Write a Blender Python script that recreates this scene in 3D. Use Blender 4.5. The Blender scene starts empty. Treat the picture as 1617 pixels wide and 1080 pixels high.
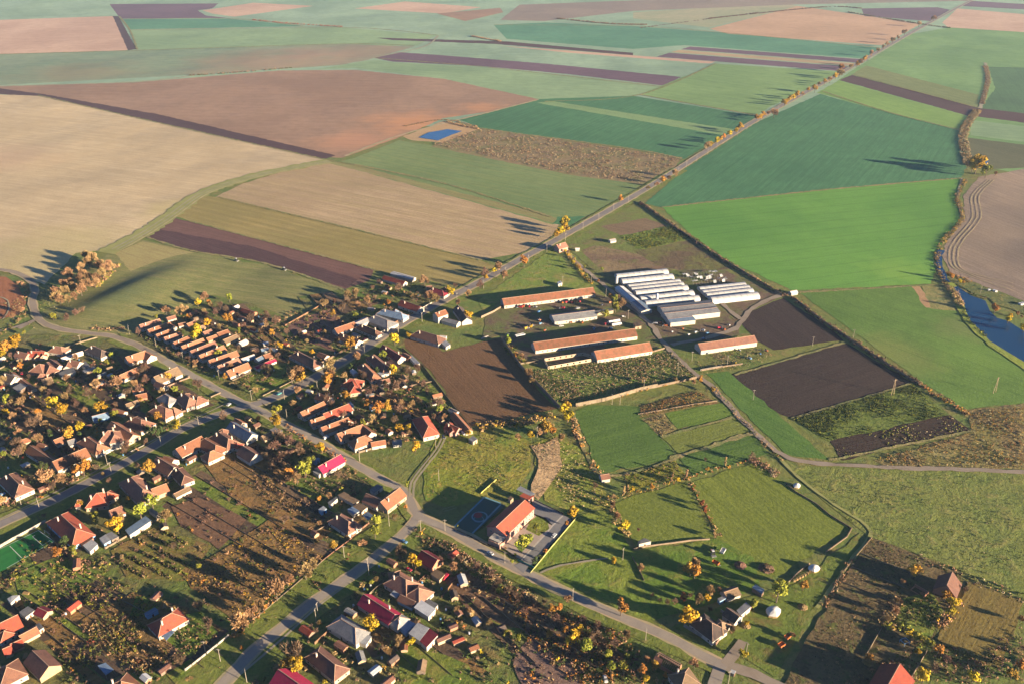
SKY_S = 0.05; SUN_S = 5.0; EXPO = 2.65; HAZE = 2.3e-5
import bpy, math, random
import numpy as np
from mathutils import Vector, noise as mnoise
rnd = random.Random(7)
nrg = np.random.default_rng(11)
SC = bpy.context.scene
COL = SC.collection
# ---------------------------------------------------------------- camera
H = 350.0; PITCH = math.radians(27.0); F = 1400.0; W0, H0 = 1617.0, 1080.0
CX, CY = W0 / 2, H0 / 2
def P(x, y, z=0.0):
    """ground (or height z) point seen at photograph pixel x, y"""
    u = (x - CX) / F; v = (CY - y) / F
    dy = math.cos(PITCH) + v * math.sin(PITCH)
    dz = -math.sin(PITCH) + v * math.cos(PITCH)
    t = (z - H) / dz
    return Vector((u * t, dy * t, z))
def Zr(x0, y0, s=5.39):
    """point in an enlarged crop -> photograph pixel"""
    return lambda x, y: (x0 + x / s, y0 + y / s)
# ---------------------------------------------------------------- materials
def new_mat(name):
    m = bpy.data.materials.new(name); m.use_nodes = True
    nt = m.node_tree; b = nt.nodes['Principled BSDF']
    b.inputs['Roughness'].default_value = 0.9
    b.inputs['Specular IOR Level'].default_value = 0.15
    return m, nt, b
def N(nt, t, **kw):
    n = nt.nodes.new(t)
    for k, v in kw.items():
        setattr(n, k, v)
    return n
def rgba(c): return (c[0], c[1], c[2], 1.0)
def mixc(nt, fac, a, b, blend='MIX'):
    m = N(nt, 'ShaderNodeMix', data_type='RGBA', blend_type=blend)
    for sock, v in ((0, fac), (6, a), (7, b)):
        if isinstance(v, (int, float)): m.inputs[sock].default_value = v
        elif isinstance(v, tuple): m.inputs[sock].default_value = rgba(v)
        else: nt.links.new(v, m.inputs[sock])
    return m.outputs[2]
def ramp(nt, src, lo, hi, c0=0.0, c1=1.0):
    r = N(nt, 'ShaderNodeMapRange'); r.interpolation_type = 'SMOOTHSTEP'
    r.inputs[1].default_value = lo; r.inputs[2].default_value = hi
    r.inputs[3].default_value = c0; r.inputs[4].default_value = c1
    nt.links.new(src, r.inputs[0]); return r.outputs[0]
def pos(nt, rot=0.0, scale=(1, 1, 1), src=None):
    if src is None:
        g = N(nt, 'ShaderNodeNewGeometry'); src = g.outputs['Position']
    a = N(nt, 'ShaderNodeMapping'); a.inputs['Rotation'].default_value = (0, 0, -rot)
    nt.links.new(src, a.inputs['Vector'])
    b = N(nt, 'ShaderNodeMapping'); b.inputs['Scale'].default_value = scale
    nt.links.new(a.outputs[0], b.inputs['Vector']); return b.outputs[0]
def noise(nt, vec, scale, detail=3.0, rough=0.6, dist=0.0):
    n = N(nt, 'ShaderNodeTexNoise'); n.inputs['Scale'].default_value = scale
    n.inputs['Detail'].default_value = detail; n.inputs['Roughness'].default_value = rough
    n.inputs['Distortion'].default_value = dist
    nt.links.new(vec, n.inputs['Vector']); return n.outputs['Fac']
def bump(nt, b, h, dist, strength=1.0, nrm=None):
    bp = N(nt, 'ShaderNodeBump'); bp.inputs['Distance'].default_value = dist
    bp.inputs['Strength'].default_value = strength
    nt.links.new(h, bp.inputs['Height'])
    if nrm is not None: nt.links.new(nrm, bp.inputs['Normal'])
    nt.links.new(bp.outputs[0], b.inputs['Normal']); return bp.outputs[0]
def sat(c, k=1.1):
    if c[0] > c[1]: k = 1.12
    l = 0.3 * c[0] + 0.6 * c[1] + 0.1 * c[2]; return tuple(max(0.006, l + (v - l) * k) for v in c)
def field_mat(name, c1, c2, ang=0.0, streak=0.5, c3=None, mott=0.4, rough_b=0.12, wave=0.0, wlen=6.0,
              big=260.0, patches=(), relief=0.0, fine=0.35, tram=0.24):
    """soil, stubble or crop: streaks along the working direction, mottling, soft soil patches"""
    c1 = sat(c1); c2 = sat(c2); c3 = sat(c3) if c3 else None
    m, nt, b = new_mat(name)
    p0 = pos(nt)
    st = pos(nt, ang, (0.006, 0.16, 1))
    s1 = noise(nt, st, 1.0, 4, 0.65)
    st2 = pos(nt, ang, (0.03, 0.55, 1))
    s2 = noise(nt, st2, 1.0, 3, 0.6)
    bg = noise(nt, p0, 1.0 / big, 4, 0.55, 0.4)
    col = mixc(nt, ramp(nt, bg, 0.35, 0.65), tuple(v * 0.9 for v in c1), tuple(min(1, v * 1.08) for v in c2))
    sfac = ramp(nt, s1, 0.40, 0.62)
    dk = tuple(v * 0.58 for v in c1); lt = tuple(min(1, v * 1.3) for v in c2); relief = relief * 0.55
    ml = N(nt, 'ShaderNodeMath', operation='MULTIPLY'); ml.inputs[1].default_value = streak
    nt.links.new(sfac, ml.inputs[0])
    col = mixc(nt, ml.outputs[0], col, c3 if c3 else lt)
    ml2 = N(nt, 'ShaderNodeMath', operation='MULTIPLY'); ml2.inputs[1].default_value = min(0.8, streak * 0.8)
    nt.links.new(ramp(nt, s2, 0.44, 0.6), ml2.inputs[0])
    col = mixc(nt, ml2.outputs[0], col, dk)
    mo = noise(nt, p0, 0.05, 6, 0.7)
    ml3 = N(nt, 'ShaderNodeMath', operation='MULTIPLY'); ml3.inputs[1].default_value = mott
    nt.links.new(ramp(nt, mo, 0.4, 0.72), ml3.inputs[0])
    col = mixc(nt, ml3.outputs[0], col, dk)
    for (px, py, rad, cc, amt) in patches:
        q = P(px, py)
        vs = N(nt, 'ShaderNodeVectorMath', operation='DISTANCE'); vs.inputs[1].default_value = (q.x, q.y, 0)
        nt.links.new(p0, vs.inputs[0])
        nn = N(nt, 'ShaderNodeMath', operation='MULTIPLY'); nn.inputs[1].default_value = rad * 1.2
        nt.links.new(noise(nt, p0, 2.5 / rad, 4), nn.inputs[0])
        ad = N(nt, 'ShaderNodeMath', operation='ADD')
        nt.links.new(vs.outputs['Value'], ad.inputs[0]); nt.links.new(nn.outputs[0], ad.inputs[1])
        col = mixc(nt, ramp(nt, ad.outputs[0], rad * 0.7, rad * 1.6, amt, 0.0), col, cc)
    if wave > 0:
        w = N(nt, 'ShaderNodeTexWave'); w.wave_type = 'BANDS'; w.bands_direction = 'Y'
        w.inputs['Scale'].default_value = 0.314 / wlen; w.inputs['Distortion'].default_value = 0.6
        w.inputs['Detail'].default_value = 2; w.inputs['Detail Scale'].default_value = 0.4
        nt.links.new(pos(nt, ang, (1, 1, 1)), w.inputs['Vector'])
        ml4 = N(nt, 'ShaderNodeMath', operation='MULTIPLY'); ml4.inputs[1].default_value = wave
        nt.links.new(w.outputs['Fac'], ml4.inputs[0])
        col = mixc(nt, ml4.outputs[0], col, dk)
    if tram:
        w = N(nt, 'ShaderNodeTexWave'); w.wave_type = 'BANDS'; w.bands_direction = 'Y'; w.inputs['Scale'].default_value = 0.314 / 24.0
        w.inputs['Distortion'].default_value = 1.2; w.inputs['Detail'].default_value = 2; w.inputs['Detail Scale'].default_value = 0.3
        nt.links.new(pos(nt, ang, (1, 1, 1)), w.inputs['Vector'])
        col = mixc(nt, ramp(nt, w.outputs['Fac'], 0.955, 0.995, 0, tram), col, tuple(v * 0.55 for v in c1))
    # fine grain so that nothing reads as a flat sheet
    fn = noise(nt, p0, 0.45, 4, 0.8)
    col = mixc(nt, fine, col, mixc(nt, ramp(nt, fn, 0.3, 0.7), tuple(v * 0.45 for v in c1), lt))
    nt.links.new(col, b.inputs['Base Color'])
    n1 = noise(nt, p0, 0.55, 4, 0.7)
    nr = bump(nt, b, n1, rough_b * 2.6)
    if relief:
        nr = bump(nt, b, noise(nt, p0, 1 / 160.0, 2, 0.4), relief, 1.0, nr)
    nr = bump(nt, b, s2, rough_b * 1.5, 1.0, nr)
    return m
def rough_mat(name, cols, s=0.08, b_=0.5, seed=0.0):
    """rough pasture, gardens, weeds: several colours in patches of several sizes"""
    cols = [sat(c) for c in cols]
    m, nt, b = new_mat(name)
    g = N(nt, 'ShaderNodeNewGeometry')
    mp = N(nt, 'ShaderNodeMapping'); mp.inputs['Location'].default_value = (seed * 31, seed * 17, 0)
    nt.links.new(g.outputs['Position'], mp.inputs['Vector']); p0 = mp.outputs[0]
    a = noise(nt, p0, s * 0.35, 5, 0.62, 0.8); c = noise(nt, p0, s, 6, 0.7, 0.4)
    d = noise(nt, p0, s * 4.5, 5, 0.75); e = noise(nt, p0, s * 2, 4, 0.7, 1.2)
    col = mixc(nt, ramp(nt, a, 0.42, 0.6), cols[0], cols[1])
    col = mixc(nt, ramp(nt, c, 0.5, 0.66), col, cols[2])
    if len(cols) > 3: col = mixc(nt, ramp(nt, e, 0.56, 0.68), col, cols[3])
    dk = tuple(v * 0.4 for v in cols[0])
    col = mixc(nt, ramp(nt, d, 0.46, 0.68, 0, 0.55), col, dk)
    f2 = noise(nt, p0, s * 14, 3, 0.8)
    col = mixc(nt, ramp(nt, f2, 0.52, 0.7, 0, 0.3), col, tuple(min(1, v * 1.5) for v in cols[2]))
    nt.links.new(col, b.inputs['Base Color'])
    nr = bump(nt, b, c, b_ * 3); nr = bump(nt, b, d, b_, 1.0, nr)
    return m
KB = 0.5
def plain_mat(name, c, c2=None, sc=1.5, rough=0.85, metal=0.0, spec=0.2, bmp=0.03, obj_rand=0.0, detail=5):
    c2 = c2 or tuple(v * 0.75 for v in c)
    c = tuple(v * KB for v in c); c2 = tuple(v * KB for v in c2)
    m, nt, b = new_mat(name)
    tc = N(nt, 'ShaderNodeTexCoord')
    n = noise(nt, tc.outputs['Object'], sc, detail, 0.7)
    col = mixc(nt, ramp(nt, n, 0.35, 0.7), c, c2)
    if obj_rand:
        oi = N(nt, 'ShaderNodeObjectInfo')
        hs = N(nt, 'ShaderNodeHueSaturation')
        nt.links.new(ramp(nt, oi.outputs['Random'], 0, 1, 1 - obj_rand, 1 + obj_rand), hs.inputs['Value'])
        m2 = N(nt, 'ShaderNodeMath', operation='MULTIPLY'); m2.inputs[1].default_value = 7.31
        fr = N(nt, 'ShaderNodeMath', operation='FRACT')
        nt.links.new(oi.outputs['Random'], m2.inputs[0]); nt.links.new(m2.outputs[0], fr.inputs[0])
        nt.links.new(ramp(nt, fr.outputs[0], 0, 1, 0.5 - obj_rand * 0.07, 0.5 + obj_rand * 0.07), hs.inputs['Hue'])
        nt.links.new(col, hs.inputs['Color']); col = hs.outputs[0]
    nt.links.new(col, b.inputs['Base Color'])
    b.inputs['Roughness'].default_value = rough; b.inputs['Metallic'].default_value = metal
    b.inputs['Specular IOR Level'].default_value = spec
    if bmp: bump(nt, b, noise(nt, tc.outputs['Object'], sc * 4, 3), bmp)
    return m
def roof_mat(name, c, c2, rows=1.0):
    c = (c[0] * 0.40, c[1] * 0.43, c[2] * 0.46); c2 = (c2[0] * 0.36, c2[1] * 0.38, c2[2] * 0.42)
    m, nt, b = new_mat(name)
    tc = N(nt, 'ShaderNodeTexCoord')
    n = noise(nt, tc.outputs['Object'], 0.28, 6, 0.8, 0.8)
    n2 = noise(nt, tc.outputs['Object'], 3.0, 4, 0.8)
    oi = N(nt, 'ShaderNodeObjectInfo')
    col = mixc(nt, ramp(nt, n, 0.42, 0.6), c, c2)
    col = mixc(nt, ramp(nt, n, 0.56, 0.7, 0, 0.45), col, tuple(v * 0.5 for v in c2))
    col = mixc(nt, ramp(nt, n2, 0.45, 0.7, 0, 0.6), col, tuple(v * 0.45 for v in c))
    sp = N(nt, 'ShaderNodeMapping'); sp.inputs['Scale'].default_value = (1.6, 0.02, 0.02)
    nt.links.new(tc.outputs['Object'], sp.inputs['Vector'])
    col = mixc(nt, ramp(nt, noise(nt, sp.outputs[0], 1.5, 3), 0.45, 0.7, 0, 0.35), col, tuple(min(1, v * 1.35) for v in c2))
    hs = N(nt, 'ShaderNodeHueSaturation')
    nt.links.new(ramp(nt, oi.outputs['Random'], 0, 1, 0.78, 1.2), hs.inputs['Value'])
    nt.links.new(col, hs.inputs['Color'])
    nt.links.new(hs.outputs[0], b.inputs['Base Color'])
    w = N(nt, 'ShaderNodeTexWave'); w.bands_direction = 'Z'; w.inputs['Scale'].default_value = rows
    nt.links.new(tc.outputs['Object'], w.inputs['Vector'])
    bump(nt, b, w.outputs['Fac'], 0.05)
    return m
# ---------------------------------------------------------------- mesh helpers
class MB:
    def __init__(s): s.v = []; s.f = []; s.m = []
    def poly(s, pts, mi=0):
        k = len(s.v); s.v += [tuple(p) for p in pts]; s.f.append(tuple(range(k, k + len(pts)))); s.m.append(mi)
    def box(s, x0, y0, z0, x1, y1, z1, mi=0, M=None):
        k = len(s.v)
        vs = [(x0, y0, z0), (x1, y0, z0), (x1, y1, z0), (x0, y1, z0), (x0, y0, z1), (x1, y0, z1), (x1, y1, z1), (x0, y1, z1)]
        if M: vs = [M(p) for p in vs]
        s.v += vs
        for f in ((0, 3, 2, 1), (4, 5, 6, 7), (0, 1, 5, 4), (1, 2, 6, 5), (2, 3, 7, 6), (3, 0, 4, 7)):
            s.f.append(tuple(k + i for i in f)); s.m.append(mi)
    def prism(s, pts, z0, z1, mi=0):
        """closed prism over a polygon (list of xy), counter-clockwise or not"""
        n = len(pts)
        ar = sum(pts[i][0] * pts[(i + 1) % n][1] - pts[(i + 1) % n][0] * pts[i][1] for i in range(n))
        if ar < 0: pts = pts[::-1]
        k = len(s.v)
        zz1 = z1 if isinstance(z1, (list, tuple)) else [z1] * n
        if ar < 0 and isinstance(z1, (list, tuple)): zz1 = list(z1)[::-1]
        s.v += [(p[0], p[1], z0) for p in pts] + [(p[0], p[1], z) for p, z in zip(pts, zz1)]
        s.f.append(tuple(k + n - 1 - i for i in range(n))); s.m.append(mi)
        s.f.append(tuple(k + n + i for i in range(n))); s.m.append(mi)
        for i in range(n):
            j = (i + 1) % n; s.f.append((k + i, k + j, k + n + j, k + n + i)); s.m.append(mi)
    def tube(s, a, b, r0, r1, n=6, mi=0, cap=True):
        a = Vector(a); b = Vector(b); d = (b - a).normalized()
        u = d.orthogonal().normalized(); w = d.cross(u); k = len(s.v)
        for c, r in ((a, r0), (b, r1)):
            for i in range(n):
                t = 2 * math.pi * i / n; q = c + (u * math.cos(t) + w * math.sin(t)) * r; s.v.append(tuple(q))
        for i in range(n):
            j = (i + 1) % n; s.f.append((k + i, k + j, k + n + j, k + n + i)); s.m.append(mi)
        if cap:
            s.f.append(tuple(k + n - 1 - i for i in range(n))); s.m.append(mi)
            s.f.append(tuple(k + n + i for i in range(n))); s.m.append(mi)
    def mesh(s, name, mats):
        me = bpy.data.meshes.new(name); me.from_pydata(s.v, [], s.f)
        for m in (mats if isinstance(mats, (list, tuple)) else [mats]): me.materials.append(m)
        if any(s.m): me.polygons.foreach_set('material_index', s.m)
        me.update(); return me
    def build(s, name, mats, parent=None):
        return link(name, s.mesh(name, mats), parent)
def link(name, data, parent=None, loc=None):
    o = bpy.data.objects.new(name, data); COL.objects.link(o)
    if parent is not None: o.parent = parent
    if loc is not None: o.location = loc
    return o
def quads_mesh(name, V, mats, mi=None):
    """V: (n,4,3) array of quads -> mesh"""
    n = len(V); me = bpy.data.meshes.new(name)
    me.vertices.add(n * 4); me.vertices.foreach_set('co', V.reshape(-1).astype(np.float32))
    me.loops.add(n * 4); me.loops.foreach_set('vertex_index', np.arange(n * 4, dtype=np.int32))
    me.polygons.add(n); me.polygons.foreach_set('loop_start', np.arange(0, n * 4, 4, dtype=np.int32))
    for m in mats: me.materials.append(m)
    if mi is not None: me.polygons.foreach_set('material_index', mi.astype(np.int32))
    me.update(calc_edges=True); return me
def empty(name, loc=(0, 0, 0), rz=0.0):
    o = bpy.data.objects.new(name, None); COL.objects.link(o); o.location = loc; o.rotation_euler = (0, 0, rz)
    o.empty_display_size = 1; return o
REG = []   # every thing, for the labels: (object, desc, x, y, cat, given)
def tag(o, label, cat, group=None, at=None, auto=False):
    o['label'] = label; o['category'] = cat
    if group: o['group'] = group
    l = at if at is not None else o.location
    REG.append((o, label, Vector((l[0], l[1], 0)), cat, auto)); return o
def struct(o): o['kind'] = 'structure'; return o
def copy_thing(src, loc, rz, scale=1.0):
    c = src.copy(); COL.objects.link(c); c.location = loc; c.rotation_euler = (0, 0, rz)
    c.scale = scale if isinstance(scale, tuple) else (scale, scale, scale)
    for ch in src.children:
        d = ch.copy(); COL.objects.link(d); d.parent = c
        for g in ch.children:
            e = g.copy(); COL.objects.link(e); e.parent = d
    return c
def smooth_line(pts, step=6.0):
    """Catmull-Rom through ground points"""
    pts = [Vector((p[0], p[1], 0)) for p in pts]
    out = []
    for i in range(len(pts) - 1):
        p0 = pts[max(i - 1, 0)]; p1 = pts[i]; p2 = pts[i + 1]; p3 = pts[min(i + 2, len(pts) - 1)]
        n = max(1, int((p2 - p1).length / step))
        for k in range(n):
            t = k / n
            out.append(0.5 * ((2 * p1) + (p2 - p0) * t + (2 * p0 - 5 * p1 + 4 * p2 - p3) * t * t + (3 * p1 - p0 - 3 * p2 + p3) * t ** 3))
    out.append(pts[-1]); return out
def normals2(line):
    ns = []
    for i in range(len(line)):
        a = line[max(i - 1, 0)]; b = line[min(i + 1, len(line) - 1)]; d = (b - a).normalized(); ns.append(Vector((-d.y, d.x, 0)))
    return ns
ROADS = []
def ribbon(name, px, width, z, mat, jitter=0.0, step=6.0, off=0.0, keep=True, seedv=0):
    line = smooth_line([P(*q) for q in px], step); ns = normals2(line); r = random.Random(seedv + 5)
    if keep: ROADS.append(([(p.x, p.y) for p in line], width))
    mb = MB(); L = []
    for p, n in zip(line, ns):
        a = width / 2 + r.uniform(-jitter, jitter); c = width / 2 + r.uniform(-jitter, jitter)
        L.append((p + n * (off + a), p + n * (off - c)))
    for i in range(len(L)):
        mb.v += [(L[i][1].x, L[i][1].y, z), (L[i][0].x, L[i][0].y, z)]
    for i in range(len(L) - 1):
        mb.f.append((2 * i, 2 * i + 2, 2 * i + 3, 2 * i + 1)[::1]); mb.m.append(0)
    o = mb.build(name, mat); return struct(o)
ZF = [0.03]
def sheet(name, px, mat, jitter=1.3, z=None):
    """a field: polygon on the ground with slightly uneven edges"""
    pts = [P(*q) for q in px]; out = []
    r = random.Random(len(px) * 13 + int(px[0][0]))
    for i in range(len(pts)):
        a = pts[i]; b = pts[(i + 1) % len(pts)]; L = (b - a).length
        n = max(1, min(110, int(L / 8))); d = (b - a) / max(L, 1e-6); nn = Vector((-d.y, d.x, 0))
        for k in range(n):
            j = 0 if k == 0 else r.uniform(-jitter, jitter)
            out.append(a + (b - a) * (k / n) + nn * j)
    ar = sum(out[i].x * out[(i + 1) % len(out)].y - out[(i + 1) % len(out)].x * out[i].y for i in range(len(out)))
    if ar < 0: out = out[::-1]
    if z is None: ZF[0] += 0.0018; z = ZF[0]
    mb = MB(); mb.poly([(p.x, p.y, z) for p in out]); return struct(mb.build(name, mat))
def inside(x, y, poly):
    c = False; n = len(poly); j = n - 1
    for i in range(n):
        xi, yi = poly[i]; xj, yj = poly[j]
        if (yi > y) != (yj > y) and x < (xj - xi) * (y - yi) / (yj - yi) + xi: c = not c
        j = i
    return c
# ================================================================ GROUND, FIELDS, ROADS, WATER
def ang(px1, px2):
    a = P(*px1); b = P(*px2); return math.atan2(b.y - a.y, b.x - a.x)
G1 = (0.075, 0.125, 0.035); G2 = (0.11, 0.165, 0.045)
m_base = rough_mat('meadow_ground', [(0.115, 0.125, 0.04), (0.085, 0.12, 0.035), (0.15, 0.13, 0.055)], 0.05, 0.35)
g = MB(); g.poly([(-14000, -600, 0), (14000, -600, 0), (14000, 26000, 0), (-14000, 26000, 0)])
struct(g.build('ground', m_base))
def FM(n, c1, c2, d=None, **k):
    return field_mat(n, c1, c2, ang(*d) if d else 0.0, **k)
dirR = ((60, 200), (500, 250)); dirB = ((700, 160), (300, 122))
A1 = ((300, 310), (760, 412)); A2 = ((1045, 330), (1300, 150)); A3 = ((600, 250), (1000, 330))
far_green = FM('hazed_far_crop', (0.155, 0.225, 0.155), (0.20, 0.27, 0.19), ((0, 30), (600, 20)), streak=0.35, relief=9, fine=0.15)  # distance haze painted in: paler and greyer than the crop itself
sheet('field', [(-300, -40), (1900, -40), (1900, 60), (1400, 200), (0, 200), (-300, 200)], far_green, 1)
purple = FM('ploughed_far', (0.085, 0.052, 0.07), (0.105, 0.064, 0.082), ((590, 92), (1070, 125)), streak=0.3, fine=0.2)
pink = FM('pink_stubble', (0.33, 0.22, 0.165), (0.38, 0.27, 0.20), ((0, 60), (200, 55)), streak=0.4, fine=0.15)
teal = FM('hazed_teal_crop', (0.06, 0.15, 0.09), (0.08, 0.175, 0.105), ((1020, 60), (1380, 84)), streak=0.3, relief=6, fine=0.15)  # teal lightened, with some distance haze in the colour
lgreen = FM('hazed_light_crop', (0.145, 0.215, 0.12), (0.18, 0.25, 0.14), ((520, 110), (1000, 140)), streak=0.35, relief=6, fine=0.18)  # pale tone includes painted distance haze
olive_far = FM('hazed_olive_crop', (0.11, 0.175, 0.115), (0.16, 0.19, 0.125), ((0, 110), (500, 90)), streak=0.5, relief=9, fine=0.15,  # base colours washed out to carry far haze
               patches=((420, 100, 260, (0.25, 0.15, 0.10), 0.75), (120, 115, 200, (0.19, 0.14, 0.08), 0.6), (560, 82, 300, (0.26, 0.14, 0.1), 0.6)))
brown = FM('brown_soil', (0.19, 0.122, 0.085), (0.225, 0.15, 0.105), ((200, 150), (800, 160)), streak=0.3, relief=5, fine=0.2,
           patches=((660, 195, 130, (0.42, 0.2, 0.09), 0.8), (560, 225, 100, (0.38, 0.19, 0.1), 0.7), (760, 170, 60, (0.42, 0.2, 0.09), 0.6), (560, 222, 60, (0.33, 0.17, 0.1), 0.6)))
dark_plough = FM('dark_plough', (0.052, 0.028, 0.031), (0.066, 0.036, 0.036), ((60, 150), (520, 250)), streak=0.4, fine=0.25, wave=0.3, wlen=4)
stubble = FM('pale_stubble', (0.37, 0.295, 0.19), (0.43, 0.35, 0.23), ((0, 300), (330, 345)), streak=0.42, c3=(0.25, 0.20, 0.125), relief=7, wave=0.1, wlen=12, fine=0.22,
             patches=((100, 400, 130, (0.28, 0.25, 0.1), 0.7), (280, 330, 60, (0.33, 0.29, 0.1), 0.6), (0, 250, 120, (0.36, 0.23, 0.15), 0.5)))
stripes_tan = FM('striped_stubble', (0.29, 0.215, 0.135), (0.34, 0.26, 0.165), A1, streak=0.6, c3=(0.22, 0.19, 0.085), relief=4, wave=0.25, wlen=22, fine=0.25)
stripes_ol = FM('striped_olive', (0.21, 0.175, 0.07), (0.25, 0.2, 0.09), A1, streak=0.6, c3=(0.15, 0.15, 0.05), wave=0.4, wlen=13, relief=5, fine=0.25)
swale = FM('swale_crop', (0.115, 0.14, 0.05), (0.17, 0.165, 0.07), ((200, 440), (500, 480)), streak=0.7, c3=(0.19, 0.16, 0.08), relief=16, wave=0.3, wlen=14, fine=0.25,
           patches=((190, 470, 50, (0.075, 0.11, 0.045), 0.7),))
bright = FM('bright_winter_wheat', (0.072, 0.172, 0.038), (0.095, 0.198, 0.044), ((1100, 400), (1450, 360)), streak=0.2, mott=0.22, relief=3, fine=0.16,
            patches=((1420, 430, 50, (0.16, 0.27, 0.04), 0.5),))
teal2 = FM('teal_wheat', (0.042, 0.115, 0.055), (0.056, 0.135, 0.062), A2, streak=0.45, relief=4, fine=0.2, wave=0.18, wlen=9)
green2 = FM('young_wheat', (0.105, 0.155, 0.06), (0.13, 0.175, 0.075), A3, streak=0.4, c3=(0.19, 0.19, 0.075), relief=3, fine=0.2)
green3 = FM('deep_meadow', (0.055, 0.118, 0.028), (0.088, 0.145, 0.036), ((1300, 500), (1617, 620)), streak=0.3, relief=6, fine=0.32, mott=0.5,
            patches=((1400, 560, 60, (0.17, 0.16, 0.05), 0.6), (1560, 560, 60, (0.13, 0.22, 0.035), 0.5), (1520, 520, 40, (0.16, 0.15, 0.06), 0.5)))
beige_r = FM('rolling_plough', (0.19, 0.15, 0.115), (0.24, 0.185, 0.145), ((1530, 300), (1617, 330)), streak=0.75, c3=(0.15, 0.12, 0.10), relief=14, wave=0.3, wlen=9, fine=0.25)
S = sheet
# far rows
S('field', [(173, 7), (345, 6), (335, 14), (312, 17), (325, 25), (360, 29), (190, 30)], purple)
S('field', [(-60, 34), (178, 26), (205, 75), (200, 80), (-60, 88)], pink)
S('field', [(178, 26), (187, 26), (216, 78), (202, 80)], dark_plough)
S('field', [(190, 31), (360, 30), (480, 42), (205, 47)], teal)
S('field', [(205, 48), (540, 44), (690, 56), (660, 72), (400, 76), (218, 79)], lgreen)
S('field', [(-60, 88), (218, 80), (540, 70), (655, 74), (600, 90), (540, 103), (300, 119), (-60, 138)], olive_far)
S('field', [(320, 17), (400, 5), (495, 10), (370, 27), (335, 22)], pink)
S('field', [(560, 14), (640, 3), (760, 12), (700, 22)], pink)
S('field', [(690, 22), (790, 13), (795, 20), (735, 34)], brown)
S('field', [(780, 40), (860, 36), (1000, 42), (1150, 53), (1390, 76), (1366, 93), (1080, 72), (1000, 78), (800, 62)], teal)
S('field', [(1120, 46), (1260, 10), (1455, 38), (1392, 72), (1150, 54)], FM('dry_stubble_far', (0.30, 0.2, 0.13), (0.36, 0.24, 0.16), ((1120, 46), (1400, 60)), streak=0.5, fine=0.2))
S('field', [(1000, 20), (1240, 6), (1260, 10), (1120, 44), (1000, 30)], FM('far_pale_green', (0.17, 0.22, 0.13), (0.27, 0.24, 0.16), ((1000, 30), (1240, 12)), streak=0.5))
S('field', [(1360, 14), (1480, 12), (1500, 16), (1470, 34), (1365, 26)], purple)
S('field', [(820, 8), (1360, -12), (1500, -12), (1530, 2), (1250, 8), (1000, 18), (860, 34), (790, 32)], FM('far_dusky', (0.15, 0.12, 0.105), (0.19, 0.15, 0.12), ((820, 8), (1200, -2)), streak=0.5))
S('field', [(1488, 36), (1512, 14), (1700, 30), (1700, 56), (1500, 46)], pink)
S('field', [(1515, 10), (1535, 2), (1700, 12), (1700, 20)], purple)
S('field', [(595, 60), (800, 66), (1000, 84), (1000, 88), (780, 70), (620, 64)], dark_plough)
S('field', [(780, 72), (1000, 88), (1130, 98), (1120, 101), (900, 84)], pink)
for k, (a, b, m) in enumerate(((0, 5, purple), (6, 10, stripes_tan), (11, 18, purple))):
    S('field', [(1090 - 3.0 * a, 74 + a * .9), (1372 - 2.5 * a, 95 + a), (1372 - 2.5 * b, 95 + b), (1090 - 3.0 * b, 74 + b * .9)], m)
S('field', [(590, 92), (630, 83), (700, 88), (860, 101), (1076, 122), (1050, 136), (900, 118), (760, 105), (620, 98)], purple)
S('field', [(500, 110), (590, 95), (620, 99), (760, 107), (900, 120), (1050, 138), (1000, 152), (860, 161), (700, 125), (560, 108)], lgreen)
S('field', [(1010, 150), (1130, 101), (1330, 114), (1215, 170), (1195, 182)], FM('bright_light_crop', (0.125, 0.20, 0.08), (0.15, 0.225, 0.09), ((1010, 150), (1195, 180)), streak=0.3, fine=0.15))
S('field', [(725, 190), (850, 157), (1000, 152), (1197, 184), (1080, 252), (1000, 236), (760, 203)], teal2)
S('field', [(848, 163), (870, 160), (1160, 205), (1140, 214)], FM('pale_strip_crop', (0.12, 0.19, 0.09), (0.15, 0.22, 0.1), ((848, 163), (1140, 210)), streak=0.4))
S('field', [(-60, 139), (210, 131), (440, 112), (560, 111), (700, 125), (850, 157), (780, 176), (700, 187), (640, 214), (540, 250), (520, 249), (250, 185), (60, 148)], brown)
S('field', [(-60, 138), (0, 140), (67, 149), (250, 181), (530, 246), (513, 252), (230, 190), (60, 152), (30, 151), (-60, 146)], dark_plough)
S('field', [(-60, 148), (35, 151), (60, 152), (230, 190), (515, 253), (420, 272), (340, 300), (270, 328), (225, 365), (170, 395), (120, 400), (70, 450), (30, 432), (-60, 420)], stubble)
S('field', [(340, 312), (385, 290), (470, 264), (520, 258), (560, 268), (885, 352), (868, 382), (836, 398), (760, 411)], stripes_tan)
S('field', [(268, 338), (315, 310), (345, 312), (760, 412), (790, 425), (735, 452), (700, 455), (590, 426), (300, 350)], stripes_ol)
S('field', [(225, 372), (262, 342), (300, 350), (590, 426), (582, 444), (545, 457), (420, 415), (300, 395)], FM('purple_plough', (0.10, 0.055, 0.048), (0.12, 0.066, 0.055), A1, streak=0.3, fine=0.25, wave=0.2, wlen=6))
S('field', [(225, 374), (250, 362), (400, 390), (565, 442), (548, 456), (420, 416), (300, 397)], dark_plough)
S('field', [(150, 425), (170, 400), (225, 379), (360, 412), (420, 418), (545, 460), (500, 500), (470, 512), (430, 492), (390, 478), (330, 466), (290, 490), (205, 527), (150, 505), (130, 492), (148, 460)], swale)
S('field', [(180, 400), (225, 382), (360, 412), (300, 423), (210, 432)], FM('dry_headland', (0.27, 0.2, 0.1), (0.22, 0.2, 0.09), A1, streak=0.5))
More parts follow.
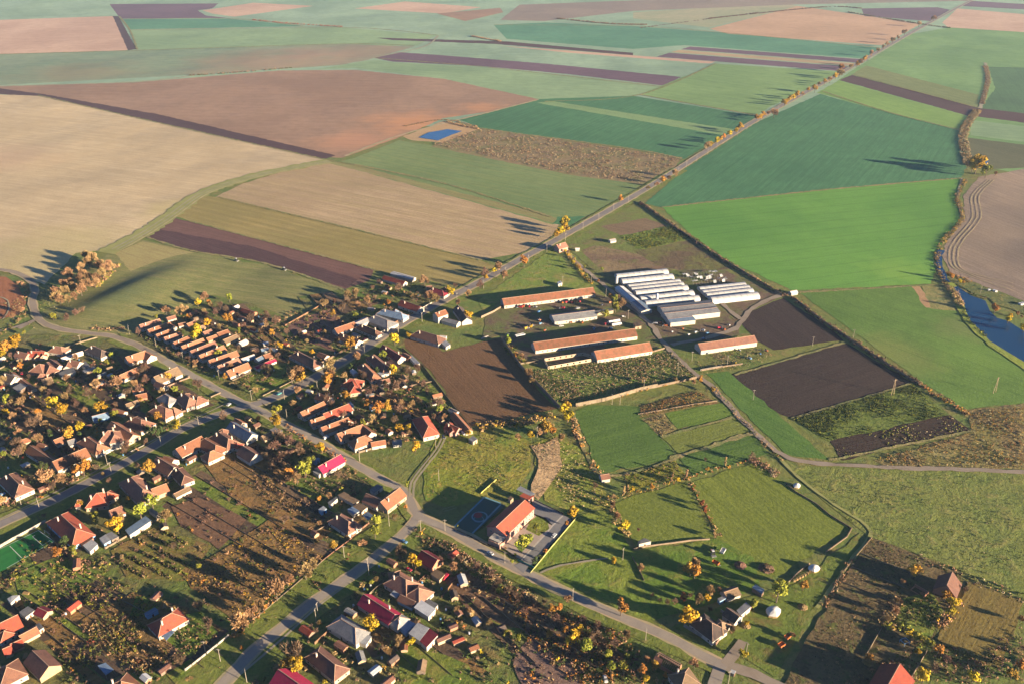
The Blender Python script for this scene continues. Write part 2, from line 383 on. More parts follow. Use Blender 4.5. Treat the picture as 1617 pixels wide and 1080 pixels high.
S('field', [(-60, 432), (10, 438), (30, 452), (42, 478), (28, 498), (-60, 515)], FM('orange_plough', (0.25, 0.11, 0.055), (0.2, 0.09, 0.05), ((0, 440), (10, 500)), streak=0.6, wave=0.4, wlen=7))
S('field', [(535, 256), (560, 250), (630, 222), (700, 233), (1012, 293), (1000, 302), (930, 340), (872, 355), (560, 268)], green2)
S('field', [(505, 256), (540, 256), (870, 342), (900, 352), (885, 356), (560, 268)], FM('brown_headland', (0.2, 0.16, 0.08), (0.16, 0.17, 0.07), A3, streak=0.6))
S('field', [(880, 343), (925, 342), (900, 357), (872, 354)], teal2)
orch_m = rough_mat('scrub_ground', [(0.16, 0.12, 0.07), (0.13, 0.12, 0.055), (0.2, 0.15, 0.085)], 0.08, 0.5)
S('field', [(680, 232), (757, 202), (1078, 249), (1066, 264), (1012, 292), (900, 277)], orch_m)
S('field', [(636, 216), (700, 192), (752, 199), (757, 204), (698, 226), (650, 222)], FM('pond_bank_earth', (0.36, 0.24, 0.13), (0.27, 0.2, 0.12), A3, streak=0.2))
# right of the long road
S('field', [(1300, 144), (1345, 112), (1440, 54), (1500, 44), (1720, 58), (1720, 300), (1540, 260)], FM('right_far_crop', (0.105, 0.185, 0.075), (0.13, 0.21, 0.085), ((1400, 80), (1600, 100)), streak=0.3, relief=9, fine=0.15))
S('field', [(1345, 118), (1368, 104), (1545, 150), (1545, 172)], FM('dusky_strip', (0.12, 0.15, 0.06), (0.14, 0.16, 0.07), ((1345, 118), (1545, 170)), streak=0.5))
S('field', [(1560, 106), (1720, 110), (1720, 192), (1548, 172), (1572, 140)], FM('dark_teal_crop', (0.05, 0.09, 0.05), (0.065, 0.12, 0.055), ((1560, 106), (1617, 180)), streak=0.3))  # dark teal field colour
S('field', [(1325, 127), (1345, 119), (1545, 171), (1720, 192), (1720, 208), (1545, 185), (1530, 184)], dark_plough)
S('field', [(1290, 147), (1324, 128), (1535, 186), (1520, 206), (1400, 177)], FM('fresh_strip', (0.12, 0.20, 0.06), (0.14, 0.22, 0.065), ((1325, 128), (1535, 186)), streak=0.3, fine=0.15))
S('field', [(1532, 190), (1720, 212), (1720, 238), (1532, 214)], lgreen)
S('field', [(1528, 218), (1720, 242), (1720, 262), (1555, 268), (1528, 246)], FM('brown_green_crop', (0.075, 0.08, 0.045), (0.09, 0.09, 0.05), ((1530, 220), (1617, 240)), streak=0.4))
S('field', [(1018, 322), (1075, 272), (1195, 194), (1295, 149), (1400, 178), (1520, 208), (1527, 260), (1518, 282), (1300, 301), (1045, 328)], teal2)
S('field', [(1045, 328), (1300, 301), (1518, 282), (1511, 315), (1517, 345), (1490, 378), (1478, 430), (1470, 449), (1250, 459), (1150, 412), (1090, 370)], bright)
S('field', [(1545, 280), (1720, 250), (1720, 520), (1617, 476), (1500, 432), (1487, 402), (1497, 378), (1524, 345), (1521, 310)], beige_r)
S('field', [(1262, 463), (1437, 453), (1500, 470), (1528, 510), (1617, 582), (1720, 660), (1720, 648), (1617, 636), (1525, 646), (1450, 600), (1330, 511)], green3)
S('field', [(1438, 452), (1452, 452), (1472, 487), (1462, 486)], FM('bare_earth_patch', (0.3, 0.2, 0.11), (0.26, 0.17, 0.1), A3, streak=0.2))
S('field', [(1455, 452), (1494, 452), (1526, 492), (1470, 488)], rough_mat('reed_meadow', [(0.16, 0.15, 0.06), (0.09, 0.11, 0.045), (0.2, 0.17, 0.08)], 0.15, 0.5))
# dark vegetable plots east of the farm
vp = dict(streak=0.5, fine=0.4, wave=0.25, wlen=3.5, mott=0.5)
S('field', [(1163, 500), (1232, 468), (1300, 511), (1332, 538), (1222, 553), (1190, 536)], FM('plum_plough', (0.028, 0.019, 0.018), (0.037, 0.025, 0.022), ((1200, 480), (1280, 540)), **vp))
S('field', [(1118, 592), (1160, 590), (1335, 542), (1442, 604), (1255, 661), (1200, 640)], FM('black_plot', (0.027, 0.019, 0.017), (0.038, 0.026, 0.022), ((1160, 595), (1335, 542)), **vp))
S('field', [(1250, 661), (1442, 606), (1500, 655), (1310, 697)], rough_mat('cabbage_plot', [(0.07, 0.1, 0.025), (0.1, 0.13, 0.03), (0.13, 0.15, 0.04), (0.06, 0.07, 0.03)], 0.25, 0.5))
S('field', [(1310, 696), (1500, 655), (1532, 679), (1330, 727)], FM('black_plot_weedy', (0.026, 0.017, 0.013), (0.036, 0.023, 0.018), ((1310, 696), (1500, 655)), **vp))
S('field', [(1115, 590), (1150, 586), (1312, 727), (1240, 717), (1195, 672)], green3)
S('field', [(1380, 726), (1532, 682), (1530, 648), (1617, 636), (1720, 640), (1720, 742), (1400, 738)], rough_mat('rusty_scrubland', [(0.13, 0.095, 0.045), (0.12, 0.11, 0.04), (0.18, 0.16, 0.07), (0.06, 0.045, 0.03)], 0.07, 0.8, 2))
S('field', [(1232, 728), (1280, 736), (1400, 741), (1720, 750), (1720, 1000), (1617, 948), (1480, 885), (1372, 846), (1300, 790)], rough_mat('olive_rough_pasture', [(0.10, 0.125, 0.035), (0.12, 0.135, 0.04), (0.155, 0.15, 0.055), (0.085, 0.12, 0.03)], 0.09, 0.5, 3))
# farm surroundings
S('field', [(755, 475), (872, 394), (905, 425), (940, 458), (790, 470), (770, 500)], rough_mat('farm_meadow', [(0.11, 0.155, 0.035), (0.14, 0.16, 0.045), (0.18, 0.16, 0.06)], 0.06, 0.25, 4))
S('field', [(885, 383), (1005, 320), (1060, 358), (1150, 418), (1240, 470), (1165, 500), (1170, 540), (1200, 560), (1100, 590), (1040, 540), (950, 440)], rough_mat('farm_yard_grass', [(0.11, 0.12, 0.04), (0.1, 0.13, 0.035), (0.12, 0.1, 0.05)], 0.06, 0.3, 5))
S('field', [(918, 396), (940, 388), (1010, 402), (1062, 428), (955, 432)], rough_mat('worn_paddock', [(0.12, 0.08, 0.055), (0.16, 0.12, 0.07), (0.1, 0.1, 0.04)], 0.06, 0.3, 6))
S('field', [(948, 358), (1020, 345), (1062, 360), (980, 372)], FM('thin_plough', (0.13, 0.09, 0.06), (0.15, 0.11, 0.065), A3))
S('field', [(978, 374), (1062, 356), (1098, 376), (1010, 396)], rough_mat('beet_plot', [(0.1, 0.15, 0.03), (0.13, 0.18, 0.035), (0.12, 0.12, 0.045)], 0.2, 0.6, 7))
S('field', [(1000, 397), (1100, 378), (1165, 425), (1090, 432), (1040, 420)], rough_mat('brown_paddock', [(0.09, 0.065, 0.04), (0.1, 0.1, 0.035), (0.08, 0.06, 0.035)], 0.06, 0.4, 8))
yard_m = rough_mat('farm_yard_dirt', [(0.10, 0.07, 0.052), (0.085, 0.105, 0.035), (0.085, 0.06, 0.045), (0.1, 0.11, 0.04)], 0.07, 0.25, 9)
S('yard', [(768, 500), (800, 480), (935, 462), (960, 470), (1000, 490), (1045, 545), (1020, 560), (860, 585), (820, 560), (790, 530), (760, 535)], yard_m)
S('yard', [(940, 440), (975, 430), (1140, 425), (1235, 467), (1165, 500), (1168, 530), (1100, 540), (1050, 545), (1000, 490)], yard_m)
S('field', [(830, 585), (870, 582), (1060, 552), (1104, 596), (1000, 618), (905, 640), (876, 636)], rough_mat('weedy_pasture', [(0.12, 0.155, 0.04), (0.1, 0.15, 0.035), (0.22, 0.2, 0.09), (0.08, 0.1, 0.03)], 0.14, 0.8, 10))
S('field', [(630, 538), (664, 528), (700, 556), (745, 545), (790, 533), (850, 616), (880, 645), (742, 674), (720, 642), (680, 585)], FM('village_plough', (0.095, 0.055, 0.031), (0.118, 0.069, 0.038), ((660, 550), (760, 660)), streak=0.3, fine=0.35, wave=0.15, wlen=5))
sq = ((940, 690), (1060, 660))
S('field', [(905, 650), (930, 640), (1012, 642), (1068, 724), (948, 747)], FM('square_pasture', (0.055, 0.105, 0.026), (0.08, 0.125, 0.032), sq, streak=0.4, fine=0.35, mott=0.5))
S('field', [(1010, 640), (1100, 615), (1135, 636), (1010, 660)], rough_mat('brown_allotment', [(0.13, 0.085, 0.04), (0.1, 0.1, 0.035), (0.17, 0.12, 0.055)], 0.2, 0.6, 11))
S('field', [(1012, 661), (1048, 651), (1070, 677), (1042, 690)], rough_mat('fallow_plot', [(0.16, 0.13, 0.06), (0.12, 0.13, 0.045), (0.2, 0.16, 0.08)], 0.15, 0.5, 12))
S('field', [(1050, 652), (1145, 636), (1165, 656), (1070, 677)], FM('plot_pasture_a', (0.075, 0.13, 0.025), (0.105, 0.15, 0.035), sq, fine=0.35))
S('field', [(1044, 690), (1165, 658), (1185, 680), (1070, 716)], FM('plot_pasture_b', (0.11, 0.13, 0.035), (0.125, 0.15, 0.04), sq, fine=0.4))
S('field', [(1070, 718), (1187, 684), (1215, 716), (1095, 752)], FM('plot_pasture_c', (0.052, 0.10, 0.024), (0.075, 0.12, 0.03), sq, fine=0.35))
S('field', [(985, 748), (1066, 726), (1085, 752), (990, 775)], rough_mat('vine_plot', [(0.13, 0.14, 0.03), (0.17, 0.16, 0.035), (0.1, 0.11, 0.03)], 0.15, 0.5, 13))
S('field', [(970, 795), (1000, 782), (1083, 762), (1128, 846), (1050, 860), (1003, 862), (985, 830)], FM('ring_pasture', (0.09, 0.125, 0.028), (0.13, 0.15, 0.035), ((1000, 780), (1100, 840)), fine=0.42, mott=0.6))
S('field', [(1090, 762), (1190, 730), (1260, 775), (1340, 832), (1240, 905), (1180, 925), (1100, 895), (1140, 860), (1128, 846)], FM('large_pasture', (0.1, 0.135, 0.03), (0.14, 0.16, 0.035), ((1150, 760), (1300, 880)), fine=0.42, mott=0.5, relief=4))
S('field', [(1000, 870), (1130, 850), (1190, 880), (1200, 930), (1100, 960), (1030, 980), (1000, 920)], rough_mat('shaded_pasture', [(0.07, 0.12, 0.022), (0.09, 0.13, 0.028), (0.14, 0.14, 0.04)], 0.08, 0.4, 14))
S('field', [(690, 690), (790, 672), (840, 700), (838, 740), (815, 775), (760, 790), (700, 800), (672, 790), (668, 745)], rough_mat('meadow_mound', [(0.13, 0.15, 0.03), (0.18, 0.16, 0.045), (0.09, 0.13, 0.028), (0.24, 0.18, 0.06)], 0.06, 0.5, 15))
S('field', [(838, 700), (880, 685), (908, 700), (950, 760), (965, 800), (905, 810), (860, 790)], rough_mat('hummock_meadow', [(0.12, 0.15, 0.03), (0.16, 0.16, 0.04), (0.2, 0.17, 0.07)], 0.12, 0.7, 16))
S('field', [(838, 905), (898, 815), (960, 805), (1000, 870), (1030, 980), (960, 960), (870, 930)], rough_mat('road_meadow', [(0.09, 0.14, 0.026), (0.12, 0.15, 0.032), (0.15, 0.15, 0.045)], 0.07, 0.4, 17))
S('field', [(1060, 990), (1130, 960), (1260, 920), (1320, 870), (1360, 840), (1345, 890), (1270, 980), (1225, 1070), (1160, 1030)], rough_mat('farm_lawn', [(0.08, 0.11, 0.025), (0.095, 0.125, 0.03), (0.12, 0.1, 0.04)], 0.07, 0.35, 18))
# village ground, gardens
vil = rough_mat('garden_soil', [(0.085, 0.085, 0.035), (0.08, 0.11, 0.028), (0.125, 0.1, 0.045), (0.16, 0.14, 0.05)], 0.07, 0.7, 19)
S('village_ground', [(-80, 540), (0, 530), (90, 528), (175, 535), (215, 528), (290, 492), (330, 468), (390, 478), (440, 500), (470, 512), (530, 478), (570, 455), (610, 432), (680, 445), (730, 455), (700, 480), (640, 520), (640, 560), (690, 600), (742, 676), (700, 688), (600, 710), (545, 720), (620, 765), (650, 800), (640, 830), (790, 900), (1000, 1000), (1110, 1050), (1110, 1120), (-80, 1120)], vil)
brown_g = rough_mat('brown_garden', [(0.15, 0.09, 0.04), (0.11, 0.075, 0.035), (0.2, 0.12, 0.05), (0.1, 0.09, 0.03)], 0.14, 0.8, 20)
olive_g = rough_mat('green_garden', [(0.08, 0.12, 0.025), (0.11, 0.13, 0.03), (0.15, 0.13, 0.045)], 0.1, 0.5, 21)
soil_g = FM('dug_garden', (0.12, 0.07, 0.045), (0.14, 0.085, 0.055), ((300, 800), (380, 840)), fine=0.4, wave=0.4, wlen=3, streak=0.3)
verge = rough_mat('mown_verge', [(0.095, 0.12, 0.03), (0.115, 0.135, 0.035), (0.14, 0.13, 0.05)], 0.09, 0.3, 22)

FENCES = []
def strips(q, n, mats, name='garden'):
    """narrow garden plots: quad a-b-c-d cut into strips running from a-b to d-c"""
    a, b_, c, d = [Vector((*p, 0)) for p in q]; r = random.Random(int(q[0][0] * 7 + n)); t = 0.0; cuts = [0.0]
    for i in range(n): cuts.append(cuts[-1] + r.uniform(0.6, 1.4))
    cuts = [v / cuts[-1] for v in cuts]
    for i in range(1, n):
        if r.random() < 0.7: FENCES.append((a.lerp(b_, cuts[i]), a.lerp(b_, cuts[i]).lerp(d.lerp(c, cuts[i]), r.uniform(0.6, 1))))
    for i in range(n):
        t0, t1 = cuts[i] + 0.006, cuts[i + 1] - 0.006
        p = [a.lerp(b_, t0), a.lerp(b_, t1), d.lerp(c, t1), d.lerp(c, t0)]
        k = r.uniform(0.35, 0.75)
        m1 = r.choice(mats); m2 = r.choice(mats)
        e0 = p[0].lerp(p[3], k); e1 = p[1].lerp(p[2], k)
        sheet(name, [(v.x, v.y) for v in (p[0], p[1], e1, e0)], m1, 0.3); sheet(name, [(v.x, v.y) for v in (e0, e1, p[2], p[3])], m2, 0.4)
tilled = FM('tilled_dark_soil', (0.06, 0.042, 0.03), (0.08, 0.055, 0.04), ((300, 800), (380, 840)), fine=0.4, wave=0.3, wlen=2.5, streak=0.3)
tilled2 = FM('tilled_brown_soil', (0.10, 0.07, 0.045), (0.125, 0.085, 0.055), ((300, 800), (380, 840)), fine=0.4, wave=0.3, wlen=2.5, streak=0.3)
lush = rough_mat('lush_garden_grass', [(0.06, 0.105, 0.024), (0.08, 0.12, 0.028), (0.11, 0.12, 0.035)], 0.1, 0.4, 28)
GM = [tilled, tilled2, olive_g, brown_g, tilled, vil]
for q, n in ((((318, 735), (395, 692), (560, 790), (505, 850)), 6), (((255, 800), (318, 742), (500, 852), (425, 900)), 5), (((0, 955), (110, 895), (330, 1000), (150, 1085)), 8), (((-20, 640), (150, 572), (265, 650), (100, 730)), 8),
             (((180, 560), (230, 570), (340, 640), (250, 662)), 4), (((290, 492), (385, 480), (480, 560), (425, 585)), 7), (((585, 640), (640, 602), (722, 662), (665, 690)), 5), (((720, 940), (840, 950), (1010, 1030), (860, 1085)), 6),
             (((560, 1005), (655, 975), (770, 1060), (640, 1100)), 5), (((1310, 955), (1372, 850), (1500, 900), (1420, 1000)), 5), (((450, 860), (560, 790), (600, 800), (520, 880)), 3), (((470, 470), (560, 455), (600, 480), (500, 510)), 5),
             (((20, 830), (100, 800), (150, 860), (60, 900)), 2), (((390, 1010), (280, 1085), (240, 1040), (340, 985)), 3)):
    strips(q, n, GM)
S('garden', [(450, 515), (512, 490), (560, 520), (520, 545), (540, 560), (470, 535)], FM('village_dark_plot', (0.09, 0.05, 0.045), (0.13, 0.075, 0.06), ((450, 515), (540, 560)), fine=0.35))
S('garden', [(370, 590), (420, 572), (500, 580), (470, 605), (410, 632)], olive_g)
S('garden', [(270, 800), (310, 785), (390, 820), (345, 868), (285, 830)], soil_g)
S('garden', [(175, 870), (245, 832), (335, 862), (290, 918), (200, 912)], rough_mat('orchard_strip', [(0.13, 0.09, 0.04), (0.09, 0.1, 0.025), (0.15, 0.14, 0.04)], 0.15, 0.6, 23))
S('garden', [(280, 905), (345, 872), (425, 820), (515, 880), (450, 925), (370, 985)], brown_g)
S('garden', [(320, 730), (360, 720), (430, 765), (520, 830), (500, 860), (420, 815), (370, 790)], brown_g)
S('garden', [(20, 905), (95, 878), (170, 905), (120, 935), (40, 960)], olive_g)
S('garden', [(120, 985), (210, 935), (300, 960), (250, 1060), (180, 1040)], brown_g)
S('garden', [(215, 942), (265, 938), (240, 975), (205, 972)], olive_g)
S('garden', [(275, 975), (320, 965), (345, 1000), (300, 1040), (262, 1010)], olive_g)
S('garden', [(700, 915), (735, 903), (850, 950), (840, 995), (790, 985), (735, 960)], FM('hoed_garden', (0.1, 0.06, 0.04), (0.13, 0.08, 0.05), ((735, 940), (770, 905)), wave=0.5, wlen=2.5, fine=0.4))
S('garden', [(815, 1030), (840, 1005), (900, 1050), (925, 1090), (830, 1090), (810, 1050)], FM('stony_garden', (0.11, 0.07, 0.06), (0.15, 0.1, 0.08), ((815, 1030), (900, 1060)), fine=0.6))
S('garden', [(625, 1030), (660, 1015), (740, 1050), (760, 1090), (640, 1090)], olive_g)
S('garden', [(1235, 1085), (1310, 950), (1372, 848), (1470, 885), (1520, 905), (1480, 1000), (1400, 1060), (1390, 1100), (1240, 1100)], rough_mat('dark_allotment', [(0.075, 0.055, 0.03), (0.1, 0.075, 0.04), (0.07, 0.08, 0.025)], 0.12, 0.6, 24))
S('garden', [(1480, 1010), (1530, 918), (1617, 950), (1600, 1000), (1580, 1055), (1550, 1050)], FM('old_stubble_plot', (0.15, 0.11, 0.04), (0.12, 0.1, 0.035), ((1500, 1000), (1540, 930)), fine=0.45, streak=0.5))
S('garden', [(1410, 985), (1425, 945), (1470, 935), (1490, 965), (1470, 1010)], olive_g)
S('garden', [(645, 635), (680, 605), (700, 625), (705, 645), (665, 648)], olive_g)
S('garden', [(574, 625), (590, 612), (612, 632), (590, 645)], FM('small_black_plot', (0.05, 0.035, 0.03), (0.06, 0.04, 0.035), A3, fine=0.4))
# verges along the streets
ribbon('verge', [(-30, 850), (0, 838), (89, 798), (185, 748), (240, 715), (300, 682), (360, 655)], 34, 0.47, verge, 0.8, keep=False)
ribbon('verge', [(320, 1105), (400, 1015), (480, 948), (540, 905), (595, 866), (640, 832)], 34, 0.475, verge, 0.8, keep=False)
ribbon('verge', [(430, 632), (500, 600), (560, 562), (620, 525), (690, 484), (750, 452), (830, 408), (875, 384), (1000, 312), (1075, 268)], 22, 0.48, verge, 0.8, keep=False)
ribbon('verge', [(180, 533), (260, 574), (370, 633), (440, 668), (500, 700), (600, 757), (640, 780), (665, 820), (790, 888), (930, 957), (1060, 1014), (1140, 1052)], 15, 0.485, verge, 0.8, keep=False)
# roads
def road_mat(name, c1, c2, edge=0.02):
    m, nt, b = new_mat(name)
    p0 = pos(nt)
    a = noise(nt, p0, 0.06, 5, 0.65); c = noise(nt, p0, 0.8, 4, 0.7)
    col = mixc(nt, ramp(nt, a, 0.38, 0.66), c1, c2)
    col = mixc(nt, ramp(nt, c, 0.5, 0.75, 0, 0.5), col, tuple(v * 0.7 for v in c1))
    nt.links.new(col, b.inputs['Base Color']); bump(nt, b, c, 0.05); return m
asph = road_mat('worn_asphalt', (0.135, 0.122, 0.118), (0.17, 0.152, 0.142))
asph2 = road_mat('patched_asphalt', (0.19, 0.165, 0.14), (0.225, 0.195, 0.16))
dirt = road_mat('packed_dirt', (0.20, 0.165, 0.13), (0.16, 0.13, 0.1))
dirt2 = road_mat('pale_track', (0.23, 0.2, 0.14), (0.18, 0.165, 0.11))
should = road_mat('gravel_shoulder', (0.3, 0.23, 0.14), (0.22, 0.2, 0.1))
trackg = road_mat('track_verge', (0.2, 0.2, 0.07), (0.16, 0.17, 0.055))
MAIN = [(413, 636), (450, 620), (500, 595), (560, 560), (620, 521), (690, 481), (760, 445), (830, 406), (878, 380), (1000, 311), (1075, 265), (1200, 187), (1330, 115), (1440, 52), (1530, 3), (1562, -14)]
STREET = [(-40, 848), (0, 828), (89, 788), (185, 738), (240, 706), (300, 672), (367, 648), (413, 636)]
LANE = [(-60, 418), (-10, 425), (20, 430), (45, 441), (55, 456), (52, 480), (62, 505), (90, 519), (140, 527), (175, 531), (215, 545), (260, 570), (310, 597), (370, 630), (400, 643), (440, 664), (500, 696), (550, 727), (600, 755), (634, 773), (650, 795), (662, 815), (720, 843), (790, 884), (860, 920), (930, 953), (1000, 983), (1060, 1008), (1110, 1036), (1145, 1052)]
LOW = [(330, 1105), (380, 1050), (420, 1012), (500, 947), (560, 905), (610, 867), (645, 835), (660, 815)]
FARM = [(890, 388), (905, 410), (950, 448), (990, 482), (1025, 510), (1048, 542), (1085, 580), (1120, 607), (1160, 650), (1200, 690), (1235, 718), (1280, 731), (1400, 738), (1500, 741), (1720, 749)]
ribbon('road_shoulder', MAIN, 12.5, 0.50, should, 0.7, seedv=1)
ribbon('road', MAIN, 8, 0.53, asph, 0.1, seedv=2)
ribbon('road_shoulder', STREET, 9.5, 0.50, should, 0.4, keep=False)
ribbon('road', STREET, 7, 0.535, asph, 0.1)
ribbon('road_shoulder', LANE, 8, 0.51, should, 0.8, seedv=3)
ribbon('road', LANE[:12], 5.6, 0.545, dirt, 0.4)
ribbon('road', LANE[11:], 5.5, 0.54, asph2, 0.3)
ribbon('road_shoulder', LOW, 8.5, 0.515, should, 0.5, keep=False)
ribbon('road', LOW, 5.8, 0.55, asph2, 0.2)
ribbon('track', [(1145, 1052), (1190, 1064), (1260, 1100)], 6, 0.555, dirt, 0.5)
ribbon('road', [(1138, 1050), (1130, 1075), (1118, 1110)], 6, 0.556, asph2, 0.2)
ribbon('track', [(1145, 1050), (1165, 1025), (1172, 1012)], 5, 0.557, dirt, 0.5)
ribbon('track', FARM, 4.6, 0.52, dirt, 0.9, seedv=4)
ribbon('pavement', [(-30, 834), (0, 820), (61, 791), (104, 769), (141, 750), (171, 734), (204, 717), (252, 690), (311, 660), (367, 633)], 1.3, 0.56, dirt2, 0.1, keep=False)
ribbon('pavement', [(355, 1085), (437, 1017), (496, 963), (540, 929), (581, 896), (629, 853)], 1.4, 0.565, dirt2, 0.1, keep=False)
for o_ in (-1.2, 1.2):
    ribbon('track', [(650, 785), (652, 762), (672, 735), (690, 712), (702, 690)], 1.3, 0.56, dirt2, 0.15, off=o_, keep=o_ > 0)
    ribbon('track', [(700, 806), (720, 800)], 0.3, 0.44, dirt2, 0.0, off=o_, keep=False)
ribbon('track_verge', [(520, 255), (450, 268), (385, 283), (320, 306), (268, 342), (222, 372), (165, 400)], 24, 0.44, trackg, 2.5, seedv=6)
for o_ in (-3.0, 3.0, 8.0):
    ribbon('track', [(520, 255), (450, 268), (385, 283), (320, 306), (268, 342), (222, 372), (180, 395)], 1.6, 0.455, dirt2 if o_ < 5 else should, 0.4, off=o_, keep=False)
ribbon('track', [(-60, 138), (210, 130), (340, 116), (540, 101), (600, 90), (670, 74), (692, 57)], 5, 0.46, dirt2, 1.5, keep=False)
ribbon('track', [(545, 247), (640, 212), (780, 176), (850, 158)], 5, 0.46, should, 1.0, keep=False)
ribbon('track', [(1236, 466), (1200, 480), (1178, 498), (1160, 520), (1110, 535), (1060, 545)], 5, 0.5, dirt, 1.0)
ribbon('track', [(1170, 505), (1150, 490), (1140, 478)], 4, 0.501, dirt, 0.8, keep=False)
ribbon('track', [(1230, 722), (1270, 762), (1330, 805), (1375, 840), (1340, 890), (1290, 960)], 2.2, 0.46, trackg, 0.5, keep=False)
ribbon('path', [(853, 905), (885, 893), (960, 882)], 1.2, 0.56, dirt2, 0.3, keep=False)
ribbon('path', [(30, 520), (52, 508)], 4, 0.51, dirt, 0.4, keep=False)
ribbon('track', [(55, 506), (30, 516), (-30, 530)], 4, 0.512, dirt, 0.4, keep=False)
ribbon('track', [(1556, 100), (1560, 125), (1556, 145), (1548, 172)], 6, 0.45, dirt2, 1.2, keep=False)
ribbon('path', [(1468, 450), (1520, 345), (1512, 312), (1519, 282)][1:], 2.2, 0.46, dirt2, 0.4, keep=False)
for k in range(3):   # tractor tracks round the headland of the rolling field
    ribbon('track', [(1560 + k * 5, 285), (1535 + k * 6, 310), (1535 + k * 7, 345), (1508 + k * 7, 380), (1499 + k * 7, 402), (1512 + k * 6, 428), (1600, 460 - k * 6)], 0.9, 0.47, should, 0.3, keep=False)
ribbon('path', [(0, 470), (12, 475), (14, 490), (5, 505)], 1.2, 0.47, dirt2, 0.2, keep=False)
margin = rough_mat('field_margin_weeds', [(0.17, 0.15, 0.07), (0.11, 0.13, 0.05), (0.22, 0.18, 0.1)], 0.15, 0.4, 29)
for i_, (w_, pl) in enumerate(((4, [(1045, 328), (1300, 301), (1518, 282)]), (5, [(720, 190), (760, 203), (1000, 236), (1080, 253)]), (4, [(535, 256), (700, 290), (870, 343)]), (6, [(-60, 88), (218, 80), (540, 70), (655, 73)]),
        (5, [(188, 26), (205, 48), (217, 79)]), (5, [(590, 92), (760, 106), (1050, 138)]), (4, [(1300, 145), (1400, 177), (1520, 207)]), (3, [(225, 373), (300, 396), (420, 417), (545, 459)]), (3, [(300, 350), (590, 426)]), (3, [(345, 312), (560, 363), (760, 412)]),
        (5, [(1010, 150), (1195, 183)]), (4, [(860, 161), (1010, 150), (1130, 101)]), (6, [(780, 40), (1000, 42), (1150, 53), (1390, 76)]), (4, [(1345, 118), (1545, 171)]), (3, [(1262, 463), (1437, 453), (1500, 450)]), (2.5, [(1160, 592), (1335, 541)]),
        (2.2, [(1250, 661), (1442, 605)]), (2.5, [(1310, 727), (1532, 681)]), (2.5, [(905, 650), (948, 748), (1068, 725)]), (6, [(190, 31), (360, 30), (480, 42)]), (6, [(205, 48), (540, 44), (690, 56)]), (4, [(515, 253), (230, 190), (60, 151)]), (4, [(1058, 725), (1187, 684)]), (2.5, [(1044, 690), (1165, 657)]))):
    ribbon('field_margin', pl, w_, 0.448 + 0.0003 * i_, margin, w_ * 0.3, 4.0, keep=False, seedv=i_ + 40)
# water
def water_mat(name, c):
    m, nt, b = new_mat(name); b.inputs['Base Color'].default_value = rgba(c)
    b.inputs['Roughness'].default_value = 0.08; b.inputs['Specular IOR Level'].default_value = 0.22; b.inputs['IOR'].default_value = 1.33
    bump(nt, b, noise(nt, pos(nt), 0.6, 3), 0.02, 0.5); return m
wm = water_mat('lake_water', (0.006, 0.032, 0.085)); wm2 = water_mat('pond_water', (0.015, 0.06, 0.14))
bank = rough_mat('reed_bank', [(0.25, 0.17, 0.08), (0.2, 0.17, 0.06), (0.3, 0.2, 0.1)], 0.2, 0.8, 25)
bankg = rough_mat('grassy_bank', [(0.16, 0.2, 0.04), (0.13, 0.17, 0.04), (0.2, 0.2, 0.06)], 0.2, 0.5, 26)
S('bank', [(1498, 452), (1510, 450), (1536, 464), (1562, 472), (1572, 482), (1600, 490), (1720, 540), (1720, 500), (1617, 478), (1500, 433), (1490, 440)], rough_mat('dark_bank', [(0.06, 0.08, 0.03), (0.09, 0.1, 0.035), (0.15, 0.13, 0.05)], 0.15, 0.5, 27))  # darker colour mix on the far lake bank
S('bank', [(1492, 444), (1505, 448), (1527, 470), (1536, 500), (1575, 540), (1617, 570), (1720, 650), (1720, 664), (1617, 584), (1560, 546), (1522, 508)], bankg)
S('lake', [(1505, 455), (1512, 453), (1531, 467), (1556, 476), (1563, 492), (1574, 503), (1592, 508), (1617, 524), (1720, 590), (1720, 640), (1617, 572), (1563, 539), (1531, 506), (1521, 480)], wm, 0.3)
ribbon('stream', [(1487, 396), (1482, 408), (1486, 428), (1495, 446)], 6, 0.58, wm, 0.8, keep=False)
S('pond', [(661, 218), (678, 210), (707, 205), (730, 208), (713, 214), (692, 223)], wm2, 0.8, 0.6)
S('pond', [(1545, 258), (1552, 252), (1562, 253), (1558, 262), (1550, 264)], wm2, 0.3, 0.6)

# mound standing in for a shallow valley, shaped so its far slope darkens
ra = P(150, 492, 0); rb_ = P(290, 424, 0); dd_ = (rb_ - ra); RL = dd_.length; dd_.normalize(); nn_ = Vector((-dd_.y, dd_.x, 0)); mb = MB(); nu, nv = 60, 40
for i in range(nu + 1):
    for j in range(nv + 1):
        u = -60 + (RL + 120) * i / nu; v = -75 + 150 * j / nv
        e = max(0.0, min(1.0, (u + 50) / 80)) * max(0.0, min(1.0, (RL + 50 - u) / 110)); e = e * e * (3 - 2 * e)
        sg = 17 if v > 0 else 34; zz = 0.02 + 5.2 * e * math.exp(-v * v / (2 * sg * sg)) - 0.25 * (abs(v) / 75) ** 2; q = ra + dd_ * u + nn_ * v
        mb.v.append((q.x, q.y, zz))
for i in range(nu):
    for j in range(nv):
        k = i * (nv + 1) + j; mb.f.append((k, k + nv + 1, k + nv + 2, k + 1)); mb.m.append(0)
o = mb.build('shade_mound', swale); struct(o)
for p_ in o.data.polygons: p_.use_smooth = True
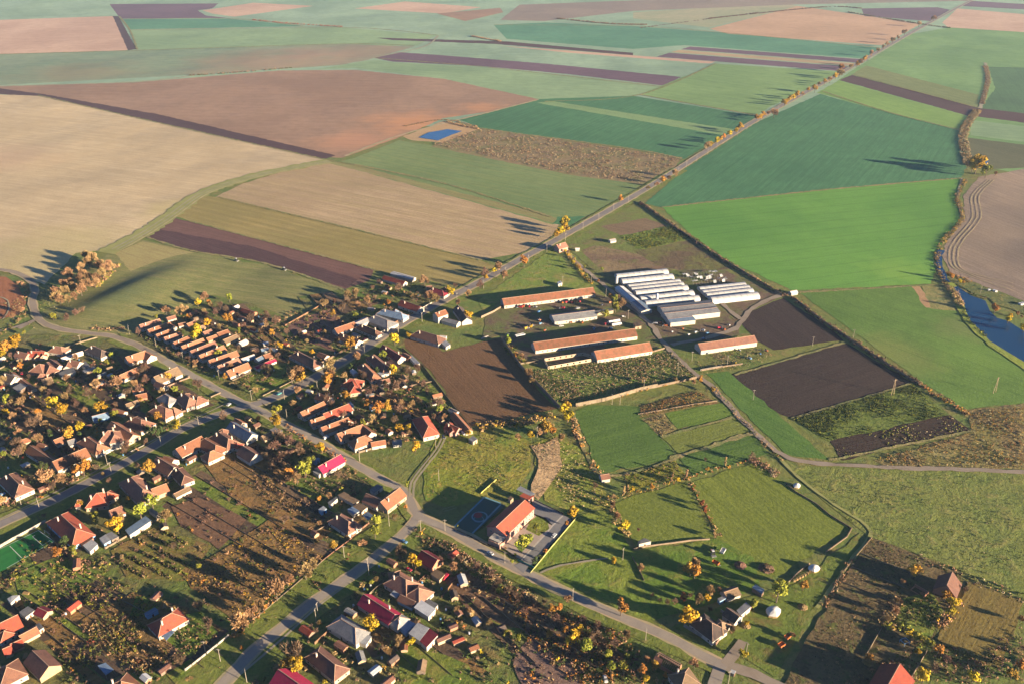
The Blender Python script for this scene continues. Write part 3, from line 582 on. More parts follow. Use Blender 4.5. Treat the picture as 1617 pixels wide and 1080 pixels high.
# ================================================================ BUILDINGS
RM = dict(
    or_=roof_mat('orange_tile', (0.50, 0.20, 0.10), (0.42, 0.18, 0.11)),
    pk=roof_mat('pinkish_tile', (0.44, 0.20, 0.13), (0.36, 0.17, 0.12)),
    br=roof_mat('brown_tile', (0.30, 0.14, 0.10), (0.24, 0.12, 0.09)),
    tan=roof_mat('weathered_tile', (0.38, 0.24, 0.14), (0.30, 0.20, 0.12)),
    dk=roof_mat('old_dark_tile', (0.17, 0.12, 0.10), (0.12, 0.09, 0.08)),
    red=roof_mat('red_metal_roof', (0.50, 0.10, 0.06), (0.42, 0.09, 0.06)),
    rr=roof_mat('scarlet_tile', (0.60, 0.13, 0.07), (0.50, 0.12, 0.08)),
    mag=roof_mat('crimson_metal_roof', (0.62, 0.03, 0.10), (0.55, 0.03, 0.09)),
    wine=roof_mat('wine_metal_roof', (0.30, 0.03, 0.05), (0.24, 0.03, 0.05)),
    gy=roof_mat('grey_sheet_roof', (0.36, 0.34, 0.33), (0.28, 0.27, 0.27)),
    lt=roof_mat('pale_sheet_roof', (0.60, 0.58, 0.56), (0.48, 0.47, 0.47)),
    bl=roof_mat('blue_grey_sheet', (0.28, 0.38, 0.50), (0.22, 0.30, 0.42)),
    wh=roof_mat('white_sheet', (0.82, 0.80, 0.78), (0.72, 0.70, 0.68)),
    barn=roof_mat('stable_tile', (0.44, 0.16, 0.09), (0.30, 0.15, 0.08)))
WM = dict(
    wh=plain_mat('white_plaster', (0.62, 0.58, 0.52), (0.50, 0.45, 0.38), 0.8, obj_rand=0.06),
    cr=plain_mat('cream_plaster', (0.52, 0.42, 0.30), (0.42, 0.34, 0.24), 0.8, obj_rand=0.1),
    pk=plain_mat('pink_plaster', (0.54, 0.32, 0.26), (0.45, 0.27, 0.22), 0.8, obj_rand=0.06),
    bk=plain_mat('bare_brick', (0.48, 0.24, 0.15), (0.38, 0.19, 0.12), 1.2, obj_rand=0.08),
    bl=plain_mat('blue_plaster', (0.25, 0.45, 0.68), (0.22, 0.40, 0.60), 0.8),
    tn=plain_mat('mud_plaster', (0.52, 0.38, 0.24), (0.42, 0.30, 0.19), 0.8, obj_rand=0.1),
    wd=plain_mat('grey_boards', (0.26, 0.20, 0.15), (0.18, 0.14, 0.11), 1.5, obj_rand=0.1))
M_glass = plain_mat('dark_window_glass', (0.03, 0.035, 0.045), (0.05, 0.05, 0.06), 2, rough=0.12, spec=0.6, bmp=0)
M_frame = plain_mat('white_window_frame', (0.75, 0.73, 0.7), None, 2)
M_door = plain_mat('brown_door', (0.17, 0.09, 0.05), None, 3)
M_chim = plain_mat('whitewashed_chimney', (0.72, 0.62, 0.54), (0.5, 0.36, 0.28), 2)
M_cap = plain_mat('mortared_ridge', (0.55, 0.36, 0.25), (0.45, 0.28, 0.2), 1.5)
def win_mesh():
    a = MB(); a.box(-0.62, -0.03, -0.75, 0.62, 0.05, 0.75)
    b = MB(); b.box(-0.5, 0.045, -0.62, -0.03, 0.075, 0.62); b.box(0.03, 0.045, -0.62, 0.5, 0.075, 0.62)
    return a.mesh('window_frame', M_frame), b.mesh('window_pane', M_glass)
WF, WP = win_mesh()
_d = MB(); _d.box(-0.5, -0.03, -1.05, 0.5, 0.06, 1.05); DOORM = _d.mesh('door_leaf', M_door)
def add_window(root, x, y, z, rz):
    o = link('window', WF, root, (x, y, z)); o.rotation_euler = (0, 0, rz)
    link('pane', WP, o)
def seg_parts(root, base, a, b, w, hw, pitch, hip, rm, wm, windows=True, chim=1, door=True, over=0.4, r=None, cap=True):
    """one ridge-roofed block a->b (ground points along the ridge), in the frame of root"""
    d = b - a; L = d.length; th = math.atan2(d.y, d.x); c = (a + b) / 2 - base
    hr = hw + w / 2 * math.tan(pitch)
    ct, st = math.cos(th), math.sin(th)
    T = lambda p: (c.x + p[0] * ct - p[1] * st, c.y + p[0] * st + p[1] * ct, p[2])
    l = L / 2; v = w / 2
    mb = MB()
    if hip:
        mb.box(-l, -v, -0.2, l, v, hw, 0, T)
    else:
        P5 = [(-v, -0.2), (v, -0.2), (v, hw), (0, hr - 0.05), (-v, hw)]
        A = [T((-l, y, z)) for y, z in P5]; B = [T((l, y, z)) for y, z in P5]
        mb.poly(A[::-1]); mb.poly(B)
        for i in range(5):
            j = (i + 1) % 5; mb.poly([A[i], A[j], B[j], B[i]])
    wall = mb.build('wall', wm, root)
    rb = MB(); o = over; tn = math.tan(pitch); e = hw - o * tn; t_ = 0.16
    ins = min(l * 0.95, v * 1.0) if hip else -o
    lo = l + o
    for s in (1, -1):
        q = [(-lo, -s * (v + o), e), (lo, -s * (v + o), e), (l - ins, 0, hr), (-l + ins, 0, hr)]
        if s < 0: q = q[::-1]
        top = [T((x, y, z + t_)) for x, y, z in q]; bot = [T((x, y, z)) for x, y, z in q]
        rb.poly(top); rb.poly(bot[::-1])
        for i in range(4):
            j = (i + 1) % 4; rb.poly([bot[i], bot[j], top[j], top[i]])
    if hip:
        for s in (1, -1):
            q = [(s * lo, -s * (v + o), e), (s * lo, s * (v + o), e), (s * (l - ins), 0, hr)]
            top = [T((x, y, z + t_)) for x, y, z in q]; bot = [T((x, y, z)) for x, y, z in q]
            rb.poly(top); rb.poly(bot[::-1])
            rb.poly([bot[0], bot[1], top[1], top[0]])
    roof = rb.build('roof', rm, root)
    if cap:
        cb = MB(); k = max(0.3, l - ins)
        cb.box(-k, -0.16, hr + 0.06, k, 0.16, hr + t_ + 0.13, 0, T)
        if hip:
            for s in (1, -1):
                for q in (1, -1):
                    p0 = T((s * (l - ins), 0, hr + t_ + 0.02)); p1 = T((s * lo, q * (v + o), e + t_ + 0.02)); cb.tube(p0, p1, 0.14, 0.14, 5)
        cb.build('ridge_cap', M_cap, roof)
    for k in range(chim):
        x = (-0.35 + 0.6 * k + 0.1 * ((k * 7) % 3)) * L * 0.7; y = (0.22 if k % 2 else -0.2) * w
        zt = hr - abs(y) * tn
        cm = MB(); cm.box(x - 0.38, y - 0.38, zt - 0.4, x + 0.38, y + 0.38, hr + 0.9, 0, T)
        cm.box(x - 0.48, y - 0.48, hr + 0.9, x + 0.48, y + 0.48, hr + 1.08, 0, T); cm.build('chimney', M_chim, roof)
    if windows:
        nw = max(1, int(L / 4.2))
        for s in (1, -1):
            for i in range(nw):
                x = -l + (i + 0.5) * L / nw; p = T((x, s * v, min(1.7, hw * 0.55)))
                if s < 0 and i == nw // 2 and door:
                    dd = link('door', DOORM, root, (p[0], p[1], 1.05)); dd.rotation_euler = (0, 0, th + (0 if s > 0 else math.pi))
                else:
                    if (i * 5 + int(L * 10)) % 4 == 0 and nw > 3: continue
                    add_window(root, p[0], p[1], p[2], th + (0 if s > 0 else math.pi))
        for s in (1, -1):
            for y in ((-0.25 * w, 0.25 * w) if w > 7 else (0,)):
                p = T((s * l, y, min(1.7, hw * 0.55))); add_window(root, p[0], p[1], p[2], th - s * math.pi / 2)
    return hr
FOOT = []
def house(z, ridge, label, w=9, hw=3.5, pitch=36, hip=False, rm='or_', wm='wh', wings=(), kind='house', windows=True, chim=1,
          cat=None, group=None, door=True, ext=0.0):
    if kind in ('house', 'barn', 'villa'): ext = ext or 0.9; w *= 1.07
    name = kind; pr = math.radians(pitch); hr = hw + w / 2 * math.tan(pr)
    a = P(*z(ridge[0], ridge[1]), hr); b = P(*z(ridge[2], ridge[3]), hr); a.z = b.z = 0
    if ext:
        d = (b - a).normalized(); a -= d * ext; b += d * ext
    base = (a + b) / 2; root = empty(name, (base.x, base.y, 0))
    seg_parts(root, base, a, b, w, hw, pr, hip, RM[rm], WM[wm], windows, chim, door)
    FOOT.append((a.x, a.y, b.x, b.y, w / 2 + 1))
    for wg in wings:
        k = dict(w=w * 0.85, hw=hw - 0.15, hip=hip, rm=rm, wm=wm); k.update(wg[4] if len(wg) > 4 else {})
        hr2 = k['hw'] + k['w'] / 2 * math.tan(pr)
        a2 = P(*z(wg[0], wg[1]), hr2); b2 = P(*z(wg[2], wg[3]), hr2); a2.z = b2.z = 0
        seg_parts(root, base, a2, b2, k['w'], k['hw'], pr, k['hip'], RM[k['rm']], WM[k['wm']], windows, 0, False)
        FOOT.append((a2.x, a2.y, b2.x, b2.y, k['w'] / 2 + 1))
    return tag(root, label, cat or kind.replace('_', ' '), group, auto=True)
def lean(z, q, label, h=2.8, rm='gy', wm='wd', kind='shed', slope=0.5, group=None, cat=None, open_=False):
    """a sheet roof given by its four corners in the picture (at height h) on walls or posts"""
    pts = [P(*z(*p), h) for p in q]; c = sum(pts, Vector()) / 4
    root = empty(kind, (c.x, c.y, 0))
    n = len(pts); ar = sum(pts[i].x * pts[(i + 1) % n].y - pts[(i + 1) % n].x * pts[i].y for i in range(n))
    if ar < 0: pts = pts[::-1]
    zs = [h + slope * (1 if i in (1, 2) else 0) for i in range(4)]
    rb = MB(); loc = [(p.x - c.x, p.y - c.y) for p in pts]
    top = [(x, y, z_ + 0.15) for (x, y), z_ in zip(loc, zs)]; bot = [(x, y, z_) for (x, y), z_ in zip(loc, zs)]
    rb.poly(top); rb.poly(bot[::-1])
    for i in range(4):
        j = (i + 1) % 4; rb.poly([bot[i], bot[j], top[j], top[i]])
    rb.build('roof', RM[rm], root)
    ins = [(x * 0.93, y * 0.93) for x, y in loc]
    if open_:
        for (x, y), z_ in zip(ins, zs):
            b = MB(); b.box(x - 0.12, y - 0.12, -0.2, x + 0.12, y + 0.12, z_ + 0.02); b.build('post', WM['wd'], root)
    else:
        b = MB(); b.prism(ins, -0.2, [z_ - 0.003 for z_ in zs]); b.build('wall', WM[wm], root)
        cx_, cy_ = (ins[0][0] + ins[1][0]) / 2, (ins[0][1] + ins[1][1]) / 2
        t = math.atan2(ins[1][1] - ins[0][1], ins[1][0] - ins[0][0]); nx, ny = math.sin(t), -math.cos(t)
        dd = link('door', DOORM, root, (cx_ + nx * 0.02, cy_ + ny * 0.02, 1.05)); dd.rotation_euler = (0, 0, t + math.pi)
    FOOT.append((pts[0].x, pts[0].y, pts[2].x, pts[2].y, 4))
    return tag(root, label, cat or kind.replace('_', ' '), group, auto=True)
B = Zr(200, 400)
rows = [((118, 608, 270, 562), 8), ((188, 650, 358, 588), 8), ((258, 690, 380, 643), 7.5), ((328, 714, 452, 674), 7), ((405, 757, 520, 707), 7.5), ((475, 787, 640, 727), 8),
        ((550, 827, 740, 752), 7.5), ((625, 864, 815, 787), 8.5), ((707, 907, 925, 832), 8.5), ((782, 954, 940, 892), 9), ((860, 997, 1022, 932), 10)]
ordn = ['first', 'second', 'third', 'fourth', 'fifth', 'sixth', 'seventh', 'eighth', 'ninth', 'tenth', 'eleventh']
for i, (rg, w) in enumerate(rows):
    wg = [(rg[2] - 8, rg[3] + 4, rg[2] + 40, rg[3] + 30, dict(w=6, hip=False))] if i in (1, 2) else []
    house(B, rg, 'long narrow house with pinkish tile roof, %s from the far end of the parallel row' % ordn[i], w=w * 0.84, hw=3.3, pitch=38, rm='or_' if i % 3 else 'pk', wings=wg,
          group='parallel row of long houses along the lane')
sh = dict(kind='shed', windows=False, chim=0, hw=2.4, pitch=28)
for rg, w, rm, wm, lb in (((340, 550, 412, 530), 6, 'pk', 'wh', 'tiled shed'), ((512, 602, 578, 577), 7, 'or_', 'wh', 'orange roofed outbuilding'),
                          ((582, 640, 655, 612), 6, 'tan', 'tn', 'small tan roofed shed'), ((650, 672, 716, 648), 6, 'pk', 'wh', 'small pink roofed shed'),
                          ((770, 680, 858, 650), 8, 'or_', 'wh', 'orange roofed barn'), ((822, 738, 935, 690), 8, 'tan', 'cr', 'tan roofed barn'),
                          ((680, 722, 760, 694), 6, 'or_', 'tn', 'narrow orange roofed shed'), ((955, 760, 1012, 730), 6, 'lt', 'wh', 'pale sheet roofed shed'),
                          ((1165, 865, 1222, 845), 8, 'or_', 'bk', 'square orange roofed shed'), ((440, 602, 500, 590), 5, 'pk', 'wh', 'little pink roofed hut'),
                          ((985, 470, 1085, 500), 7, 'red', 'bk', 'red roofed brick hut'), ((915, 455, 945, 440), 4, 'wh', 'wh', 'little white hut'),
                          ((1145, 812, 1200, 800), 5, 'bl', 'wh', 'blue grey shed'), ((1225, 800, 1270, 812), 4, 'bl', 'wh', 'turquoise blue shed'), ((975, 895, 1082, 858), 4.5, 'lt', 'bl', 'narrow pale roofed shed with blue side')):
    house(B, rg, lb, w=w, rm=rm, wm=wm, **sh)
house(B, (1092, 965, 1258, 897), 'long low shed with crimson sheet roof and white wall', w=5.5, rm='mag', kind='shed', windows=False, chim=0, hw=2.6, pitch=20)
house(B, (1100, 895, 1150, 870), 'dark blue roofed shed', w=6, rm='bl', **sh)
C = Zr(400, 400)
house(C, (350, 822, 545, 918), 'long white house with dark brown hipped roof beside the main road', w=10, hip=True, rm='br', chim=2)
house(C, (560, 842, 625, 868), 'small brown roofed outhouse', w=6, rm='br', **sh)
house(C, (700, 640, 850, 588), 'white barn with bright orange tiled roof', w=8, rm='or_', kind='barn', chim=0, hw=3.4)
house(C, (745, 683, 890, 735), 'white cottage with brown roof and round gable', w=8.5, rm='br')
house(C, (900, 598, 1062, 665), 'white courtyard house with brown tiled roof', w=8, rm='br', hip=True, chim=3)
house(C, (860, 600, 970, 552), 'pale blue sheet roofed barn', w=9, rm='lt', wm='wh', kind='barn', windows=False, chim=0, pitch=15)
house(C, (1000, 520, 1180, 590), 'wide house with weathered grey sheet roof', w=13, rm='gy', hip=True, pitch=25)
house(C, (1080, 470, 1290, 520), 'house with purple grey metal roof along the road', w=9, rm='bl', hip=True, wings=[(1180, 490, 1240, 470)])
house(C, (1265, 402, 1412, 452), 'cream house with red tiled roof at the road', w=9, rm='red', wings=[(1385, 445, 1425, 462, dict(rm='wh'))])
house(C, (1183, 160, 1368, 212), 'long low white shed at the edge of the stubble field', w=6, rm='wh', kind='stable', windows=False, chim=0, hw=3, pitch=14, door=False)
house(C, (1115, 190, 1292, 240), 'long white shed with red roof', w=7, rm='red', kind='stable', windows=False, chim=0, hw=3)
house(C, (1108, 782, 1255, 872), 'white house with purple brown roof', w=8, rm='wine', hip=False, chim=2)
house(C, (1000, 850, 1140, 965), 'white house with dark roof and orange sunlit side', w=8.5, rm='br', hip=True, chim=3)
house(C, (925, 925, 1040, 1040), 'narrow house with orange tiled roof and blue yard', w=8, rm='or_', hip=True)
house(C, (1375, 645, 1600, 712), 'wide house with old brown hipped roof', w=11, rm='br', hip=True)
house(C, (1275, 845, 1335, 878), 'small pink roofed brick outhouse', w=6, rm='pk', wm='bk', **sh)
lean(C, [(1320, 880), (1350, 870), (1420, 940), (1385, 950)], 'long pale sheet roofed shed', rm='lt', wm='wh')
lean(C, [(1130, 925), (1170, 905), (1260, 960), (1215, 985)], 'yard roof of brown sheet', rm='br', open_=True, kind='canopy')
lean(C, [(1570, 740), (1610, 722), (1680, 780), (1640, 800)], 'pale sheet roofed shed beside the ploughed field', rm='lt', wm='wh')
house(C, (1590, 700, 1640, 705), 'low white outbuilding', w=5, rm='lt', **sh)
D = Zr(600, 330)
house(D, (478, 885, 548, 862), 'tall white house with orange roof and dark side', w=8, hw=6.5, pitch=32, rm='or_', kind='house', windows=False)
house(D, (665, 825, 738, 925), 'long cottage with dark tiled roof and white gable', w=9, rm='dk', hw=3.4, windows=False)
house(D, (545, 925, 670, 960), 'low annex with grey brown roof', w=7, rm='gy', **dict(sh, hw=3))
house(D, (430, 668, 560, 700), 'white house with plum coloured roof at the road', w=9, rm='wine', hip=True, wings=[(540, 660, 580, 690, dict(rm='or_', w=6))])
house(D, (395, 660, 440, 655), 'brown roofed hut behind plum roofed house', w=6, rm='br', **sh)
house(D, (1508, 305, 1572, 288), 'pink gatehouse with red roof at the farm entrance', w=9, hw=4.5, rm='pk', wm='pk')
E = Zr(450, 540)
house(E, (500, 305, 640, 318), 'villa with cross shaped red brown roof and porch', w=11, hw=4, rm='red', wm='cr', hip=True, wings=[(560, 290, 600, 395, dict(w=9, rm='red', wm='cr'))])
house(E, (285, 432, 372, 462), 'small house with orange and purple roof', w=8, rm='or_')
house(E, (140, 592, 320, 507), 'long narrow house with orange roof by the crossroads', w=8, rm='or_')
house(E, (335, 605, 535, 527), 'house with smooth red metal roof and white end', w=9, rm='red')
lean(E, [(525, 525), (560, 508), (590, 550), (552, 570)], 'pale sheet annex at the end of the red roof', rm='lt', wm='wh', h=4)
house(E, (228, 660, 322, 630), 'short orange roofed house by the lane', w=7.5, rm='or_')
house(E, (318, 722, 528, 642), 'L-shaped orange roofed house by the lane', w=8.5, rm='or_', wings=[(515, 640, 540, 665)])
house(E, (455, 775, 650, 702), 'long orange roofed house with turned wing', w=9, rm='or_', wings=[(650, 700, 735, 765)])
house(E, (570, 835, 715, 780), 'hipped orange roofed corner house', w=10, rm='or_', hip=True)
house(E, (733, 852, 852, 832), 'low cream outbuilding with orange roof beside the fence', w=6, rm='or_', wm='wh', **dict(sh, hw=3))
house(E, (915, 838, 988, 828), 'grey roofed shed at the meadow edge', w=6, rm='gy', wm='wh', **sh)
house(E, (1150, 605, 1240, 745), 'white house with bright red hipped roof at the meadow', w=11, hw=3.6, rm='rr', hip=True, chim=0)
house(E, (1435, 595, 1565, 740), 'long stable with orange roof along the ploughed field', w=6, rm='or_', wm='cr', kind='stable', windows=False, chim=0, hw=2.8)
house(E, (1385, 690, 1470, 725), 'small pink house with red roof beside the stable', w=7, rm='rr', wm='pk', wings=[(1400, 680, 1430, 750, dict(w=5, rm='rr', wm='pk'))])
house(E, (1405, 560, 1465, 590), 'grey roofed hut at the end of the stable', w=4, rm='gy', **sh)
house(E, (790, 328, 885, 308), 'small pink roofed shed in a garden', w=6, rm='pk', wm='wh', **sh)
lean(E, [(785, 262), (860, 240), (890, 262), (820, 285)], 'pale sheet roof beside white house', rm='lt', wm='wh')
lean(E, [(1560, 825), (1600, 800), (1640, 830), (1600, 850)], 'low hut beside the meadow track', rm='gy', wm='cr')
lean(E, [(715, 545), (735, 528), (760, 550), (735, 565)], 'tiny pale roofed hut in a garden', rm='lt', wm='bl')
Gz = Zr(0, 520)
house(Gz, (150, 185, 230, 205), 'low pink plastered house', w=7, rm='pk', wm='pk')
house(Gz, (250, 182, 370, 188), 'cream house with several small red roofs', w=8, rm='red', wm='cr', wings=[(300, 165, 320, 215, dict(w=6)), (345, 175, 365, 215, dict(w=6))])
house(Gz, (445, 138, 550, 155), 'pale house with brown roof behind the wall', w=9, rm='pk', wm='wh', hip=True)
house(Gz, (765, 132, 890, 188), 'white house with dark hipped roof near the lane', w=9, rm='dk', hip=True)
house(Gz, (1080, 232, 1225, 184), 'house with orange roof and short cross wing', w=10, rm='or_', wings=[(1215, 180, 1285, 218)])
house(Gz, (1025, 385, 1215, 300), 'long thin orange roofed barn behind trees', w=7, rm='or_', kind='barn', windows=False, chim=0)
house(Gz, (1318, 400, 1500, 322), 'long white house with ochre roof and shrub row', w=11, rm='tan', wings=[(1330, 440, 1400, 475, dict(w=6, rm='br'))], chim=2)
house(Gz, (285, 290, 385, 300), 'large pink roofed house with two wings', w=11, rm='pk', wm='pk', hip=True, wings=[(380, 262, 440, 330, dict(w=10)), (320, 380, 370, 375, dict(w=6))])
house(Gz, (430, 255, 500, 300), 'dark roofed building with pale wall', w=8, rm='br', wm='wh', kind='barn', windows=False, chim=0)
house(Gz, (590, 258, 670, 275), 'white L-shaped building with pale tiles', w=7, rm='pk', wings=[(590, 262, 565, 310, dict(w=6))])
lean(Gz, [(495, 370), (620, 325), (650, 360), (520, 405)], 'wide grey sheet roof over a yard', rm='gy', wm='wh', kind='shed')
lean(Gz, [(400, 365), (440, 330), (490, 350), (445, 385)], 'square brown sheet roof', rm='br', wm='wd')
lean(Gz, [(680, 290), (730, 275), (765, 315), (710, 330)], 'grey roof with skylights', rm='gy', wm='wh')
lean(Gz, [(700, 350), (800, 318), (820, 340), (720, 368)], 'long grey woodshed', rm='gy', wm='wd')
house(Gz, (355, 425, 435, 402), 'cream shed with tan roof', w=7, rm='tan', wm='cr', **sh)
house(Gz, (520, 242, 698, 185), 'long thin white shed roof', w=3.5, rm='wh', wm='wh', **sh)
house(Gz, (45, 372, 118, 398), 'dark roofed house with white corner', w=9, rm='dk', wings=[(100, 380, 150, 410, dict(w=6, rm='wh'))])
house(Gz, (95, 362, 285, 500), 'long thin orange roofed outbuilding', w=4.5, rm='or_', wm='cr', **sh)
lean(Gz, [(105, 495), (175, 460), (240, 480), (160, 530)], 'old grey tiled barn', rm='gy', wm='wd')
lean(Gz, [(0, 570), (60, 545), (105, 580), (20, 600)], 'old tan roofed barn', rm='tan', wm='wd')
house(Gz, (1155, 558, 1245, 540), 'small terracotta roofed cabin', w=7, rm='or_', wm='bk', **sh)
house(Gz, (1070, 635, 1170, 600), 'small tan roofed shed', w=6, rm='tan', wm='cr', **sh)
house(Gz, (1105, 728, 1245, 785), 'corner house with plum and orange hipped roof', w=12, rm='pk', hip=True, chim=2)
house(Gz, (955, 785, 1125, 890), 'long house with orange tiled roof beside the villa', w=9, rm='or_', wm='cr', hip=False, chim=2)
house(Gz, (870, 862, 970, 858), 'two storey white villa with balconies and wine coloured roof', w=12, hw=6.0, rm='pk', wm='wh', hip=True, kind='villa', chim=2, wings=[(955, 845, 985, 920, dict(w=9, hw=6.5, rm='pk'))])
house(Gz, (710, 900, 860, 992), 'long white house with orange hipped roof next to the villa', w=10, rm='or_', hip=True, chim=3)
house(Gz, (785, 738, 915, 703), 'blue grey roofed shed', w=8, rm='bl', wm='bl', **sh)
house(Gz, (965, 672, 1060, 700), 'narrow orange tiled shed', w=5, rm='or_', **sh)
house(Gz, (165, 945, 245, 918), 'lone orange roofed shed among trees', w=6, rm='or_', wm='cr', **sh)
house(Gz, (458, 940, 530, 912), 'square orange roofed shed', w=9, rm='or_', wm='wh', **sh)
house(Gz, (575, 945, 640, 925), 'grey tiled barn behind courtyard', w=8, rm='gy', wm='wh', **sh)
house(Gz, (330, 965, 385, 990), 'tiny orange roofed hut', w=4, rm='or_', **sh)
Hz = Zr(200, 560)
house(Hz, (470, 312, 560, 385), 'white corner house with hipped wing on the green', w=11, rm='pk', hip=True, chim=2, wings=[(555, 378, 660, 335, dict(w=10))])
house(Hz, (240, 415, 370, 470), 'house with plum roof and orange front wing', w=11, rm='pk', hip=True, wings=[(370, 465, 430, 432, dict(w=10))])
house(Hz, (300, 322, 385, 370), 'grey green roofed barn behind corner house', w=8, rm='gy', hip=True, kind='barn', windows=False, chim=0)
house(Hz, (430, 795, 625, 695), 'large U-shaped house with orange hipped roofs round a yard', w=11, hw=3.6, rm='or_', hip=False, chim=1,
      wings=[(620, 692, 800, 790, dict(w=11, hip=True)), (790, 788, 655, 850, dict(w=10, hip=True))])
house(Hz, (755, 640, 900, 735), 'white house with plum hipped roof beside the street', w=11, rm='pk', hip=True, chim=2, wings=[(780, 620, 850, 640, dict(w=7)), (900, 735, 970, 755, dict(w=6, rm='red'))])
house(Hz, (895, 572, 1060, 668), 'house with grey and violet metal roof', w=10, rm='bl', hip=False, chim=2, wings=[(925, 540, 985, 575, dict(w=7, rm='or_'))])
house(Hz, (990, 775, 1090, 838), 'brown roofed white barn', w=10, rm='br', kind='barn', windows=False, chim=0)
house(Hz, (1150, 690, 1220, 660), 'small tan roofed shed in the yard', w=7, rm='tan', wm='cr', **sh)
lean(Hz, [(1215, 640), (1260, 620), (1330, 650), (1280, 665)], 'grey roof under a yellow tree', rm='gy', wm='wd')
house(Hz, (265, 872, 395, 950), 'white house with plum roof and orange top wing', w=10, rm='pk', hip=False, chim=1, wings=[(320, 860, 400, 890, dict(w=8, rm='or_'))])
house(Hz, (420, 950, 510, 1045), 'white house with brown roof behind it', w=8, rm='br', hip=True)
I = Zr(0, 680)
house(I, (50, 345, 190, 480), 'white house with orange hipped roof at the left edge', w=11, rm='pk', hip=True, chim=2)
house(I, (460, 255, 715, 150), 'long school-like white building with orange roof', w=11, hw=3.8, rm='or_', chim=0, wings=[(255, 125, 455, 250, dict(w=8, hip=False))])
house(I, (1085, 365, 1250, 530), 'large house with plum and orange hipped roof', w=12, rm='pk', hip=True, chim=3, wings=[(1110, 385, 1170, 405, dict(w=8))])
house(I, (1300, 490, 1400, 452), 'low orange roofed house with cream wall', w=8, rm='or_', wm='cr', hip=False, chim=0)
house(I, (1480, 535, 1608, 472), 'long pale grey roofed stable', w=5, rm='tan', wm='wh', **sh)
house(I, (745, 540, 905, 520), 'house with scarlet hipped roof and blue terrace', w=13, rm='rr', wm='cr', hip=True, chim=2, wings=[(880, 500, 950, 540, dict(w=9, rm='rr'))])
house(I, (640, 590, 680, 585), 'small scarlet roofed garden pavilion', w=6, rm='rr', wm='wh', hip=True, kind='pavilion', windows=False, chim=0, pitch=40)
house(I, (480, 680, 690, 870), 'big house with scarlet hipped roof above the sports pitch', w=13, rm='rr', wm='bl', hip=True, chim=2)
lean(I, [(655, 935), (740, 880), (800, 915), (700, 975)], 'brown sheet lean-to behind the scarlet roof', rm='br', wm='bk', h=3)
lean(I, [(690, 960), (770, 910), (835, 965), (765, 1030)], 'square white flat roofed garage', rm='wh', wm='wh', h=3, slope=0.1, kind='garage')
lean(I, [(845, 915), (900, 885), (945, 935), (885, 965)], 'small blue white roofed shed', rm='lt', wm='bl')
lean(I, [(890, 885), (950, 862), (1015, 905), (950, 930)], 'tan sheet roofed workshop', rm='gy', wm='wd')
lean(I, [(1065, 845), (1240, 730), (1290, 770), (1100, 890)], 'long shed with blue grey sheet roof', rm='bl', wm='wh', h=3.2, slope=0.6)
lean(I, [(1260, 670), (1290, 660), (1355, 705), (1330, 725)], 'narrow grey roofed shed', rm='gy', wm='wh')
house(I, (945, 672, 1025, 640), 'pink roofed annex with white corner', w=8, rm='pk', wm='wh', hip=False, chim=0, windows=False)
lean(I, [(168, 290), (235, 268), (262, 285), (195, 312)], 'tiny pale blue roof in dark garden', rm='lt', wm='wd')
J = Zr(0, 880)
house(J, (-25, 570, 130, 495), 'house with scarlet roof in the lower left corner', w=11, rm='rr', chim=0, wings=[(10, 600, 60, 650, dict(w=8, hip=True))])
house(J, (165, 665, 305, 590), 'long tan roofed shed with grey end', w=7, rm='or_', wm='cr', **sh)
lean(J, [(300, 575), (335, 562), (375, 600), (335, 620)], 'green grey sheet roof at end of shed', rm='gy', wm='wh')
house(J, (90, 735, 180, 695), 'red sheet roofed shed', w=7, rm='red', wm='bk', **sh)
house(J, (25, 778, 88, 750), 'small red roofed cabin', w=7, rm='red', wm='cr', **sh)
house(J, (285, 800, 405, 915), 'brown roofed barn standing alone', w=10, rm='br', wm='tn', kind='barn', windows=False, chim=0)
house(J, (20, 870, 90, 985), 'white house with pink hipped roof in lower left corner', w=12, rm='pk', hip=True)
lean(J, [(160, 465), (240, 420), (300, 455), (215, 510)], 'grey blue sheet roofed shed', rm='gy', wm='wh')
house(J, (325, 425, 400, 460), 'small wine coloured shed', w=6, rm='wine', wm='cr', **sh)
house(J, (1305, 560, 1535, 430), 'lone white house with orange roof and blue porch roof', w=11, rm='rr', hip=True, chim=2)
lean(J, [(1375, 660), (1450, 610), (1485, 640), (1415, 705)], 'blue porch roof of the lone orange roofed house', rm='bl', wm='wh', h=2.6, open_=True, kind='canopy')
house(J, (970, 1000, 1090, 1100), 'orange roofed house at the bottom edge', w=12, rm='or_', hip=True)
lean(J, [(1225, 475), (1320, 430), (1350, 450), (1250, 500)], 'blue sheet roofed shed in shade', rm='bl', wm='bl')
lean(J, [(830, 920), (900, 900), (970, 960), (900, 1000)], 'blue sheet canopy in shade', rm='bl', open_=True, kind='canopy')
lean(J, [(60, 350), (105, 330), (170, 325), (90, 390)], 'small white and blue shed', rm='lt', wm='wh')
K = Zr(270, 880)
house(K, (1210, 765, 1440, 945), 'long house with dark tiles and shed at its end', w=9, rm='br', wm='cr', hip=True, chim=1)
house(K, (925, 960, 1110, 1090), 'house with crimson metal roof at the bottom edge', w=13, rm='mag', wm='wh', hip=False, chim=0)
L_ = Zr(540, 840)
house(L_, (-60, 710, 165, 845), 'long white house with grey lichen covered roof', w=10, rm='gy', hip=True, chim=0)
lean(L_, [(105, 925), (170, 850), (255, 895), (205, 960)], 'white and scarlet sheet annex', rm='lt', wm='wh', h=2.8)
house(L_, (195, 535, 435, 690), 'long house with crimson metal roof', w=9, rm='mag', wm='wh', hip=False, chim=3)
house(L_, (455, 700, 520, 740), 'grey hipped annex joined to the crimson roof', w=9, rm='gy', hip=True, windows=False, chim=0, kind='annex')
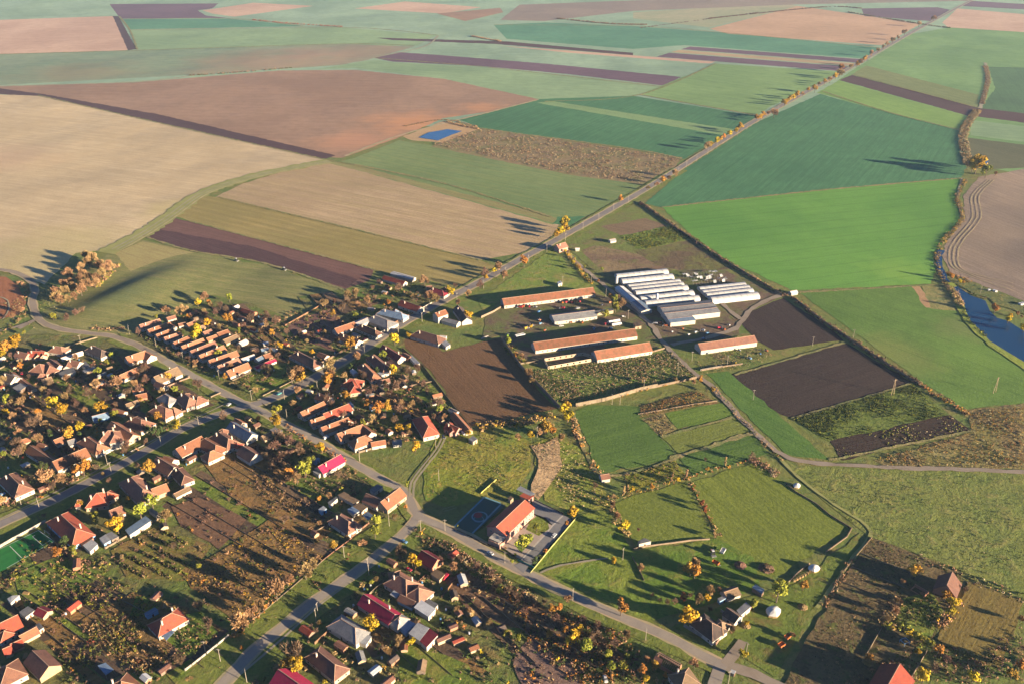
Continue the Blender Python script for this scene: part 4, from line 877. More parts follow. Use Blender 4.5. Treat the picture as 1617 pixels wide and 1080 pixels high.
lean(L_, [(480, 800), (550, 745), (630, 785), (545, 865)], 'dark blue sheet terrace roof', rm='bl', wm='bl', h=3)
lean(L_, [(565, 860), (645, 775), (745, 822), (660, 925)], 'square barn with tan sheet roof', rm='lt', wm='wh', h=4, kind='barn')
lean(L_, [(662, 926), (747, 824), (820, 878), (720, 980)], 'square barn with wine red sheet roof', rm='wine', wm='wh', h=3.9, kind='barn')
house(L_, (430, 335, 605, 440), 'big house with pinkish hipped roofs and white walls', w=12, rm='pk', hip=True, chim=2, wings=[(590, 440, 715, 510, dict(w=12, hip=True)), (400, 350, 500, 330, dict(w=7))])
house(L_, (500, 532, 620, 590), 'narrow brown roofed building with blue wall', w=6, rm='br', wm='bl', **dict(sh, hw=2.8))
lean(L_, [(612, 640), (672, 578), (800, 660), (738, 722)], 'white sheet canopy between yards', rm='wh', wm='wh', h=3.6)
lean(L_, [(405, 530), (455, 487), (512, 508), (462, 562)], 'pale blue canopy in the courtyard', rm='lt', open_=True, kind='canopy', h=3)
house(L_, (690, 160, 800, 225), 'small brick house with plum roof beside the thicket', w=9, rm='wine', wm='bk', hip=False, chim=0)
lean(L_, [(752, 355), (800, 318), (880, 362), (830, 408)], 'tan flat roofed garage', rm='tan', wm='cr', kind='garage')
lean(L_, [(700, 600), (735, 570), (820, 620), (790, 650)], 'grey flat roof beside white canopy', rm='gy', wm='wh')
Mz = Zr(420, 700)
house(Mz, (455, 190, 622, 98), 'white house with crimson metal roof by the lane', w=9, rm='mag', chim=1)
lean(Mz, [(398, 238), (432, 203), (487, 235), (450, 272)], 'pale grey annex of the crimson roofed house', rm='lt', wm='wh')
house(Mz, (985, 490, 1130, 382), 'L-shaped cream house with orange roof at the lane bend', w=10, hw=3.6, rm='or_', wm='cr', chim=1, wings=[(855, 425, 975, 478, dict(w=9, rm='pk', hip=False, wm='wh'))])
house(Mz, (590, 588, 745, 688), 'white house with plum hipped roof beside the low street', w=10, rm='pk', hip=True, chim=3)
lean(Mz, [(610, 440), (665, 415), (800, 492), (745, 515)], 'long tan sheet roof round the yard', rm='tan', wm='wh')
lean(Mz, [(735, 540), (790, 505), (868, 545), (815, 580)], 'tan roof next to the cream house', rm='tan', wm='wh')
lean(Mz, [(690, 560), (735, 540), (800, 580), (745, 605)], 'blue shaded yard roof', rm='bl', wm='wh')
lean(Mz, [(820, 610), (870, 585), (920, 625), (870, 655)], 'grey blue yard roof beside the gate', rm='bl', wm='wh', open_=True, kind='canopy')
lean(Mz, [(525, 500), (600, 455), (612, 470), (540, 530)], 'white walled cowshed', rm='gy', wm='wh')
lean(Mz, [(445, 560), (490, 535), (520, 560), (470, 585)], 'little blue hut behind the plum roofed house', rm='lt', wm='bl')
lean(Mz, [(880, 390), (950, 350), (1000, 370), (920, 420)], 'green plastic covered greenhouse in the yard', rm='gy', wm='wh', kind='greenhouse')
lean(Mz, [(385, 145), (420, 120), (460, 130), (425, 160)], 'blue roofed hut in dark garden', rm='bl', wm='bl')
# ---------------------------------------------------------------- farm
Pz = Zr(760, 420); Q = Zr(950, 400)
bk = dict(kind='barn', chim=0, windows=True, door=False, wm='wh', hw=3.6)
house(Pz, (188, 280, 943, 186), 'very long white barn with orange tile roof, the farthest of the three', w=12, rm='barn', pitch=33, group='long tiled cattle barns', **bk)
house(Pz, (452, 650, 1298, 535), 'very long white barn with orange tile roof, the middle of the three', w=12, rm='barn', pitch=33, group='long tiled cattle barns', **bk)
house(Pz, (972, 722, 1420, 652), 'white barn with orange tile roof next to roofless walls', w=13, rm='barn', pitch=33, group='long tiled cattle barns', **bk)
house(Pz, (612, 425, 955, 382), 'machine barn with grey sheet roof and red doors', w=14, rm='gy', pitch=18, **bk)
house(Q, (832, 768, 1290, 702), 'long white barn with orange roof standing apart on the right', w=11, rm='pk', pitch=30, **dict(bk, windows=False, hw=4.2))
lean(Pz, [(965, 385), (1120, 365), (1130, 385), (985, 405)], 'narrow lean-to beside the machine barn', rm='gy', wm='cr')
lean(Pz, [(1290, 485), (1340, 480), (1365, 515), (1310, 520)], 'small tan roofed shed by the farm road', rm='tan', wm='cr')
lean(Pz, [(645, 140), (675, 132), (690, 150), (655, 160)], 'tiny white hut in the farm meadow', rm='wh', wm='wh')
house(Zr(850, 300, 4.04), (455, 318, 490, 312), 'small white hut beside the beet plot', w=5, rm='lt', **sh)
house(Zr(850, 300, 4.04), (238, 372, 262, 372), 'tiny white hut behind the gatehouse', w=3.5, rm='wh', **sh)
house(Zr(1217, 380, 4.04), (125, 325, 165, 318), 'white hut at the corner of the bright wheat field', w=5, rm='wh', **sh)
house(Zr(900, 740, 8.08), (392, 78, 495, 62), 'small pink roofed white hut by the square pasture', w=6, rm='pk', **dict(sh, hw=2.8))
lean(Zr(900, 740, 8.08), [(865, 925), (950, 890), (1040, 930), (880, 960)], 'grey roofed white byre on the pasture wall', rm='gy', wm='wh', h=3)
def box_hall(z, q, hgt, label, rm, wm, cat='warehouse'):
    o = lean(z, q, label, h=hgt, rm=rm, wm=wm, kind=cat, slope=0.25); return o
house(Q, (505, 470, 950, 425), 'rear span of the wide grey roofed warehouse', w=17, rm='gy', wm='wh', kind='warehouse', windows=False, chim=0, hw=5, pitch=8, door=False)
house(Q, (535, 515, 980, 465), 'front span of the wide grey roofed warehouse', w=15, rm='gy', wm='wh', kind='warehouse', windows=False, chim=0, hw=5, pitch=8, door=False)
house(Q, (565, 562, 775, 540), 'low warehouse annex with pale blue roof', w=13, rm='bl', wm='wh', kind='warehouse', windows=False, chim=0, hw=4.2, pitch=5, door=False)
house(Q, (150, 280, 292, 402), 'long narrow white hall along the farm road', w=9, rm='wh', wm='wh', kind='hall', windows=False, chim=0, hw=3.2, pitch=14, door=False)
house(Q, (296, 404, 385, 480), 'blue roofed hall at the end of the white one', w=11, rm='bl', wm='wh', kind='hall', windows=False, chim=0, hw=3.6, pitch=12, door=False)
M_film = plain_mat('white_greenhouse_film', (0.62, 0.62, 0.62), (0.48, 0.49, 0.50), 0.15, rough=0.4, spec=0.4, bmp=0.02)
M_steel = plain_mat('galvanised_steel', (0.45, 0.45, 0.45), None, 1, rough=0.5, metal=0.5)
def tunnel(z, q, w, label, torn=False, group='white plastic greenhouse tunnels'):
    w *= 1.1; hh = w * 0.46
    a = P(*z(q[0], q[1]), hh); b = P(*z(q[2], q[3]), hh); a.z = b.z = 0
    d = (b - a); L = d.length; th = math.atan2(d.y, d.x); base = (a + b) / 2
    root = empty('greenhouse_tunnel', (base.x, base.y, 0), th); mb = MB(); n = 12; m = int(L / 3)
    if torn is False:
        ring = []
        for i in range(m + 1):
            x = -L / 2 + L * i / m; sag = 0.12 * math.sin(i * 2.4)
            ring.append([(x, -math.cos(math.pi * k / n) * w / 2, math.sin(math.pi * k / n) ** 0.75 * (hh + sag * 0.3) - 0.1) for k in range(n + 1)])
        for i in range(m):
            for k in range(n): mb.poly([ring[i][k], ring[i + 1][k], ring[i + 1][k + 1], ring[i][k + 1]])
        for r_ in (ring[0][::-1], ring[-1]): mb.poly(r_)
        o = mb.build('plastic_cover', M_film, root)
    hp = MB(); r2 = random.Random(int(q[0]))
    for i in range(0, m + 1, 1 if torn else 2):
        x = -L / 2 + L * i / m
        pr = None
        for k in range(9):
            p = (x, -math.cos(math.pi * k / 8) * (w / 2 + 0.05), max(0.0, math.sin(math.pi * k / 8)) ** 0.75 * (hh + 0.05))
            if pr: hp.tube(pr, p, 0.05, 0.05, 4, cap=False)
            pr = p
        if torn and r2.random() < 0.55:
            k0 = r2.randint(0, 4); k1 = k0 + r2.randint(2, 4)
            for k in range(k0, min(k1, 8)):
                A = [(xx, -math.cos(math.pi * kk / 8) * w / 2, max(0.0, math.sin(math.pi * kk / 8)) ** 0.75 * hh * r2.uniform(0.7, 1)) for xx, kk in ((x, k), (x + L / m, k), (x + L / m, k + 1), (x, k + 1))]
                mb.poly(A)
    hp.build('frame_hoops', M_steel, root)
    if torn: mb.build('torn_cover', M_film, root)
    FOOT.append((a.x, a.y, b.x, b.y, w / 2 + 1))
    return tag(root, label, 'greenhouse', group)
tl = [(125, 180, 560, 135), (168, 222, 605, 176), (225, 268, 668, 222), (250, 292, 695, 246), (285, 320, 730, 273), (328, 370, 778, 316), (370, 408, 828, 360)]
wd_ = [9, 9.5, 7.5, 7.5, 8.5, 9, 9]
for i, (q, w) in enumerate(zip(tl, wd_)):
    tunnel(Q, q, w, 'long white plastic greenhouse tunnel, %s from the back in the left block' % ordn[i])
for i, q in enumerate([(830, 290, 1222, 248), (858, 318, 1255, 273), (888, 342, 1285, 298), (928, 378, 1330, 333)]):
    tunnel(Q, q, 8 if i < 3 else 10, 'white plastic greenhouse tunnel, %s from the back in the right block' % ordn[i])
for i, q in enumerate([(690, 175, 960, 150), (730, 200, 1000, 175), (770, 235, 1040, 208)]):
    tunnel(Q, q, 7, 'wrecked greenhouse with torn white film on bare hoops, %s from the back' % ordn[i], torn=True, group='wrecked greenhouses')
# feed silo beside the white hall
s_ = P(*Q(125, 268)); root = empty('feed_silo', (s_.x, s_.y, 0)); b = MB(); b.tube((0, 0, 2), (0, 0, 8), 1.6, 1.6, 16); b.tube((0, 0, 8), (0, 0, 9.2), 1.6, 0.3, 16); b.tube((0, 0, 0.6), (0, 0, 2), 0.4, 1.6, 16); b.build('tank', RM['wh'], root)
for i in range(4):
    t = i * math.pi / 2 + 0.8; b = MB(); b.tube((1.4 * math.cos(t), 1.4 * math.sin(t), -0.2), (1.4 * math.cos(t), 1.4 * math.sin(t), 2.6), 0.1, 0.1, 5); b.build('leg', M_steel, root)
tag(root, 'tall white feed silo at the end of the long white hall', 'silo')
s_ = P(*Q(468, 425)); root = empty('feed_silo', (s_.x, s_.y, 0)); b = MB(); b.tube((0, 0, 2), (0, 0, 9), 1.3, 1.3, 14); b.tube((0, 0, 9), (0, 0, 10), 1.3, 0.2, 14); b.tube((0, 0, 0.6), (0, 0, 2), 0.3, 1.3, 14); b.build('tank', RM['wh'], root)
for i in range(3):
    t = i * 2.1; b = MB(); b.tube((1.1 * math.cos(t), 1.1 * math.sin(t), -0.2), (1.1 * math.cos(t), 1.1 * math.sin(t), 2.6), 0.1, 0.1, 5); b.build('leg', M_steel, root)
tag(root, 'white silo behind the grey roofed warehouse', 'silo')
# roofless walls
GW = {}
def gwm(m):
    if m.name in GW: return GW[m.name]
    c = {'cream_plaster': (0.30, 0.23, 0.16), 'mud_plaster': (0.24, 0.18, 0.12), 'white_plaster': (0.42, 0.39, 0.35), 'pink_plaster': (0.36, 0.22, 0.17), 'bare_brick': (0.30, 0.16, 0.10)}.get(m.name)
    GW[m.name] = plain_mat('weathered_' + m.name, c, tuple(v * 0.6 for v in c), 0.35, obj_rand=0.1) if c else m
    return GW[m.name]
def wall_line(px, h, t, mat, label, name='garden_wall', cat='wall', z=lambda x, y: (x, y), group=None, piers=0):
    mat = gwm(mat)
    pts = [P(*z(*p)) for p in px]; c = pts[0]
    mb = MB()
    for a, b in zip(pts, pts[1:]):
        d = (b - a); L = d.length; n = max(1, int(L / 12)); th = math.atan2(d.y, d.x)
        for i in range(n):
            q0 = a + d * (i / n) - c; q1 = a + d * ((i + 1) / n) - c; e = rnd.uniform(-0.08, 0.08)
            nn = Vector((-math.sin(th), math.cos(th), 0)) * t / 2; ee = d.normalized() * t * 0.45
            ring = [q0 - nn - (ee if i == 0 else Vector()), q1 - nn, q1 + nn, q0 + nn - (ee if i == 0 else Vector())]
            mb.prism([(p.x, p.y) for p in ring], -0.1, h + e)
    if not piers:
        o = mb.build(name, mat); o.location = (c.x, c.y, 0)
        return tag(o, label, cat, group, at=(pts[0] + pts[-1]) / 2, auto=True)
    root = empty(name, (c.x, c.y, 0)); mb.build('panel', mat, root); pb = MB()
    for a, b in zip(pts, pts[1:]):
        d = b - a; n = max(1, int(d.length / piers))
        for i in range(n + 1):
            q = a + d * (i / n) - c; pb.box(q.x - t * 0.8, q.y - t * 0.8, -0.1, q.x + t * 0.8, q.y + t * 0.8, h + 0.25)
    pb.build('pillars', mat, root)
    return tag(root, label, cat, group, at=(pts[0] + pts[-1]) / 2, auto=True)
rw = P(*Pz(760, 800)); root = empty('roofless_building', (rw.x, rw.y, 0))
q = [P(*Pz(*p)) - rw for p in ((535, 812), (870, 762), (985, 805), (568, 880))]
for i in range(4):
    a = q[i]; b2 = q[(i + 1) % 4]; d = (b2 - a); n = max(2, int(d.length / 5)); nn = Vector((-d.y, d.x, 0)).normalized() * 0.2; mb = MB()
    for k in range(n):
        p0 = a + d * (k / n); p1 = a + d * ((k + 0.72) / n); p2 = a + d * ((k + 1) / n)
        mb.prism([((p0 - nn).x, (p0 - nn).y), ((p1 - nn).x, (p1 - nn).y), ((p1 + nn).x, (p1 + nn).y), ((p0 + nn).x, (p0 + nn).y)], -0.1, 3.0)
        mb.prism([((p1 - nn).x, (p1 - nn).y), ((p2 - nn).x, (p2 - nn).y), ((p2 + nn).x, (p2 + nn).y), ((p1 + nn).x, (p1 + nn).y)], -0.1, 1.1)
        m1 = nn * 0.97
        mb.prism([((p1 - m1).x, (p1 - m1).y), ((p2 - m1).x, (p2 - m1).y), ((p2 + m1).x, (p2 + m1).y), ((p1 + m1).x, (p1 + m1).y)], 2.3, 3.0)
    mb.build('wall', WM['cr'], root)
tag(root, 'long roofless cream building shell with open window holes', 'building')
# ---------------------------------------------------------------- school hall with court
Nz = Zr(680, 730)
hw_ = 7.0; w_ = 14.0; pr = math.radians(24); hr = hw_ + w_ / 2 * math.tan(pr)
a = P(*Nz(560, 545), hr); b2 = P(*Nz(800, 320), hr); a.z = b2.z = 0
base = (a + b2) / 2; root = empty('school_hall', (base.x, base.y, 0)); d = (b2 - a); L = d.length; th = math.atan2(d.y, d.x)
seg_parts(root, base, a, b2, w_, hw_, pr, False, RM['rr'], WM['pk'], False, 0, False, over=0.5)
FOOT.append((a.x, a.y, b2.x, b2.y, 9))
ct, st = math.cos(th), math.sin(th); T = lambda p: (p[0] * ct - p[1] * st, p[0] * st + p[1] * ct, p[2])
for s in (1, -1):
    for i in range(9):
        for zz in (1.9, 5.2):
            p = T((-L / 2 + (i + 0.6) * L / 9.2, s * w_ / 2, zz)); add_window(root, p[0], p[1], p[2], th + (0 if s > 0 else math.pi))
for y in (-4, 0, 4):
    for zz in (1.9, 5.2):
        for s in (1, -1):
            p = T((s * L / 2, y, zz)); add_window(root, p[0], p[1], p[2], th - s * math.pi / 2)
wp = MB(); wp.box(-L / 2 - 6, -w_ / 2 + 0.5, -0.2, -L / 2 - 0.01, w_ / 2 - 5, 3.3, 0, T); wp.box(-L / 2 - 5, -w_ / 2 + 1.5, 3.3, -L / 2 - 0.01, w_ / 2 - 6, 5.0, 0, T); wp.build('porch', WM['pk'], root)
wp = MB(); wp.box(-L / 2 - 6.3, -w_ / 2 + 0.2, 5.0, -L / 2 - 0.012, w_ / 2 - 5.7, 5.25, 0, T); wp.build('porch_roof', WM['wh'], root)
for y in (-5.6, -2.8, 0):
    wp = MB(); p = T((-L / 2 - 5.9, y, 0)); wp.tube((p[0], p[1], 3.3), (p[0], p[1], 5.0), 0.2, 0.2, 8); wp.build('column', WM['wh'], root)
p = T((0, -w_ / 2 - 0.02, 1.3)); dd = link('door', DOORM, root, p); dd.rotation_euler = (0, 0, th + math.pi); dd.scale = (2, 1, 1.2)
tag(root, 'large pink two storey school hall with scarlet gable roof', 'school')
lean(Nz, [(755, 285), (800, 255), (880, 290), (835, 318)], 'scarlet flat roofed annex behind the school hall', rm='rr', wm='pk', h=3.6, kind='annex')
lean(Nz, [(730, 230), (765, 205), (890, 270), (850, 285)], 'pale sheet canopy behind the school hall', rm='lt', open_=True, h=4, kind='canopy')
lean(Nz, [(655, 305), (680, 288), (705, 305), (680, 325)], 'small pale hut behind the school hall', rm='tan', wm='cr', h=2.6)
pav = road_mat('yard_paving', (0.3, 0.24, 0.2), (0.24, 0.2, 0.17)); asph3 = road_mat('car_park_asphalt', (0.12, 0.12, 0.125), (0.15, 0.145, 0.145))
zz_ = lambda pts: [Nz(*p) for p in pts]
sheet('car_park', zz_([(860, 330), (900, 320), (1200, 490), (1180, 530), (1060, 660), (850, 890), (760, 850), (980, 600), (1040, 540), (980, 480), (880, 440)]), asph3, 0.05, 0.60)
sheet('paving', zz_([(500, 690), (640, 745), (760, 830), (1040, 545), (880, 450), (840, 520), (640, 680), (560, 690)]), pav, 0.05, 0.605)
sheet('lawn', zz_([(710, 700), (810, 610), (880, 655), (770, 775)]), rough_mat('clipped_lawn', [(0.1, 0.16, 0.03), (0.13, 0.17, 0.035), (0.08, 0.12, 0.03)], 0.2, 0.3, 30), 0.05, 0.61)
sheet('lawn', zz_([(850, 500), (910, 455), (1000, 520), (1010, 570), (920, 630), (810, 575)]), olive_g, 0.05, 0.61)
sheet('driveway', zz_([(710, 880), (790, 840), (840, 880), (790, 945)]), asph3, 0.05, 0.602)
sheet('forecourt', zz_([(0, 505), (200, 545), (350, 600), (500, 690), (480, 700), (340, 625), (180, 575), (0, 520)]), should, 0.05, 0.5)
lb = P(*Nz(1040, 570)); 
ribbon('kerb', [Nz(1125, 458), Nz(1035, 545), Nz(990, 600), Nz(770, 835)], 1.1, 0.615, WM['wh'], keep=False)
# sports court: painted rounded rectangle with circle
crt = [Nz(*p) for p in ((200, 545), (460, 290), (640, 370), (360, 610))]; cp = [P(*p) for p in crt]
sheet('sports_court', crt, road_mat('court_surface', (0.022, 0.06, 0.05), (0.03, 0.07, 0.06)), 0.0, 0.60)
blue = plain_mat('pale_blue_court_paint', (0.20, 0.42, 0.50), None, 0.4, bmp=0); redp = plain_mat('red_court_paint', (0.4, 0.05, 0.06), None, 0.4, bmp=0)
cc = sum(cp, Vector()) / 4; ux = (cp[1] - cp[0]); uy = (cp[3] - cp[0]); Lc = ux.length; Wc = uy.length
def court(u, v): q = cp[0] + ux * u + uy * v; return (q.x, q.y)
mb = MB()
def band(p, q, wd, zc):
    a_ = Vector((*p, 0)); b_ = Vector((*q, 0)); d_ = (b_ - a_).normalized(); n_ = Vector((-d_.y, d_.x, 0)) * wd / 2
    mb.poly([tuple(x_) for x_ in ((a_ + n_) * 1, (a_ - n_), (b_ - n_), (b_ + n_))] if False else [((a_ - n_).x, (a_ - n_).y, zc), ((b_ - n_).x, (b_ - n_).y, zc), ((b_ + n_).x, (b_ + n_).y, zc), ((a_ + n_).x, (a_ + n_).y, zc)])
z0 = 0.612
band(court(0.0, 0.03), court(0.95, 0.03), 1.2, z0); band(court(0.0, 0.97), court(0.95, 0.97), 1.2, z0 + .004); band(court(0.97, 0.08), court(0.97, 0.92), 1.2, z0 + .008)
def ringm(c_, r0, r1, zc, n=40):
    for i in range(n):
        t0 = 2 * math.pi * i / n; t1 = 2 * math.pi * (i + 1) / n
        mb.poly([(c_[0] + r0 * math.cos(t0), c_[1] + r0 * math.sin(t0), zc), (c_[0] + r1 * math.cos(t0), c_[1] + r1 * math.sin(t0), zc), (c_[0] + r1 * math.cos(t1), c_[1] + r1 * math.sin(t1), zc), (c_[0] + r0 * math.cos(t1), c_[1] + r0 * math.sin(t1), zc)])
ringm(court(0.45, 0.62), Wc * 0.30, Wc * 0.37, z0 + .012)
ringm(court(0.38, 0.68), Wc * 0.20, Wc * 0.23, z0 + .016)
struct(mb.build('court_markings', blue))
mb = MB(); ringm(court(0.47, 0.5), 0.0, Wc * 0.2, z0 + .020); struct(mb.build('court_markings', redp))
# green football pitch lower left
I0 = lambda p: Zr(0, 680)(*p)
turf = FM('artificial_turf', (0.02, 0.11, 0.03), (0.025, 0.13, 0.035), ((0, 880), (80, 840)), streak=0.2, fine=0.1, mott=0.1, rough_b=0.02)
sheet('sports_pitch', [I0(p) for p in ((-60, 1035), (330, 845), (470, 945), (60, 1180), (-200, 1290))], turf, 0.0, 0.60)
mb = MB(); ln = plain_mat('white_line_paint', (0.75, 0.78, 0.72), None, 0.5, bmp=0)
for k_, (p, q) in enumerate((((-60, 1040), (328, 852)), ((328, 852), (462, 945)), ((462, 945), (60, 1172)), ((85, 985), (190, 1090)), ((280, 905), (365, 980)), ((365, 980), (430, 935)), ((280, 905), (300, 893)))):
    a_ = P(*I0(p)); b_ = P(*I0(q)); band((a_.x, a_.y), (b_.x, b_.y), 0.35, 0.611 + 0.004 * k_)
struct(mb.build('pitch_markings', ln))
def goal(z, x, y, rz, label):
    p = P(*z(x, y)); root = empty('football_goal', (p.x, p.y, 0.6), rz)
    b = MB()
    for s in (-2, 2): b.tube((s, 0, 0), (s, 0, 2.2), 0.09, 0.09, 6); b.tube((s, 0, 2.2), (s, 1.2, 0), 0.05, 0.05, 5)
    b.tube((-2, 0, 2.2), (2, 0, 2.2), 0.09, 0.09, 6); b.tube((-2, 1.2, 0), (2, 1.2, 0), 0.05, 0.05, 5); b.build('goal_frame', ln, root)
    n = MB()
    for i in range(11): x_ = -2 + i * 0.4; n.tube((x_, 0, 2.2), (x_, 1.2, 0), 0.02, 0.02, 3, cap=False)
    n.build('net', ln, root); tag(root, label, 'goal')
goal(I, 400, 885, ang(I0((328, 852)), I0((462, 945))) , 'white football goal at the near end of the green pitch')
# ================================================================ TREES, HEDGES, SCRUB
def leaf_mat(name, c, c2, tr=0.0):
    kk = 0.55 if name[:6] in ('yellow', 'orange') else 0.52; c = tuple(v * kk for v in c); c2 = tuple(v * kk * 0.9 for v in c2)
    m, nt, b = new_mat(name)
    oi = N(nt, 'ShaderNodeObjectInfo'); g = N(nt, 'ShaderNodeNewGeometry')
    r = N(nt, 'ShaderNodeMapRange'); nt.links.new(g.outputs['Random Per Island'], r.inputs[0])
    col = mixc(nt, r.outputs[0], c, c2)
    n = noise(nt, g.outputs['Position'], 0.35, 2)
    col = mixc(nt, ramp(nt, n, 0.4, 0.65, 0, 0.5), col, tuple(v * 0.5 for v in c2))
    hs = N(nt, 'ShaderNodeHueSaturation')
    nt.links.new(ramp(nt, oi.outputs['Random'], 0, 1, 0.72, 1.25), hs.inputs['Value'])
    m2 = N(nt, 'ShaderNodeMath', operation='MULTIPLY'); m2.inputs[1].default_value = 5.7
    fr = N(nt, 'ShaderNodeMath', operation='FRACT'); nt.links.new(oi.outputs['Random'], m2.inputs[0]); nt.links.new(m2.outputs[0], fr.inputs[0])
    nt.links.new(ramp(nt, fr.outputs[0], 0, 1, 0.482, 0.518), hs.inputs['Hue'])
    nt.links.new(col, hs.inputs['Color']); nt.links.new(hs.outputs[0], b.inputs['Base Color'])
    b.inputs['Roughness'].default_value = 0.8
    return m
LM_ = dict(Y=leaf_mat('yellow_leaves', (0.66, 0.42, 0.02), (0.50, 0.36, 0.025)), O=leaf_mat('orange_leaves', (0.58, 0.27, 0.03), (0.46, 0.25, 0.05)),
           G=leaf_mat('yellow_green_leaves', (0.38, 0.36, 0.04), (0.24, 0.28, 0.035)), T=leaf_mat('dry_tan_leaves', (0.50, 0.32, 0.16), (0.42, 0.26, 0.12)),
           B=leaf_mat('bare_brown_twigs', (0.27, 0.16, 0.11), (0.20, 0.12, 0.08)), R=leaf_mat('rust_red_leaves', (0.38, 0.12, 0.04), (0.28, 0.09, 0.03)),
           D=leaf_mat('dark_green_needles', (0.07, 0.11, 0.03), (0.10, 0.13, 0.04)), W=leaf_mat('pale_weed_heads', (0.52, 0.44, 0.25), (0.42, 0.34, 0.19)),
           N=leaf_mat('green_weeds', (0.13, 0.17, 0.035), (0.10, 0.12, 0.03)))
M_bark = plain_mat('grey_brown_bark', (0.16, 0.12, 0.09), (0.1, 0.075, 0.055), 4)
def leaf_quads(c, nrm, size, rg, elong=1.0):
    n = len(c)
    t = rg.normal(size=(n, 3)); t -= (t * nrm).sum(1)[:, None] * nrm; t /= np.linalg.norm(t, axis=1)[:, None] + 1e-9
    u = np.cross(nrm, t); s = size[:, None] if np.ndim(size) else size
    a = t * s * elong; b = u * s
    return np.stack([c - a - b, c + a - b, c + a + b, c - a + b], 1)
def crown(rg, n, kind):
    """unit crown (diameter 1, base at z 0.22): clumps spread through its volume, gaps between"""
    nb = 11 if kind != 'tall' else 9
    cs = []; rs = []
    for i in range(nb):
        v = rg.normal(size=3); v /= np.linalg.norm(v); v *= rg.uniform(0.12, 0.33)
        r = rg.uniform(0.12, 0.21)
        cs.append([v[0], v[1], 0.66 + v[2] * 1.15]); rs.append(r)
    cs = np.array(cs); rs = np.array(rs)
    if kind == 'tall': cs[:, :2] *= 0.45; cs[:, 2] = np.linspace(0.3, 1.5, nb); rs *= 0.8
    k = rg.integers(0, nb, n); d = rg.normal(size=(n, 3)); d /= np.linalg.norm(d, axis=1)[:, None]
    rr = rs[k] * rg.uniform(0.55, 1.08, n)
    c = cs[k] + d * rr[:, None]
    nr = d + rg.normal(size=(n, 3)) * 0.45; nr /= np.linalg.norm(nr, axis=1)[:, None]
    return c, nr
def branches(rg, top=1.1, spread=0.42, n=9, r=0.03):
    mb = MB(); mb.tube((0, 0, -0.03), (0.01, 0, 0.35), r, r * 0.75, 6); mb.tube((0.01, 0, 0.35), (0.03, 0.02, 0.75), r * 0.75, r * 0.3, 5)
    for i in range(n):
        t = rg.uniform(0, 6.28); z0 = rg.uniform(0.22, 0.55); q = rg.uniform(0.5, 1) * spread
        a = Vector((0, 0, z0)); b = Vector((math.cos(t) * q * 0.55, math.sin(t) * q * 0.55, z0 + rg.uniform(0.12, 0.3))); c = Vector((math.cos(t) * q, math.sin(t) * q, min(top, b.z + rg.uniform(0.1, 0.3))))
        mb.tube(a, b, r * 0.45, r * 0.28, 4, cap=False); mb.tube(b, c, r * 0.28, r * 0.1, 4, cap=False)
    return mb
PROTO = {}
def proto(ty, var):
    key = (ty, var)
    if key in PROTO: return PROTO[key]
    rg = np.random.default_rng(ord(ty[0]) * 10 + var)
    kind = 'tall' if ty == 'P' else 'round'; base = 'T' if ty == 'P' else ty
    if base in 'BT' and ty != 'P':
        n = 760 if base == 'T' else 560
        c, nr = crown(rg, n, kind)
        # twigs: slim blades pointing out and up
        ctr = np.array([0, 0, 0.35]); out = c - ctr; out /= np.linalg.norm(out, axis=1)[:, None]
        out += rg.normal(size=out.shape) * 0.25; out /= np.linalg.norm(out, axis=1)[:, None]
        side = np.cross(out, rg.normal(size=out.shape)); side /= np.linalg.norm(side, axis=1)[:, None]
        L = rg.uniform(0.04, 0.085, n)[:, None]; w = (0.013 if base == 'B' else 0.02)
        V = np.stack([c - out * L - side * w, c + out * L - side * w * 0.5, c + out * L + side * w * 0.5, c - out * L + side * w], 1)
    else:
        n = 700
        c, nr = crown(rg, n, kind); V = leaf_quads(c, nr, rg.uniform(0.018, 0.038, n), rg, 1.2)
    cm = quads_mesh('crown_%s' % base, V, [LM_[base]])
    tm = branches(rg, n=12 if base in 'BT' else 7).mesh('trunk', M_bark)
    PROTO[key] = (cm, tm); return PROTO[key]
TN = dict(Y=('yellow_tree', 'yellow leafed tree'), O=('orange_tree', 'orange leafed tree'), G=('green_tree', 'yellow green tree'), T=('dry_tree', 'tan dry leafed tree'),
          B=('bare_tree', 'bare brown tree'), R=('rusty_tree', 'rust red tree'), D=('evergreen_tree', 'dark green tree'), P=('poplar_tree', 'slender bare poplar'))
def sizeword(d): return 'big' if d > 9.5 else ('small' if d < 5.5 else 'middle sized')
TREES = []
def tree(ty, x, y, d_px, z=lambda x, y: (x, y), s=None, group=None):
    px = z(x, y); p = P(*px); k = 5.39 if s is None else s
    dep = p.y * math.cos(PITCH) + H * math.sin(PITCH); dia = (1.32 if ty in 'YOG' else 1.08) * d_px / k * dep / F
    var = rnd.randint(0, 2); cm, tm = proto(ty, var)
    name, lab = TN[ty]; root = empty(name, (p.x, p.y, 0.3), rnd.uniform(0, 6.28)); f = rnd.uniform(0.92, 1.08)
    root.scale = (dia, dia, dia * f * 0.92)
    link('crown', cm, root); link('trunk', tm, root)
    TREES.append((p.x, p.y, dia))
    return tag(root, '%s %s' % (sizeword(dia), lab), 'tree', group or lab + 's of the village and fields', auto=True)
def many(z, s, lst):
    for ty, x, y, d in lst: tree(ty, x, y, d, z, s)
R1 = Zr(0, 400)
grove = [(720, 215), (610, 290), (560, 380), (520, 440), (470, 385), (650, 405), (640, 345), (700, 175), (765, 130), (760, 250), (830, 255), (880, 215), (925, 160), (965, 165), (845, 160), (800, 95), (700, 370), (590, 235), (550, 315), (815, 300), (740, 70), (495, 430), (585, 425), (610, 345), (690, 270), (740, 325), (780, 290), (860, 130), (905, 190)]
